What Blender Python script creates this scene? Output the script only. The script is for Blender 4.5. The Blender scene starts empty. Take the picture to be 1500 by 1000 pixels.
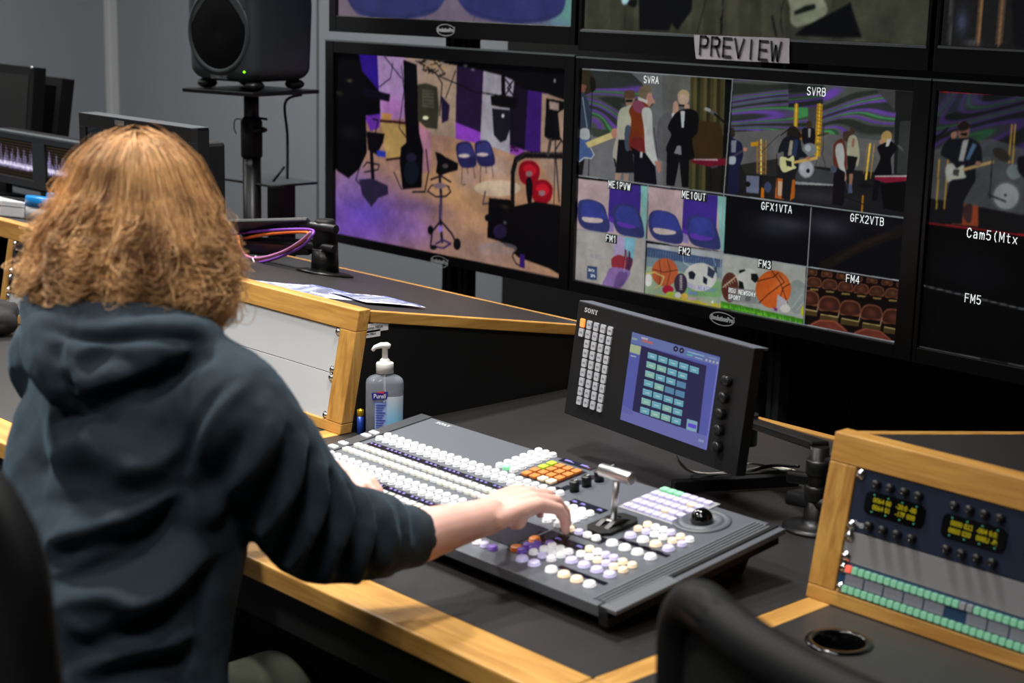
import bpy, bmesh, math, random
import numpy as np
from mathutils import Vector, Matrix, noise
from mathutils.bvhtree import BVHTree
random.seed(7); rng = np.random.default_rng(7)
scene = bpy.context.scene
COL = scene.collection
PI = math.pi

# ------------------------------------------------------------------ camera frame (image taken as 1500x1000)
FPX = 2400.0
CAM = np.array([0, 0, 1.63])
def _n(v): return v / np.linalg.norm(v)
_mx = _n(np.array([-2300., -570., FPX])); _dn = np.array([-281., 11240., FPX]); _dn = _n(_dn - _mx * _dn.dot(_mx))
_X, _Z = -_mx, -_dn; _Y = np.cross(_Z, _X)
CM = np.array([_X, _Y, _Z])
def ray(x, y): return CM @ np.array([x - 750, y - 500, FPX]) / FPX
def onz(x, y, z): r = ray(x, y); return Vector(CAM + r * (z - CAM[2]) / r[2])
def ony(x, y, Y): r = ray(x, y); return Vector(CAM + r * (Y - CAM[1]) / r[1])
def onx(x, y, X): r = ray(x, y); return Vector(CAM + r * (X - CAM[0]) / r[0])
def at(x, y, d): return Vector(CAM + ray(x, y) * d)
cd = bpy.data.cameras.new('camera'); cam = bpy.data.objects.new('camera', cd); COL.objects.link(cam)
R3 = Matrix(((CM[0][0], -CM[0][1], -CM[0][2]), (CM[1][0], -CM[1][1], -CM[1][2]), (CM[2][0], -CM[2][1], -CM[2][2])))
cam.matrix_world = Matrix.Translation(Vector(CAM)) @ R3.to_4x4()
cd.sensor_width = 36; cd.lens = FPX * 36 / 1500; cd.clip_start = .05
cd.dof.use_dof = True; cd.dof.focus_distance = 3.45; cd.dof.aperture_fstop = 4.8
scene.camera = cam
vs = scene.view_settings
scene.display_settings.display_device = 'sRGB'
vs.view_transform = 'Standard'; vs.look = 'None'; vs.gamma = 1; vs.use_curve_mapping = False; vs.exposure = -.14

# ------------------------------------------------------------------ materials
def lin(c):
    return tuple(((v / 255) / 12.92 if v / 255 <= .04045 else ((v / 255 + .055) / 1.055) ** 2.4) for v in c)
def mat(name, rgb, rough=.5, metal=0, emit=0, spec=.5, noise_amt=0, noise_scale=40, bump=0, coat=0, erg=None, aniso=None, bump_scale=None):
    m = bpy.data.materials.new(name); m.use_nodes = True
    nt = m.node_tree; b = nt.nodes['Principled BSDF']
    c = lin(rgb) + (1,)
    b.inputs['Base Color'].default_value = c
    b.inputs['Roughness'].default_value = rough; b.inputs['Metallic'].default_value = metal
    b.inputs['Specular IOR Level'].default_value = spec
    if coat: b.inputs['Coat Weight'].default_value = coat
    if emit:
        b.inputs['Emission Color'].default_value = (lin(erg) if erg else c[:3]) + (1,)
        b.inputs['Emission Strength'].default_value = emit
    tc = nt.nodes.new('ShaderNodeTexCoord')
    if noise_amt:
        n = nt.nodes.new('ShaderNodeTexNoise'); n.inputs['Scale'].default_value = noise_scale; n.inputs['Detail'].default_value = 6
        mp = nt.nodes.new('ShaderNodeMapping')
        if aniso: mp.inputs['Scale'].default_value = aniso
        nt.links.new(tc.outputs['Object'], mp.inputs[0]); nt.links.new(mp.outputs[0], n.inputs['Vector'])
        mx = nt.nodes.new('ShaderNodeMix'); mx.data_type = 'RGBA'
        mx.inputs[6].default_value = tuple(v * (1 - noise_amt) for v in c[:3]) + (1,)
        mx.inputs[7].default_value = tuple(min(1, v * (1 + noise_amt)) for v in c[:3]) + (1,)
        nt.links.new(n.outputs['Fac'], mx.inputs[0]); nt.links.new(mx.outputs[2], b.inputs['Base Color'])
    if bump:
        n2 = nt.nodes.new('ShaderNodeTexNoise'); n2.inputs['Scale'].default_value = bump_scale or noise_scale; n2.inputs['Detail'].default_value = 4
        nt.links.new(tc.outputs['Object'], n2.inputs['Vector'])
        bp = nt.nodes.new('ShaderNodeBump'); bp.inputs['Strength'].default_value = bump; bp.inputs['Distance'].default_value = .002
        nt.links.new(n2.outputs['Fac'], bp.inputs['Height']); nt.links.new(bp.outputs[0], b.inputs['Normal'])
    return m
def oak_mat(name, rgb_a, rgb_b, axis):
    m = bpy.data.materials.new(name); m.use_nodes = True
    nt = m.node_tree; b = nt.nodes['Principled BSDF']; b.inputs['Roughness'].default_value = .42
    tc = nt.nodes.new('ShaderNodeTexCoord'); mp = nt.nodes.new('ShaderNodeMapping')
    sc = [28, 28, 28]; sc[axis] = 2.2; mp.inputs['Scale'].default_value = sc
    n = nt.nodes.new('ShaderNodeTexNoise'); n.inputs['Scale'].default_value = 1.6; n.inputs['Detail'].default_value = 8; n.inputs['Distortion'].default_value = 1.2
    sc2 = [160, 160, 160]; sc2[axis] = 9; mp2 = nt.nodes.new('ShaderNodeMapping'); mp2.inputs['Scale'].default_value = sc2
    n2 = nt.nodes.new('ShaderNodeTexNoise'); n2.inputs['Scale'].default_value = 1.5; n2.inputs['Detail'].default_value = 3
    nt.links.new(tc.outputs['Object'], mp.inputs[0]); nt.links.new(mp.outputs[0], n.inputs['Vector'])
    nt.links.new(tc.outputs['Object'], mp2.inputs[0]); nt.links.new(mp2.outputs[0], n2.inputs['Vector'])
    ad = nt.nodes.new('ShaderNodeMath'); ad.operation = 'MULTIPLY_ADD'; ad.inputs[1].default_value = .35; 
    nt.links.new(n2.outputs['Fac'], ad.inputs[0]); nt.links.new(n.outputs['Fac'], ad.inputs[2])
    cr = nt.nodes.new('ShaderNodeValToRGB'); cr.color_ramp.elements[0].position = .5; cr.color_ramp.elements[1].position = .85
    cr.color_ramp.elements[0].color = lin(rgb_a) + (1,); cr.color_ramp.elements[1].color = lin(rgb_b) + (1,)
    nt.links.new(ad.outputs[0], cr.inputs[0]); nt.links.new(cr.outputs[0], b.inputs['Base Color'])
    return m
OAK = {0: oak_mat('oak_grain_x', (204, 155, 80), (168, 119, 54), 0), 1: oak_mat('oak_grain_y', (204, 155, 80), (168, 119, 54), 1),
       2: oak_mat('oak_grain_z', (200, 152, 78), (164, 116, 52), 2)}
LAM = mat('black_laminate', (43, 42, 42), .38, noise_amt=.35, noise_scale=380, bump=.15, bump_scale=500)
LAMV = mat('black_side_laminate', (16, 16, 17), .6, spec=.3, noise_amt=.2, noise_scale=90)
BLK = mat('black_plastic', (16, 17, 18), .4)
BLK2 = mat('matte_black_plastic', (13, 14, 16), .6, spec=.3, noise_amt=.15, noise_scale=60)
GLOSS = mat('gloss_black', (8, 8, 9), .12)
BEZ = mat('bezel_black', (12, 12, 13), .28)
GREYP = mat('speaker_grey_paint', (48, 54, 58), .5, noise_amt=.05, noise_scale=300, bump=.1)
BLMET = mat('black_metal', (20, 20, 21), .38, metal=.3)
CHROME = mat('chrome', (200, 200, 200), .18, metal=1)
SILV = mat('brushed_silver', (190, 190, 190), .32, metal=.9)
WHT = mat('white_plastic', (225, 225, 222), .4)
PANW = mat('white_painted_panel', (190, 193, 196), .5, noise_amt=.03, noise_scale=8)
PANG = mat('grey_painted_panel', (128, 128, 132), .5, noise_amt=.05, noise_scale=10)

# ------------------------------------------------------------------ mesh builder
class MB:
    def __init__(s): s.v = []; s.f = []; s.m = []; s.sm = []
    def add(s, vs_, fs, mi=0, smooth=False, M=None):
        o = len(s.v)
        for p in vs_: p = Vector(p); s.v.append(M @ p if M else p)
        for f in fs: s.f.append([o + i for i in f]); s.m.append(mi); s.sm.append(smooth)
        return s
    def box(s, a, b, mi=0, M=None):
        x0, y0, z0 = (min(a[i], b[i]) for i in range(3)); x1, y1, z1 = (max(a[i], b[i]) for i in range(3))
        return s.add([(x0,y0,z0),(x1,y0,z0),(x1,y1,z0),(x0,y1,z0),(x0,y0,z1),(x1,y0,z1),(x1,y1,z1),(x0,y1,z1)],
                     [(0,3,2,1),(4,5,6,7),(0,1,5,4),(1,2,6,5),(2,3,7,6),(3,0,4,7)], mi, False, M)
    def cbox(s, c, d, mi=0, M=None): return s.box([c[i]-d[i]/2 for i in range(3)], [c[i]+d[i]/2 for i in range(3)], mi, M)
    def prism(s, poly, lo, hi, fn, mi=0, M=None, smooth=False):
        """poly of 2-D points extruded between lo and hi; fn(a,b,t) -> 3-D"""
        n = len(poly); v = [fn(p[0], p[1], lo) for p in poly] + [fn(p[0], p[1], hi) for p in poly]
        s.add(v, [tuple(range(n))[::-1], tuple(range(n, 2*n))], mi, False, M)
        o = len(s.v) - 2*n
        for i in range(n):
            j = (i+1) % n; s.f.append([o+i, o+j, o+n+j, o+n+i]); s.m.append(mi); s.sm.append(smooth)
        return s
    def lathe(s, prof, n=24, c=(0,0,0), mi=0, M=None, smooth=True, cap=True):
        v = []; f = []
        for r, z in prof:
            for k in range(n): a = 2*PI*k/n; v.append((c[0]+r*math.cos(a), c[1]+r*math.sin(a), c[2]+z))
        for i in range(len(prof)-1):
            for k in range(n): k2 = (k+1) % n; f.append((i*n+k, i*n+k2, (i+1)*n+k2, (i+1)*n+k))
        s.add(v, f, mi, smooth, M)
        if cap:
            o = len(s.v) - len(v)
            s.f.append([o+k for k in range(n)][::-1]); s.m.append(mi); s.sm.append(False)
            s.f.append([o+(len(prof)-1)*n+k for k in range(n)]); s.m.append(mi); s.sm.append(False)
        return s
    def tube(s, pts, r, n=10, mi=0, M=None, cap=True, flat=1.0):
        pts = [Vector(p) for p in pts]; m = len(pts); rs = r if isinstance(r, (list, tuple)) else [r]*m
        v = []; f = []; up = None
        for i, p in enumerate(pts):
            t = (pts[min(i+1, m-1)] - pts[max(i-1, 0)]).normalized()
            if up is None:
                up = Vector((0,0,1)) if abs(t.z) < .9 else Vector((1,0,0))
            a = t.cross(up).normalized(); b = a.cross(t).normalized(); up = b
            for k in range(n):
                an = 2*PI*k/n; v.append(p + a*(rs[i]*math.cos(an)) + b*(rs[i]*flat*math.sin(an)))
        for i in range(m-1):
            for k in range(n): k2 = (k+1) % n; f.append((i*n+k, i*n+k2, (i+1)*n+k2, (i+1)*n+k))
        if cap: f.append(tuple(range(n))[::-1]); f.append(tuple((m-1)*n+k for k in range(n)))
        return s.add(v, f, mi, True, M)
    def ball(s, c, r, mi=0, nu=16, nv=10, M=None):
        if not isinstance(r, (list, tuple)): r = (r, r, r)
        v = [(c[0], c[1], c[2]-r[2])]
        for j in range(1, nv):
            ph = -PI/2 + PI*j/nv
            for k in range(nu): a = 2*PI*k/nu; v.append((c[0]+r[0]*math.cos(ph)*math.cos(a), c[1]+r[1]*math.cos(ph)*math.sin(a), c[2]+r[2]*math.sin(ph)))
        v.append((c[0], c[1], c[2]+r[2])); f = []
        for k in range(nu): f.append((0, 1+(k+1)%nu, 1+k))
        for j in range(nv-2):
            for k in range(nu): a = 1+j*nu; f.append((a+k, a+(k+1)%nu, a+nu+(k+1)%nu, a+nu+k))
        a = 1+(nv-2)*nu
        for k in range(nu): f.append((a+k, a+(k+1)%nu, len(v)-1))
        return s.add(v, f, mi, True, M)
    def build(s, name, mats, parent=None, bevel=0, seg=2, world=True, smooth=None):
        """geometry given in world coordinates (world=True) or in the parent's"""
        me = bpy.data.meshes.new(name)
        inv = WM[parent].inverted() if (world and parent is not None) else None
        me.from_pydata([tuple(inv @ p if inv else p) for p in s.v], [], s.f)
        for m in (mats if isinstance(mats, (list, tuple)) else [mats]): me.materials.append(m)
        me.polygons.foreach_set('material_index', s.m)
        me.polygons.foreach_set('use_smooth', [bool(x) for x in s.sm] if smooth is None else [smooth]*len(s.f))
        me.update()
        o = bpy.data.objects.new(name, me); COL.objects.link(o)
        WM[o] = WM[parent].copy() if parent is not None else Matrix.Identity(4)
        if parent is not None: o.parent = parent
        if bevel:
            b = o.modifiers.new('bevel', 'BEVEL'); b.width = bevel; b.segments = seg; b.limit_method = 'ANGLE'; b.angle_limit = .6
            b.harden_normals = False
        return o
WM = {None: Matrix.Identity(4)}
def tag(o, label=None, cat=None, group=None, kind=None):
    if label: o['label'] = label
    if cat: o['category'] = cat
    if group: o['group'] = group
    if kind: o['kind'] = kind
    return o
def thing(name, label, cat, loc=(0,0,0), rz=0, group=None, M=None):
    o = bpy.data.objects.new(name, None); COL.objects.link(o); o.empty_display_size = .05
    Mx = M if M is not None else Matrix.Translation(Vector(loc)) @ Matrix.Rotation(rz, 4, 'Z')
    o.matrix_world = Mx; WM[o] = Mx.copy()
    return tag(o, label, cat, group)
def dup(root, M, label=None, group=None):
    r = root.copy(); COL.objects.link(r); r.matrix_world = M; WM[r] = M.copy()
    if label: r['label'] = label
    if group: r['group'] = group
    for ch in [c for c in bpy.data.objects if c.parent == root]:
        c = ch.copy(); COL.objects.link(c); c.parent = r
        for g in [q for q in bpy.data.objects if q.parent == ch]:
            d = g.copy(); COL.objects.link(d); d.parent = c
    return r
def copy_part(o, parent, M):
    """copy of a part, its mesh origin at 0 in the parent's frame, moved by M"""
    c = o.copy(); COL.objects.link(c); c.parent = parent; c.matrix_local = M; return c
def sub(part, *ch):
    """make ch sub-parts of part (both are built in the thing's frame)"""
    for c in ch: m = c.matrix_local.copy(); c.parent = part; c.matrix_local = part.matrix_local.inverted() @ m
    return part
def struct(name, mb, m, bevel=0):
    o = mb.build(name, m, None, bevel); o['kind'] = 'structure'; return o
_dg = None
def text_mb(mb, txt, size, M, mi=0, depth=.0004, align='CENTER', bold=0, sx=1.0, shear=0, spacing=1):
    cu = bpy.data.curves.new('t', 'FONT'); cu.body = txt; cu.size = size; cu.align_x = align; cu.align_y = 'CENTER'
    cu.extrude = depth; cu.offset = bold; cu.resolution_u = 3; cu.shear = shear; cu.space_character = spacing
    ob = bpy.data.objects.new('t', cu); COL.objects.link(ob)
    dg = bpy.context.evaluated_depsgraph_get(); dg.update()
    me = bpy.data.meshes.new_from_object(ob.evaluated_get(dg))
    S = Matrix.Diagonal((sx, 1, 1, 1))
    mb.add([S @ v.co for v in me.vertices], [tuple(p.vertices) for p in me.polygons], mi, False, M)
    bpy.data.objects.remove(ob); bpy.data.curves.remove(cu); bpy.data.meshes.remove(me)
def frame(o, x, y, z=None):
    """matrix with origin o and axes x, y (z = cross)"""
    x = Vector(x).normalized(); y = Vector(y).normalized(); z = x.cross(y).normalized(); y = z.cross(x).normalized()
    return Matrix(((x.x, y.x, z.x, o[0]), (x.y, y.y, z.y, o[1]), (x.z, y.z, z.z, o[2]), (0, 0, 0, 1)))
def bez(pts, n=8):
    """Catmull-Rom through points"""
    P = [Vector(p) for p in pts]; out = []
    for i in range(len(P)-1):
        a = P[max(i-1,0)]; b = P[i]; c = P[i+1]; d = P[min(i+2,len(P)-1)]
        for k in range(n):
            t = k/n; out.append(.5*((2*b) + (c-a)*t + (2*a-5*b+4*c-d)*t*t + (3*b-a-3*c+d)*t**3))
    out.append(P[-1]); return out
# ------------------------------------------------------------------ the room
wallm = mat('grey_wall_paint', (144, 150, 158), .75, noise_amt=.04, noise_scale=3, bump=.06, bump_scale=200)
wallb = mat('black_wall', (14, 14, 16), .85, noise_amt=.3, noise_scale=6)  # plain black for the right part of the back wall
floorm = mat('dark_carpet', (30, 31, 34), .95, noise_amt=.4, noise_scale=300, bump=.4)
ceilm = mat('ceiling_black', (40, 40, 42), .9, noise_amt=.1, noise_scale=20)
XBW = ony(735, 430, 4.2).x
XL, XR, YF, YB, ZC = -7.4, 2.6, -2.2, 4.2, 2.9
struct('floor', MB().box((XL-.1, YF-.1, -.1), (XR+.1, YB+.1, 0)), floorm)
struct('ceiling', MB().box((XL-.1, YF-.1, ZC), (XR+.1, YB+.1, ZC+.1)), ceilm)
struct('wall_back', MB().box((XL, YB, 0), (XBW, YB+.1, ZC)), wallm)
struct('wall_back_black', MB().box((XBW, YB, 0), (XR, YB+.1, ZC)), wallb)
struct('wall_left', MB().box((XL-.1, YF, 0), (XL, YB, ZC)), wallm)
struct('wall_right', MB().box((XR, YF, 0), (XR+.1, YB, ZC)), wallm)
struct('wall_front', MB().box((XL, YF-.1, 0), (XR, YF, ZC)), wallm)
struct('trim_1', MB().box((XL, YB-.05, 0), (XL+.055, YB, ZC)), mat('white_corner_trim', (205, 208, 210), .5), .006)
xs = ony(466, 200, YB).x
struct('trim_2', MB().box((xs-.004, YB-.006, 0), (xs+.004, YB, ZC)), mat('wall_joint_strip', (96, 100, 104), .6))

# ------------------------------------------------------------------ consoles
YT, ZT, YBK, ZBK, FY, ZD = 1.978, 1.0, 2.70, .878, 1.93, .75
def top_z(y): return ZT + (y-YT)*(ZBK-ZT)/(YBK-YT)
def face_y(z): return FY + (z-.75)*(YT-FY)/.25
def rack_console(name, label, x0, x1, sides, bays):
    """sloping-top rack console; bays = list of (x0,x1) openings"""
    t = thing(name, label, 'console', ((x0+x1)/2, (FY+YBK)/2, ZD))
    # top board, laminate with oak lipping
    def sl(y0, y1, xa, xb, th, dz=0):
        mb = MB(); mb.prism([(y0, top_z(y0)+dz), (y1, top_z(y1)+dz), (y1, top_z(y1)+dz-th), (y0, top_z(y0)+dz-th)], xa, xb, lambda a, b, c: (c, a, b)); return mb
    e = .024
    sl(YT+.03, YBK-.02, x0+(e if 'L' in sides else 0), x1-(e if 'R' in sides else 0), .024).build('top_board', LAM, t)
    sl(YBK-.02, YBK, x0, x1, .024, .001).build('rear_lipping', OAK[0], t, .002)
    if 'R' in sides: sl(YT+.03, YBK-.02, x1-e, x1, .024, .0008).build('side_lipping', OAK[1], t, .002)
    if 'L' in sides: sl(YT+.03, YBK-.02, x0, x0+e, .024, .0008).build('side_lipping', OAK[1], t, .002)
    # side panels
    for sd, X in (('L', x0), ('R', x1)):
        if sd in sides:
            s = 1 if sd == 'L' else -1
            MB().prism([(face_y(ZD)+.03, ZD+.0008), (YBK-.01, ZD+.0008), (YBK-.01, top_z(YBK-.01)-.025), (face_y(.97)+.03, top_z(face_y(.97)+.03)-.025)], X+s*.003, X+s*.021, lambda a, b, c: (c, a, b)).build('side_panel', LAMV, t)
    MB().box((x0+.02, YBK-.03, ZD+.0008), (x1-.02, YBK-.012, ZBK-.03)).build('back_panel', LAMV, t)
    MB().box((x0+.02, face_y(ZD)+.04, ZD+.0008), (x1-.02, YBK-.03, ZD+.012)).build('base_board', LAMV, t)
    # oak face frame: stiles, top rail, bottom rail, all following the leaning face
    def fr(xa, xb, za, zb, nm, ax, th=.03):
        mb = MB(); mb.prism([(face_y(za), za), (face_y(zb), zb), (face_y(zb)+th, zb), (face_y(za)+th, za)], xa, xb, lambda a, b, c: (c, a, b)); return mb.build(nm, OAK[ax], t, .002)
    ztop, zbo = ZT, ZD+.0008
    z1, z0 = .957, .772
    fr(x0, x1, z1, ztop, 'top_rail', 0); fr(x0, x1, zbo, z0, 'bottom_rail', 0)
    xx = x0
    for a, b in bays + [(x1, None)]:
        fr(xx, a, z0, z1, 'stile', 2); xx = b
    # dark lining behind the openings
    for a, b in bays:
        MB().box((a-.012, face_y(z0)+.031, z0-.01), (a-.002, 2.4, top_z(2.4)-.03)).build('rack_rail', BLMET, t); MB().box((b+.002, face_y(z0)+.031, z0-.01), (b+.012, 2.4, top_z(2.4)-.03)).build('rack_rail', BLMET, t)
    return t
bayw = .484
consA = rack_console('rack_console', 'oak framed console with black sloping top and white blank panels left of the mixing desk', -5.2, -2.545, 'R',
    [(-2.597-.06*3-3*bayw-.3, -2.597-.18-2*bayw-.3), (-2.597-.03-2*bayw-.42, -2.597-.03-bayw-.42), (-2.597-bayw, -2.597)])
consB = rack_console('rack_console', 'oak framed console with black sloping top holding the yellow readout unit on the right', -1.39, .5, 'L', [(-1.342, -1.342+bayw), (-.80, -.80+bayw), (-.26, -.26+bayw)])
BZ0, BZ1 = .772, .957
LB = (-2.597-.03-2*bayw-.42, -2.597-.03-bayw-.42)

# face frame coordinates: (x, s) with s = height along the leaning face
th_f = math.atan2(YT-FY, .25)
def faceM(x, z, off=0.0):
    """frame on the face plane at x, z; local x right, local y up the face, local z out to the room"""
    return frame((x, face_y(z)-off*math.cos(th_f), z+off*math.sin(th_f)), (1, 0, 0), (0, math.sin(th_f), math.cos(th_f)))
LF = (BZ1-BZ0)/math.cos(th_f)      # opening height along the face
def screw(t, x, y, zl=.002, r=.0055):
    mb = MB(); mb.lathe([(r*1.5, 0), (r*1.5, .0012), (r*.95, .0014), (r, .004), (r*.6, .0055), (.0008, .006)], 14)
    o = mb.build('screw', CHROME, None); o.parent = t; o.matrix_local = Matrix.Translation((x, y, zl)); return o
def blank(name, label, x0, x1, s0, s1, m, sc, off=-.006, group=None):
    M = faceM(x0, BZ0 + s0*math.cos(th_f), off); w = x1-x0; h = s1-s0
    t = thing(name, label, 'panel', M=M, group=group)
    MB().box((.001, .0006, -.002), (w-.001, h-.0006, .001)).build('plate', m, t, .0006, world=False)
    for y in sc:
        screw(t, .008, y); screw(t, w-.008, y)
    return t
g = 'white blank rack panels'
blank('blanking_panel', 'white blank rack panel, upper of the pair beside the sanitizer', -2.597-bayw, -2.597, LF/2, LF, PANW, (.008, LF/2-.008), group=g)
blank('blanking_panel', 'white blank rack panel, lower of the pair beside the sanitizer', -2.597-bayw, -2.597, 0, LF/2, PANW, (.008, LF/2-.008), group=g)
blank('blanking_panel', 'light grey blank panel below the black patch unit at left', LB[0], LB[1], 0, .05, PANW, (.008, .042), group=g)

# ------------------------------------------------------------------ desks
def desk(name, label, x0, x1, lstrip, rstrip, hole=None):
    t = thing(name, label, 'desk', ((x0+x1)/2, 2.0, 0))
    y0, y1, zt = 1.384, 2.72, ZD
    if hole:
        hx, hy, hr = hole; N = 32
        mb = MB(); xa, xb = x0+lstrip, x1-rstrip; ya, yb = y0+.085, y1-.02
        # square with hole: ring + frame
        q = .095; ring = []; sq = []
        for k in range(N):
            a = 2*PI*k/N; ring.append((hx+hr*math.cos(a), hy+hr*math.sin(a))); mmm = max(abs(math.cos(a)), abs(math.sin(a)))
            sq.append((hx+q*math.cos(a)/mmm, hy+q*math.sin(a)/mmm))
        for zz, fl in ((zt, 1), (zt-.03, -1)):
            v = [(x, y, zz) for x, y in ring] + [(x, y, zz) for x, y in sq]
            mb.add(v, [((k, N+k, N+(k+1)%N, (k+1)%N))[::fl] for k in range(N)])
        mb.add([(x, y, zt) for x, y in ring] + [(x, y, zt-.03) for x, y in ring], [(k, (k+1)%N, N+(k+1)%N, N+k) for k in range(N)])
        mb.box((xa, ya, zt-.03), (hx-q, yb, zt)).box((hx+q, ya, zt-.03), (xb, yb, zt)).box((hx-q, ya, zt-.03), (hx+q, hy-q, zt)).box((hx-q, hy+q, zt-.03), (hx+q, yb, zt))
        mb.build('worktop', LAM, t)
    else:
        MB().box((x0+lstrip, y0+.085, zt-.03), (x1-rstrip, y1-.02, zt)).build('worktop', LAM, t)
    MB().box((x0, y0, zt-.034), (x1, y0+.085, zt+.0006)).build('front_edge', OAK[0], t, .003)
    MB().box((x0+.01, y0+.012, zt-.1), (x1-.01, y0+.03, zt-.034)).build('apron', LAMV, t)
    MB().box((x0, y1-.02, zt-.03), (x1, y1, zt+(.004 if not lstrip+rstrip else 0))).build('rear_edge', OAK[0], t, .002)
    if rstrip: MB().box((x1-rstrip, y0+.085, zt-.03), (x1, y1-.02, zt+.0006)).build('side_edge', OAK[1], t, .001)
    if lstrip: MB().box((x0, y0+.085, zt-.03), (x0+lstrip, y1-.02, zt+.0006)).build('side_edge', OAK[1], t, .001)
    for X in (x0+.06, x1-.06):
        for Y in (y0+.16, y1-.1): MB().box((X-.025, Y-.025, 0), (X+.025, Y+.025, zt-.03)).build('leg', BLMET, t)
    MB().box((x0+.085, y1-.11, .2), (x1-.085, y1-.09, zt-.03)).build('modesty_panel', LAMV, t)
    return t
desk('worktop_desk', 'black topped desk with oak front edge carrying the mixing desk', -2.548, -1.387, 0, 0)
desk('worktop_desk', 'black topped desk with oak side strip behind the person at left', -5.2, -2.55, 0, .045)
grc = onz(1229, 941, ZD)
desk('worktop_desk', 'black topped desk with round cable grommet at lower right', -1.385, .5, .04, 0, hole=(grc.x, grc.y, .0385))
t = thing('cable_grommet', 'round black cable grommet ring set in the desk right of the empty chair', 'grommet', (grc.x, grc.y, ZD))
MB().lathe([(.036, -.03), (.0362, .001), (.038, .0035), (.046, .0035), (.048, .0005), (.048, .0002), (.038, .0002), (.038, -.03)], 48, cap=False).build('ring', GLOSS, t, world=False)
MB().lathe([(.0005, -.05), (.0355, -.05), (.0355, -.028)], 32, cap=False).build('cup', BLK, t, world=False)
# ------------------------------------------------------------------ plain stroke lettering (character cell 0..1 by 0..1)
_o = [(.5+.42*math.cos(PI/2+2*PI*k/16), .5+.5*math.sin(PI/2+2*PI*k/16)) for k in range(17)]
GLY = {'S': [[(.88,.84),(.7,.97),(.5,1),(.25,.96),(.1,.8),(.12,.64),(.3,.54),(.7,.46),(.88,.34),(.9,.2),(.75,.04),(.5,0),(.25,.03),(.08,.18)]],
 'V': [[(.05,1),(.5,0),(.95,1)]], 'R': [[(.1,0),(.1,1),(.65,1),(.87,.9),(.9,.74),(.85,.58),(.65,.5),(.1,.5)], [(.55,.5),(.92,0)]], 'A': [[(.04,0),(.5,1),(.96,0)], [(.2,.34),(.8,.34)]],
 'B': [[(.1,0),(.1,1),(.62,1),(.84,.9),(.84,.62),(.62,.53),(.1,.53)], [(.62,.53),(.9,.42),(.9,.12),(.66,0),(.1,0)]], 'M': [[(.06,0),(.06,1),(.5,.3),(.94,1),(.94,0)]], 'E': [[(.9,1),(.12,1),(.12,0),(.92,0)], [(.12,.53),(.8,.53)]],
 '1': [[(.25,.8),(.55,1),(.55,0)]], 'P': [[(.12,0),(.12,1),(.66,1),(.88,.9),(.9,.72),(.84,.54),(.64,.46),(.12,.46)]], 'W': [[(.02,1),(.26,0),(.5,.8),(.74,0),(.98,1)]], 'O': [_o], '0': [_o],
 'U': [[(.1,1),(.1,.25),(.25,.04),(.5,0),(.75,.04),(.9,.25),(.9,1)]], 'T': [[(.04,1),(.96,1)], [(.5,1),(.5,0)]], 'F': [[(.12,0),(.12,1),(.9,1)], [(.12,.52),(.78,.52)]], 'I': [[(.5,0),(.5,1)]], 'X': [[(.06,1),(.94,0)], [(.94,1),(.06,0)]],
 'G': [[(.88,.78),(.7,.96),(.5,1),(.25,.93),(.1,.7),(.1,.3),(.25,.06),(.5,0),(.75,.05),(.9,.2),(.9,.45),(.58,.45)]], '2': [[(.1,.78),(.25,.96),(.5,1),(.8,.93),(.87,.74),(.75,.52),(.1,0),(.92,0)]],
 '3': [[(.12,.85),(.4,1),(.75,.95),(.82,.75),(.7,.56),(.4,.53)], [(.7,.53),(.9,.38),(.88,.14),(.65,0),(.35,0),(.1,.14)]], '4': [[(.72,0),(.72,1),(.06,.3),(.94,.3)]], '5': [[(.85,1),(.2,1),(.14,.56),(.5,.62),(.82,.52),(.9,.3),(.78,.06),(.45,0),(.1,.12)]],
 'C': [[(.9,.76),(.74,.95),(.5,1),(.24,.92),(.1,.68),(.1,.32),(.24,.08),(.5,0),(.76,.06),(.9,.24)]], 'a': [[(.15,.58),(.4,.68),(.72,.62),(.78,.45),(.78,0)], [(.78,.38),(.3,.36),(.12,.2),(.2,.03),(.5,0),(.78,.15)]], 'm': [[(.06,0),(.06,.68)], [(.06,.55),(.25,.68),(.45,.6),(.5,.45),(.5,0)], [(.5,.55),(.7,.68),(.88,.6),(.94,.45),(.94,0)]],
 '(': [[(.7,1.05),(.45,.75),(.4,.45),(.5,.15),(.72,-.1)]], 't': [[(.45,.95),(.45,.2),(.55,.02),(.8,.02)], [(.18,.68),(.8,.68)]], 'x': [[(.12,.66),(.86,0)], [(.86,.66),(.12,0)]], 'N': [[(.1,0),(.1,1),(.9,0),(.9,1)]], 'D': [[(.1,0),(.1,1),(.55,1),(.85,.8),(.9,.5),(.85,.2),(.55,0),(.1,0)]], 'Y': [[(.05,1),(.5,.48),(.95,1)], [(.5,.48),(.5,0)]], 'H': [[(.1,0),(.1,1)], [(.9,0),(.9,1)], [(.1,.52),(.9,.52)]]}
def strokes(mb, txt, h, M, mi=0, w=.62, gap=.2, t=.13, th=0):
    """lettering of cap height h, each stroke a flat ribbon (t = stroke width / height), centred on M"""
    adv = (w+gap)*h; x0 = -len(txt)*adv/2+gap*h/2
    for i, c in enumerate(txt):
        for pl in GLY.get(c, []):
            q = [Vector((x0+i*adv+x*w*h, (y-.5)*h, th)) for x, y in pl]
            for a, b in zip(q, q[1:]):
                d = (b-a); L = d.length
                if L < 1e-6: continue
                d /= L; nn = Vector((-d.y, d.x, 0))*t*h/2; e = d*t*h*.42
                mb.add([a-e-nn, b+e-nn, b+e+nn, a-e+nn], [(0, 1, 2, 3)], mi, False, M)
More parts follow.
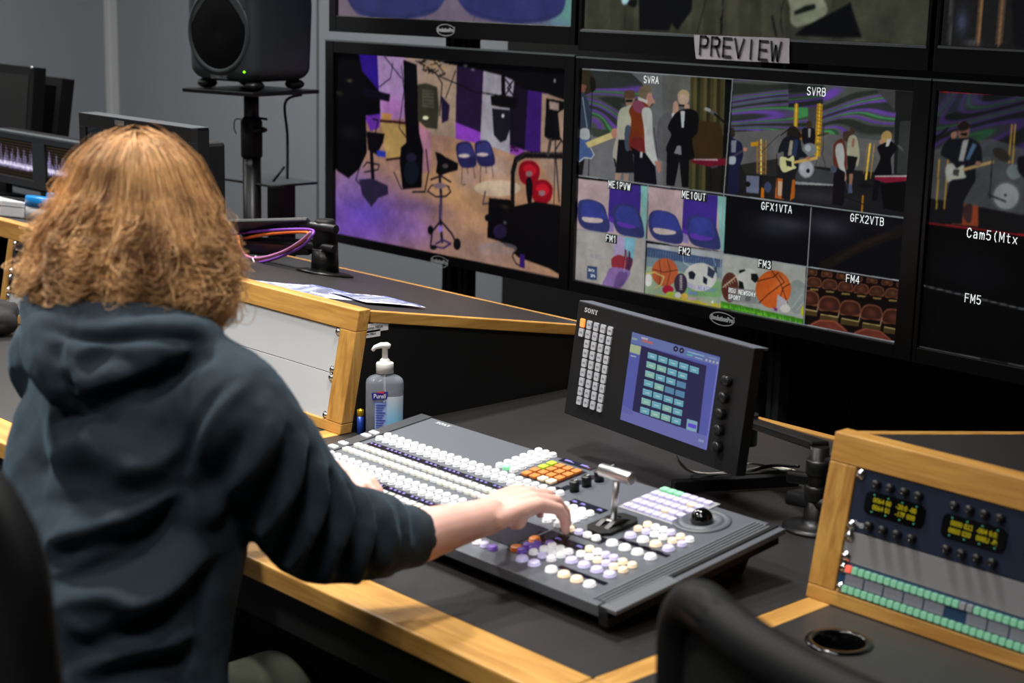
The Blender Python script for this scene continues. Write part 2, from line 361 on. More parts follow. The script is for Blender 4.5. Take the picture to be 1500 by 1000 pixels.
# ------------------------------------------------------------------ pictures shown on the screens (flat emitting grids, colours per vertex)
def srgb2lin(a): return np.where(a <= .04045, a/12.92, ((a+.055)/1.055)**2.4)
class Pic:
    """painter for a screen spanning X x0..x1, Z z0..z1 on the plane Y; coordinates are metres on that plane via px()"""
    def __init__(s, x0, x1, z0, z1, Y, n):
        s.x0, s.x1, s.z0, s.z1, s.Y = x0, x1, z0, z1, Y
        s.W = n; s.H = int(n*(z1-z0)/(x1-x0)); s.a = np.zeros((s.H*2, s.W*2, 3)); s.yy, s.xx = np.mgrid[0:s.H*2, 0:s.W*2].astype(float)
        s.clipbox = None; s.Z((0, 0), 1)
    def Z(s, o, k): s.o = o; s.k = k; return s
    def c(s, p):
        q = ony(s.o[0]+p[0]/s.k, s.o[1]+p[1]/s.k, s.Y)
        return ((q.x-s.x0)/(s.x1-s.x0)*s.W*2, (s.z1-q.z)/(s.z1-s.z0)*s.H*2)
    def put(s, m, col, alpha=1):
        if s.clipbox is not None: m = m & s.clipbox
        s.a[m] = s.a[m]*(1-alpha) + np.array(col)/255*alpha
    def mask(s, pts, raw=False):
        P = pts if raw else [s.c(p) for p in pts]
        m = np.zeros(s.a.shape[:2], bool); n = len(P)
        for i in range(n):
            x1, y1 = P[i]; x2, y2 = P[(i+1) % n]
            if y1 == y2: continue
            cnd = ((s.yy >= min(y1, y2)) & (s.yy < max(y1, y2))) & (s.xx < x1+(s.yy-y1)*(x2-x1)/(y2-y1)); m ^= cnd
        return m
    def poly(s, pts, col, alpha=1): s.put(s.mask(pts), col, alpha); return s
    def smooth(s, pts, col, alpha=1, n=6):
        P = [Vector((p[0], p[1], 0)) for p in pts]; k = len(P); out = []
        for i in range(k):
            a, b, c, d = P[i-1], P[i], P[(i+1) % k], P[(i+2) % k]
            for j in range(n):
                t = j/n; q = .5*((2*b)+(c-a)*t+(2*a-5*b+4*c-d)*t*t+(3*b-a-3*c+d)*t**3); out.append((q.x, q.y))
        return s.poly(out, col, alpha)
    def ell(s, c, rx, ry, col, alpha=1, rot=0, soft=False):
        cr, sr = math.cos(rot), math.sin(rot)
        pts = [(c[0]+rx*math.cos(t)*cr-ry*math.sin(t)*sr, c[1]+rx*math.cos(t)*sr+ry*math.sin(t)*cr) for t in np.linspace(0, 2*PI, 25)[:-1]]
        if soft:
            x, y = s.c(c); ex = s.c((c[0]+rx, c[1])); ey = s.c((c[0], c[1]+ry))
            dx = max(abs(ex[0]-x), 1); dy = max(abs(ey[1]-y), 1)
            w = np.exp(-(((s.xx-x)/dx)**2+((s.yy-y)/dy)**2)*1.4)*alpha
            if s.clipbox is not None: w = w*s.clipbox
            s.a[:] = s.a*(1-w[..., None]) + np.array(col)/255*w[..., None]; return s
        return s.poly(pts, col, alpha)
    def line(s, pts, w, col, alpha=1):
        P = [s.c(p) for p in pts]; k = s.c((pts[0][0], pts[0][1]+w)); hw = max(.7, abs(k[1]-P[0][1])/2)
        m = np.zeros(s.a.shape[:2], bool)
        for i in range(len(P)-1):
            (x1, y1), (x2, y2) = P[i], P[i+1]; dx, dy = x2-x1, y2-y1; L = dx*dx+dy*dy+1e-9
            t = np.clip(((s.xx-x1)*dx+(s.yy-y1)*dy)/L, 0, 1); m |= ((s.xx-x1-t*dx)**2+(s.yy-y1-t*dy)**2) < hw*hw
        s.put(m, col, alpha); return s
    def clip(s, pts): s.clipbox = s.mask(pts) if pts else None; return s
    def swirl(s, pts, seed=0, dim=1.0, freq=1.0, cols=None):
        m = s.mask(pts);
        if s.clipbox is not None: m &= s.clipbox
        u = s.xx/s.H*.62*freq; v = s.yy/s.H*.62*freq*1.5
        u = u*.75+v*.25; v = v*1.0-u*.12
        a = np.sin(u*2.2+seed)+np.cos(v*2.9-seed*1.7+u); b = np.cos(u*2.7-a*1.2+seed*.6)+np.sin(v*3.8+a)
        c = np.sin(u*2.6+b*1.3+v*2)+np.cos(v*5-b*1.1+a*1.2)
        q = np.sin(c*2.1+b*1.3+v*4+u*1.5)
        cols = cols or [(50, 56, 54), (110, 74, 176), (88, 80, 112), (72, 150, 84), (56, 84, 62), (98, 96, 106), (104, 68, 168), (78, 84, 80), (44, 50, 46)]
        cols = np.array(cols)/255*dim; t = (q+1)/2*(len(cols)-1); i = np.clip(t.astype(int), 0, len(cols)-2); f = np.clip((t-i)*2.2-.6, 0, 1)[..., None]
        im = cols[i]*(1-f)+cols[i+1]*f; s.a[m] = im[m]; return s
    def noise(s, amt, seed=1):
        r = np.random.default_rng(seed); s.a = np.clip(s.a*(1+amt*(r.random(s.a.shape[:2])[..., None]-.5)), 0, 1); return s
    def photo(s, amt=.3, seed=3, soft=1):
        """soft tonal variation and slight softness, as a camera picture has"""
        r = np.random.default_rng(seed); H, W = s.a.shape[:2]; f = np.zeros((H, W))
        for k, wgt in ((9, .5), (22, .35), (60, .25), (150, .16)):
            g = r.random((k+2, int(k*W/H)+2)); yi = np.linspace(0, g.shape[0]-1.001, H); xi = np.linspace(0, g.shape[1]-1.001, W); y0 = yi.astype(int); x0 = xi.astype(int); fy = (yi-y0)[:, None]; fx = (xi-x0)[None]
            fy = fy*fy*(3-2*fy); fx = fx*fx*(3-2*fx)
            f += wgt*((g[y0][:, x0]*(1-fx)+g[y0][:, x0+1]*fx)*(1-fy)+(g[y0+1][:, x0]*(1-fx)+g[y0+1][:, x0+1]*fx)*fy-.5)
        s.a = np.clip(s.a*(1+amt*2*f[..., None]), 0, 1)
        for _ in range(soft):
            b = s.a.copy(); b[1:-1, 1:-1] = (s.a[1:-1, 1:-1]*4+s.a[:-2, 1:-1]*2+s.a[2:, 1:-1]*2+s.a[1:-1, :-2]*2+s.a[1:-1, 2:]*2+s.a[:-2, :-2]+s.a[2:, 2:]+s.a[:-2, 2:]+s.a[2:, :-2])/16; s.a = b
        return s
    def gain(s, g): s.a = np.clip(s.a*g, 0, 1); return s
    def build(s, parent, strength=1.0, name='screen_picture', M=None):
        a = s.a.reshape(s.H, 2, s.W, 2, 3).mean((1, 3))
        H, W = s.H, s.W
        xs_ = np.linspace(s.x0, s.x1, W); zs = np.linspace(s.z1, s.z0, H)
        X, Zz = np.meshgrid(xs_, zs); co = np.stack([X, np.full_like(X, s.Y), Zz], -1).reshape(-1, 3)
        inv = np.array(WM[parent].inverted()); co = co @ inv[:3, :3].T + inv[:3, 3]
        idx = np.arange(H*W).reshape(H, W); q = np.stack([idx[1:, :-1], idx[1:, 1:], idx[:-1, 1:], idx[:-1, :-1]], -1).reshape(-1, 4)
        me = bpy.data.meshes.new(name); me.vertices.add(H*W); me.vertices.foreach_set('co', co.ravel())
        nf = len(q); me.loops.add(nf*4); me.polygons.add(nf)
        me.loops.foreach_set('vertex_index', q.ravel().astype(np.int32)); me.polygons.foreach_set('loop_start', np.arange(0, nf*4, 4, dtype=np.int32))
        me.update(calc_edges=True)
        ca = me.color_attributes.new('picture', 'BYTE_COLOR', 'POINT')
        ca.data.foreach_set('color', np.concatenate([srgb2lin(a), np.ones((H, W, 1))], -1).ravel())
        me.materials.append(SCRM(strength)); o = bpy.data.objects.new(name, me); COL.objects.link(o); o.parent = parent; WM[o] = WM[parent].copy()
        return o
_scr = {}
def SCRM(st):
    if st in _scr: return _scr[st]
    m = bpy.data.materials.new('lit_screen'); m.use_nodes = True; nt = m.node_tree; b = nt.nodes['Principled BSDF']
    b.inputs['Base Color'].default_value = (.003, .003, .0035, 1); b.inputs['Roughness'].default_value = .3; b.inputs['Specular IOR Level'].default_value = .06
    at_ = nt.nodes.new('ShaderNodeAttribute'); at_.attribute_name = 'picture'
    nt.links.new(at_.outputs['Color'], b.inputs['Emission Color']); b.inputs['Emission Strength'].default_value = st
    _scr[st] = m; return m

YM = 3.3
OSDW = mat('screen_lettering_white', (205, 210, 210), .5, emit=.8); OSDB = mat('screen_lettering_black', (8, 8, 8), .6)
LINEM = mat('screen_divider_grey', (120, 125, 130), .5, emit=.25)
REDL = mat('screen_tally_red', (150, 20, 30), .5, emit=.5)
BADGE = mat('badge_silver_print', (170, 174, 178), .4)
TVM = frame((0, YM-.006, 0), (1, 0, 0), (0, 0, 1))
def badge(t, c, w=.075):
    """oval maker's badge on the lower bezel"""
    M = frame((c.x, YM-.0125, c.z), (1, 0, 0), (0, 0, 1)); mb = MB(); n = 40; h = w*.235
    for r0, r1 in ((1, .93),):
        v = []
        for rr in (1, .9):
            for k in range(n): a = 2*PI*k/n; v.append((w*.56*(rr if rr == 1 else .955)*math.cos(a), h*rr*math.sin(a), .0006))
        mb.add(v, [(k, (k+1) % n, n+(k+1) % n, n+k) for k in range(n)], 0, False, M)
    text_mb(mb, 'EvolutionPro', .0175, M @ Matrix.Translation((0, 0, .0004)), bold=.0006, sx=.82)
    text_mb(mb, 'TM', .006, M @ Matrix.Translation((w*.52, .008, .0004)), sx=.8)
    return mb.build('maker_badge', BADGE, t)
def tv(label, x0, x1, z0, z1, sx0, sx1, sz0, sz1, group='studio wall monitors'):
    t = thing('wall_monitor', label, 'monitor', ((x0+x1)/2, YM+.03, z0), group=group)
    mb = MB(); Y0, Y1 = YM-.012, YM+.03
    mb.box((x0, Y0, z0), (sx0, Y1, z1)).box((sx1, Y0, z0), (x1, Y1, z1)).box((sx0, Y0, z0), (sx1, Y1, sz0)).box((sx0, Y0, sz1), (sx1, Y1, z1))
    mb.build('bezel', BEZ, t, .002)
    MB().box((x0+.01, Y1-.01, z0+.01), (x1-.01, Y1+.045, z1-.01)).build('rear_housing', BLK2, t, .01)
    MB().box((x0, Y0-.001, z1-.003), (x1, Y0+.03, z1+.0015)).build('top_edge_highlight', SILVT, t)  # pale strip stands for the highlight along the bezel's top edge
    MB().box((sx0, YM+.004, sz0), (sx1, YM+.008, sz1)).build('glass_backing', BLK, t)
    MB().box(((x0+x1)/2-.12, Y1+.04, (z0+z1)/2-.2), ((x0+x1)/2+.12, 3.425, (z0+z1)/2+.2)).build('wall_bracket', BLMET, t)
    return t
SILVT = mat('grey_trim_and_highlight', (120, 126, 130), .35, metal=.6)
def osd(t, items, name='screen_lettering'):
    """items: (text, zoom origin, k, px centre, size, boxed, mat idx)"""
    for txt, o, k, c, size, box_, mi in items:
        mb = MB(); q = ony(o[0]+c[0]/k, o[1]+c[1]/k, YM); M = frame((q.x, YM-.0016, q.z), (1, 0, 0), (0, 0, 1))
        if box_: w = len(txt)*size*.31; mb.add([(-w, -size*.52, -.0009), (w, -size*.52, -.0009), (w, size*.52, -.0009), (-w, size*.52, -.0009)], [(0, 1, 2, 3)], 1, False, M)
        strokes(mb, txt, size*.74, M, mi, w=.60, gap=.20, t=.115 if mi == 0 else .09) if all(ch in GLY or ch == ' ' for ch in txt) else text_mb(mb, txt, size, M, mi, depth=.0002, sx=.84, spacing=1.04)
        mb.build(name, [OSDW, OSDB, NAVY, PURT], t)
NAVY = mat('screen_lettering_grey', (120, 126, 150), .5, emit=.3); PURT = mat('screen_lettering_violet', (90, 80, 190), .5, emit=.5)

# ---- monitor 1: studio floor view
TM1 = tv('wall monitor showing the studio floor with camera pedestals and blue and red chairs', -4.42, -3.262, .795, 1.46, -4.375, -3.30, .825, 1.42)
p = Pic(-4.375, -3.30, .825, 1.42, YM, 420); p.Z((480, 50), 2.778)
p.a[:] = np.array((176, 138, 120))/255
p.poly([(0,60),(1000,95),(1000,520),(740,470),(520,420),(300,330),(150,330),(0,500)], (176,152,140))
p.poly([(200,85),(315,95),(325,345),(215,345)], (180,150,196)); p.ell((260,300),70,60,(190,110,190),.6,soft=True)
p.poly([(120,70),(202,85),(213,335),(150,330)], (52,26,140))
p.poly([(380,100),(525,120),(520,418),(405,408)], (172,150,132)); p.poly([(310,330),(420,400),(420,560),(300,560)], (180,130,150))
p.poly([(525,120),(633,145),(621,400),(520,360)], (44,28,66)); p.poly([(520,358),(621,398),(622,445),(520,425)], (150,74,196))
p.poly([(633,145),(712,165),(742,245),(742,485),(620,440)], (170,166,176)); p.poly([(740,445),(800,470),(770,540),(740,500)], (160,80,190))
p.poly([(740,200),(815,225),(803,472),(740,450)], (26,16,40)); p.poly([(813,225),(890,235),(868,490),(800,472)], (66,32,118))
p.poly([(870,240),(980,260),(975,720),(862,520)], (172,146,128))
p.poly([(20,525),(160,470),(300,560),(420,560),(520,425),(742,485),(860,520),(980,720),(980,990),(20,820)], (186,146,116))
p.ell((150,720),260,150,(112,84,196),.95,soft=True); p.ell((60,800),220,120,(128,90,200),.8,soft=True); p.ell((350,790),110,90,(150,110,190),.6,soft=True)
p.ell((100,600),120,90,(150,120,190),.7,soft=True); p.ell((500,640),150,120,(214,170,110),.5,soft=True); p.ell((680,540),90,60,(196,180,180),.6,soft=True)
p.ell((640,900),220,90,(150,128,126),.6,soft=True); p.ell((570,590),60,60,(170,150,160),.5,soft=True); p.ell((380,700),120,40,(90,70,130),.5,soft=True)
p.ell((690,625),95,34,(206,184,160)); p.line([(640,640),(630,690),(690,680)],9,(110,90,90))
p.poly([(0,50),(1010,90),(1010,262),(960,268),(880,238),(815,228),(740,198),(706,168),(633,150),(525,128),(470,118),(380,98),(205,84),(130,72),(0,64)], (8,7,10))
p.poly([(215,350),(322,362),(312,502),(240,512)], (196,164,104)); p.line([(215,352),(322,362)],10,(70,30,30)); p.line([(240,510),(315,500)],9,(60,34,30)); p.poly([(220,320),(262,325),(255,350),(220,345)],(200,150,90))
p.poly([(150,335),(215,325),(210,380),(175,395)], (120,60,180))
p.poly([(15,60),(125,68),(140,150),(212,235),(214,322),(155,330),(160,480),(130,545),(85,585),(40,555),(15,520)], (6,6,9))
p.poly([(140,215),(255,245),(250,275),(140,250)], (14,12,34)); p.ell((95,400),50,30,(26,26,34),.8,soft=True); p.ell((90,190),14,8,(120,110,80),.8,soft=True); p.ell((45,240),20,12,(60,60,36),.8,soft=True)
p.poly([(308,105),(362,125),(372,400),(388,470),(382,622),(305,630),(293,520),(298,460),(320,440),(312,300)], (9,8,14))
p.ell((340,560),30,50,(20,30,44)); p.ell((340,500),22,18,(40,36,60))
p.poly([(366,205),(400,200),(445,215),(452,300),(446,385),(400,380),(366,350)], (62,62,48)); p.poly([(385,225),(430,230),(432,300),(385,295)], (92,90,76)); p.ell((398,340),12,8,(240,240,200))
for i in range(5): p.line([(390,235+i*13),(428,238+i*13)],3,(50,50,40))
p.poly([(462,250),(496,290),(490,350),(464,362)], (40,26,62)); p.line([(370,110),(450,170),(520,200),(600,235),(700,250)],4,(14,12,18)); p.line([(520,150),(480,260)],4,(20,14,20)); p.line([(440,160),(465,200),(455,330)],5,(14,12,18))
p.line([(265,120),(255,180),(210,215)],4,(30,20,50)); p.line([(300,130),(310,230),(290,380),(320,420)],4,(20,16,30)); p.line([(230,90),(300,180)],4,(20,16,40))
for x, y in ((235,80),(250,100),(285,95),(230,115),(400,90),(395,110),(465,115),(480,95),(300,90),(560,130),(590,145)): p.ell((x,y),9,6,(200,190,200),.6,soft=True)
for i in range(26):
    a = 380+random.random()*120; b = 90+random.random()*80; p.line([(a,b),(a+random.uniform(-30,30),b+random.uniform(-20,30))],4,(24,20,18)); 
for i in range(10): p.ell((390+random.random()*90, 95+random.random()*60),5,4,(190,160,90),.8)
p.poly([(662,252),(715,245),(772,262),(766,302),(700,296),(665,288)], (10,9,14)); p.poly([(668,302),(745,310),(742,380),(725,430),(702,440),(675,410)], (30,30,40)); p.ell((712,332),6,8,(210,210,215))
p.poly([(718,172),(758,190),(752,255),(722,250)], (186,180,200)); p.line([(715,175),(745,215),(720,250)],6,(14,12,20)); p.line([(758,185),(730,220),(755,250)],6,(14,12,20)); p.poly([(705,170),(720,172),(722,250),(706,250)],(10,8,14)); p.ell((922,190),5,9,(150,150,150))
for cx, cy in ((562,490),(637,485)):
    p.smooth([(cx-40,cy-35),(cx-15,cy-53),(cx+20,cy-45),(cx+42,cy+20),(cx+35,cy+48),(cx-10,cy+52),(cx-30,cy+30)], (48,44,96)); p.smooth([(cx-30,cy-30),(cx-10,cy-45),(cx+15,cy-38),(cx+30,cy+5),(cx-25,cy+2)], (62,64,124)); p.ell((cx-8,cy+4),24,8,(206,190,186))
    p.line([(cx-15,cy+50),(cx-18,cy+118)],3,(60,50,60)); p.line([(cx+30,cy+48),(cx+36,cy+95)],3,(60,50,60)); p.line([(cx+5,cy+50),(cx+8,cy+80)],3,(60,50,60))
for cx, cy in ((820,562),(872,640)):
    p.smooth([(cx-44,cy-10),(cx-30,cy-42),(cx+10,cy-48),(cx+40,cy-20),(cx+34,cy+30),(cx,cy+52),(cx-34,cy+36)], (150,12,34)); p.smooth([(cx-28,cy-15),(cx,cy-34),(cx+28,cy-12),(cx+10,cy+15)], (200,30,50)); p.ell((cx-2,cy+5),14,12,(150,120,120))
p.line([(750,770),(752,560),(765,510),(800,490),(985,494)],24,(24,20,24)); p.line([(765,520),(800,483),(985,486)],4,(90,74,70))
p.poly([(888,262),(968,275),(966,300),(935,320),(945,430),(905,432),(880,415),(885,330)], (10,9,12)); p.poly([(900,272),(940,280),(938,312),(900,305)], (170,150,140)); p.line([(905,430),(895,490)],16,(70,64,60)); p.line([(950,430),(925,470),(940,680)],5,(20,16,20)); p.line([(928,330),(918,690)],4,(40,30,36)); p.line([(930,400),(955,440)],6,(14,12,16))
p.poly([(655,665),(740,672),(755,700),(800,690),(845,680),(965,700),(960,985),(900,950),(775,905),(700,840),(648,825)], (7,6,9))
p.ell((650,745),12,14,(14,12,20)); p.ell((700,800),28,30,(44,34,70)); p.ell((720,700),18,10,(70,50,30),soft=True); p.ell((720,765),8,8,(120,120,120),soft=True)
p.smooth([(805,600),(820,580),(832,610),(826,690),(812,680)], (12,8,12)); p.line([(760,870),(750,900),(765,930),(790,945)],5,(20,14,20)); p.poly([(780,890),(800,895),(800,950),(780,945)],(60,30,110))
p.poly([(437,478),(462,486),(480,500),(530,525),(528,552),(495,560),(455,575),(440,560),(446,520)], (12,10,14)); p.line([(420,590),(460,575),(500,600)],7,(30,24,28)); p.ell((478,535),12,10,(90,80,80))
p.line([(455,575),(460,640),(458,760),(465,840)],16,(40,32,52)); p.line([(456,650),(460,750)],5,(140,110,190)); p.line([(410,640),(440,660),(480,658),(500,640),(490,620)],6,(26,20,30)); p.line([(405,640),(420,615),(460,605),(495,620)],5,(26,20,30)); p.ell((455,615),26,12,(130,110,120))
p.line([(458,760),(425,800),(418,860)],9,(36,26,50)); p.line([(462,760),(505,810),(528,860)],9,(30,24,40)); p.line([(430,860),(470,868),(500,850),(470,835),(440,850)],8,(70,50,100)); p.ell((526,852),15,24,(18,16,20)); p.ell((418,795),12,18,(14,12,20)); p.ell((430,865),14,10,(24,20,34)); p.ell((458,790),10,14,(150,120,200))
p.line([(400,470),(410,560),(395,640),(345,640)],6,(14,12,16)); p.line([(270,560),(300,630)],5,(30,24,40)); p.line([(560,610),(548,612)],3,(40,30,40))
p.poly([(158,395),(232,405),(225,440),(200,490),(165,470)], (12,9,16)); p.line([(185,345),(205,350),(195,400),(165,420)],5,(10,8,14)); p.line([(178,480),(185,600)],22,(16,12,24)); p.line([(145,540),(160,520),(210,530),(205,550),(150,560)],5,(16,12,26)); p.line([(130,540),(115,590),(140,620)],5,(30,20,60)); p.poly([(128,590),(180,585),(245,615),(246,650),(205,665),(178,702),(140,650)], (52,44,74)); p.poly([(200,470),(236,475),(236,500),(200,495)],(50,70,180))
p.ell((690,870),80,26,(150,140,150),.6); p.ell((690,878),70,20,(166,140,130),.8)
for i in range(22): p.ell((745+random.random()*30, 455+random.random()*20),4,3,(60,20,70))
p.photo(.16, 3, 3); p.a = p.a**1.15; p.gain(.9); p.build(TM1)
badge(TM1, ony(644, 383, YM-.012))

# ---- monitor 2: multiview
SX = (-3.243, -2.160, .830, 1.427)
TM2 = tv('wall monitor showing the multiview split with SVRA and SVRB band pictures', -3.256, -2.112, .795, 1.457, *SX)
p = Pic(SX[0], SX[1], SX[2], SX[3], YM, 600); p.a[:] = .02
zA, kA = (840, 90), 4.546; zB, kB = (1060, 100), 4.545; zC, kC = (830, 260), 4.346; zD, kD = (1050, 280), 4.0
# SVRA
p.Z(zA, kA); cell = [(50,40),(1060,112),(1018,885),(30,755)]; p.clip(cell); p.poly(cell, (92,94,98))
p.swirl([(50,40),(430,70),(600,90),(560,300),(400,440),(50,560)], 1.2, .95, 1.6)
p.smooth([(400,60),(760,90),(760,400),(560,500),(420,440),(540,260),(450,140)], (104,106,108)); p.poly([(50,500),(400,440),(620,420),(620,830),(30,760)], (112,112,116))
p.poly([(590,90),(860,100),(860,860),(600,830)], (96,96,94))
for i, x in enumerate(range(780, 1060, 22)):
    f = .5+.5*math.sin(i*2.1); p.poly([(x,95),(x+22,97),(x+8,870),(x-14,868)], (40+50*f,38+46*f,20+30*f))
p.smooth([(800,420),(900,400),(980,430),(1000,600),(960,640),(800,640)], (58,42,20)); p.poly([(1010,110),(1060,112),(1020,885),(985,880)], (10,10,10)); p.poly([(1000,630),(1040,640),(1030,880),(880,860),(880,700)],(26,24,18))
p.smooth([(560,430),(600,350),(660,370),(700,640),(560,640)], (84,84,90),.7)
p.smooth([(50,50),(100,60),(140,110),(150,180),(100,215),(50,210)], (52,44,30)); p.poly([(50,150),(90,160),(75,210),(50,215)],(120,80,70)); p.smooth([(42,225),(80,225),(115,330),(110,440),(60,470),(40,440)], (50,62,78)); p.line([(62,240),(92,440)],8,(150,160,170)); p.line([(130,130),(115,440),(100,760)],7,(20,20,22)); p.smooth([(110,110),(140,115),(150,180),(120,200)], (24,22,20))
p.poly([(120,440),(240,460),(240,510),(130,500)],(56,66,56))
p.smooth([(38,480),(70,450),(105,455),(110,520),(100,560),(135,612),(125,640),(80,640),(38,670)], (74,98,150)); p.smooth([(50,450),(100,450),(110,510),(70,520),(42,500)], (176,182,184)); p.line([(108,560),(138,620),(120,645),(70,640),(38,668)],6,(220,220,220)); p.poly([(40,670),(75,650),(60,755),(30,755)],(26,22,24))
p.poly([(80,540),(230,480),(300,460),(378,440),(384,462),(300,500),(240,520),(100,575)], (206,192,128)); p.smooth([(255,455),(300,448),(300,500),(262,505)], (190,130,110))
p.smooth([(345,215),(375,195),(405,225),(408,260),(395,300),(355,300)], (150,118,100)); p.smooth([(340,205),(375,190),(408,205),(405,245),(345,245)], (90,68,50)); p.poly([(348,255),(395,255),(393,270),(350,272)],(12,12,14)); p.smooth([(305,330),(350,300),(400,300),(395,440),(370,520),(300,520),(290,440)], (176,176,156)); p.smooth([(270,560),(310,440),(330,520),(290,700),(262,640)],(176,170,156)); p.poly([(300,520),(390,520),(405,740),(280,740)], (16,16,22)); p.poly([(280,740),(320,745),(310,795),(275,790)],(170,140,126)); p.poly([(335,745),(368,750),(365,795),(335,795)],(170,140,126)); p.poly([(265,640),(280,650),(290,700),(278,705)],(30,30,30)); p.smooth([(345,440),(385,440),(380,580),(345,580)],(70,80,100))
p.smooth([(435,190),(465,160),(510,165),(515,210),(500,245),(440,240)], (110,96,74)); p.smooth([(495,215),(520,215),(528,240),(545,270),(520,285),(505,300),(480,280)], (176,130,116)); p.poly([(430,235),(495,260),(490,305),(430,270)], (190,190,180))
p.smooth([(400,280),(440,262),(500,300),(490,400),(475,600),(425,605),(370,570),(385,400),(370,330)], (118,50,22)); p.smooth([(400,270),(440,260),(480,310),(450,345),(400,320)], (130,66,90)); p.smooth([(400,500),(470,520),(475,595),(380,570)],(112,34,34)); p.smooth([(455,330),(490,305),(522,340),(530,500),(560,660),(575,690),(520,680),(480,600),(470,450)], (188,190,186)); p.smooth([(540,665),(580,670),(582,715),(568,742),(552,700)], (170,120,106)); p.poly([(400,590),(480,610),(545,700),(556,820),(404,800)], (9,10,18)); p.poly([(380,565),(440,600),(400,620)],(9,10,18)); p.poly([(444,600),(460,602),(460,640),(444,640)],(190,190,190)); p.line([(536,440),(560,640)],6,(40,44,60))
p.ell((732,245),38,50,(186,158,138)); p.smooth([(692,230),(705,200),(735,188),(765,205),(768,240),(730,215)], (170,150,112)); p.poly([(700,286),(762,290),(760,300),(700,298)],(12,12,14)); p.smooth([(665,280),(690,265),(700,320),(685,350),(662,350)], (190,150,132)); p.smooth([(740,290),(770,290),(766,345),(745,360)], (190,150,132)); p.poly([(655,345),(690,345),(680,385),(655,380)],(200,200,200)); p.poly([(742,350),(768,350),(755,385),(742,382)],(200,200,200))
p.smooth([(628,440),(660,370),(700,330),(770,315),(828,350),(825,470),(790,520),(805,640),(760,650),(620,600),(650,490)], (9,9,11)); p.poly([(712,330),(742,330),(735,440),(720,440)],(196,200,204)); p.poly([(690,560),(715,560),(720,625),(665,620)], (120,122,126)); p.poly([(622,600),(800,640),(770,650),(766,838),(722,834),(705,660),(672,830),(618,822)], (9,10,14))
p.line([(890,320),(950,352)],22,(90,92,92)); p.line([(880,316),(905,325)],22,(150,150,150)); p.line([(940,350),(1010,410)],16,(20,20,20)); p.line([(1010,410),(1040,440)],8,(20,20,20))
p.poly([(785,648),(1022,645),(1018,690),(900,700),(785,672)], (110,20,38)); p.poly([(800,648),(960,648),(960,660),(800,656)],(180,160,160)); p.poly([(905,700),(960,690),(960,705),(920,712)],(60,60,64)); p.line([(910,705),(915,850)],7,(10,10,10)); p.line([(990,690),(985,870)],7,(10,10,10))
# SVRB
p.Z(zB, kB); cell = [(62,75),(1282,148),(1210,992),(22,845)]; p.clip(cell); p.poly(cell, (70,70,70))
p.poly([(50,390),(470,410),(660,430),(1140,480),(1140,700),(600,650),(50,640)], (98,98,98)); p.poly([(50,640),(600,650),(1230,720),(1230,1000),(20,860)], (26,26,28)); p.ell((600,850),320,60,(52,52,56),.8,soft=True)
p.poly([(1140,140),(1290,150),(1230,760),(1130,700)], (28,30,28)); p.poly([(1170,350),(1250,350),(1230,720),(1150,700)],(52,54,54))
p.swirl([(60,78),(560,105),(560,400),(40,425)], 2.6, .95, 1.9); p.swirl([(640,110),(1010,140),(1145,290),(1125,440),(1020,480),(660,430)], 4.1, 1.0, 1.9); p.swirl([(430,100),(660,110),(660,260),(430,260)],.7,.7,1.6)
p.poly([(480,640),(740,690),(740,780),(475,770)], (60,62,66)); p.poly([(475,752),(745,772),(742,782),(475,772)],(150,150,152)); p.poly([(110,640),(360,600),(360,720),(140,700)],(40,40,38))
for pts in (((470,235),(496,237),(490,415),(462,410)), ((620,235),(658,238),(640,590),(600,580))): p.poly(pts, (190,140,30)); c = [((pts[0][0]+pts[1][0])/2, pts[0][1]), ((pts[2][0]+pts[3][0])/2, pts[2][1])]; p.line(c, 8, (246,216,90))
for y in range(250, 560, 24): p.line([(618,y),(652,y+12)],3,(120,80,20))
p.poly([(215,475),(285,478),(285,710),(215,700)], (120,100,70),.55); p.line([(248,478),(248,700)],14,(250,220,110)); p.line([(222,478),(222,690)],5,(170,130,60)); p.line([(282,480),(280,700)],5,(190,140,40))
for y in range(500, 690, 36): p.line([(222,y),(280,y+18)],4,(170,110,60)); p.line([(280,y),(222,y+18)],4,(150,90,50))
p.line([(972,505),(945,735)],16,(236,196,70)); p.line([(1000,505),(975,730)],7,(200,150,50)); p.line([(955,500),(930,700)],5,(150,120,60))
p.poly([(180,492),(232,488),(228,515),(180,520)],(210,150,30)); p.ell((520,450),22,26,(190,110,30))
p.smooth([(42,400),(70,405),(72,450),(45,455)],(46,36,30)); p.smooth([(40,470),(70,470),(118,500),(128,580),(110,640),(100,690),(100,820),(30,820)], (24,28,58)); p.poly([(50,480),(85,478),(80,560),(50,560)],(120,126,140)); p.line([(40,600),(145,535)],14,(60,60,70)); p.ell((142,540),14,14,(190,130,110)); p.smooth([(35,590),(78,590),(75,635),(35,635)],(160,170,180))
p.poly([(150,712),(236,716),(232,832),(150,825)], (104,110,134)); p.poly([(238,716),(255,716),(250,860),(236,832)],(20,20,22)); p.ell((292,790),24,36,(60,70,100)); p.poly([(250,790),(268,800),(268,865),(245,860)],(200,110,20)); p.ell((160,770),18,18,(16,16,18))
p.poly([(350,728),(405,735),(400,872),(340,862)], (190,96,40)); p.poly([(362,750),(398,755),(394,850),(356,845)], (206,170,140))
p.smooth([(550,360),(575,352),(588,375),(575,400),(555,395)],(60,44,34)); p.smooth([(520,410),(560,395),(605,410),(600,510),(530,500)], (20,20,28)); p.poly([(560,400),(580,400),(575,460),(562,460)],(150,150,150)); p.ell((660,440),40,9,(70,64,40),1,-.25); p.ell((640,505),38,8,(120,110,60)); p.line([(668,340),(658,560)],4,(30,30,30))
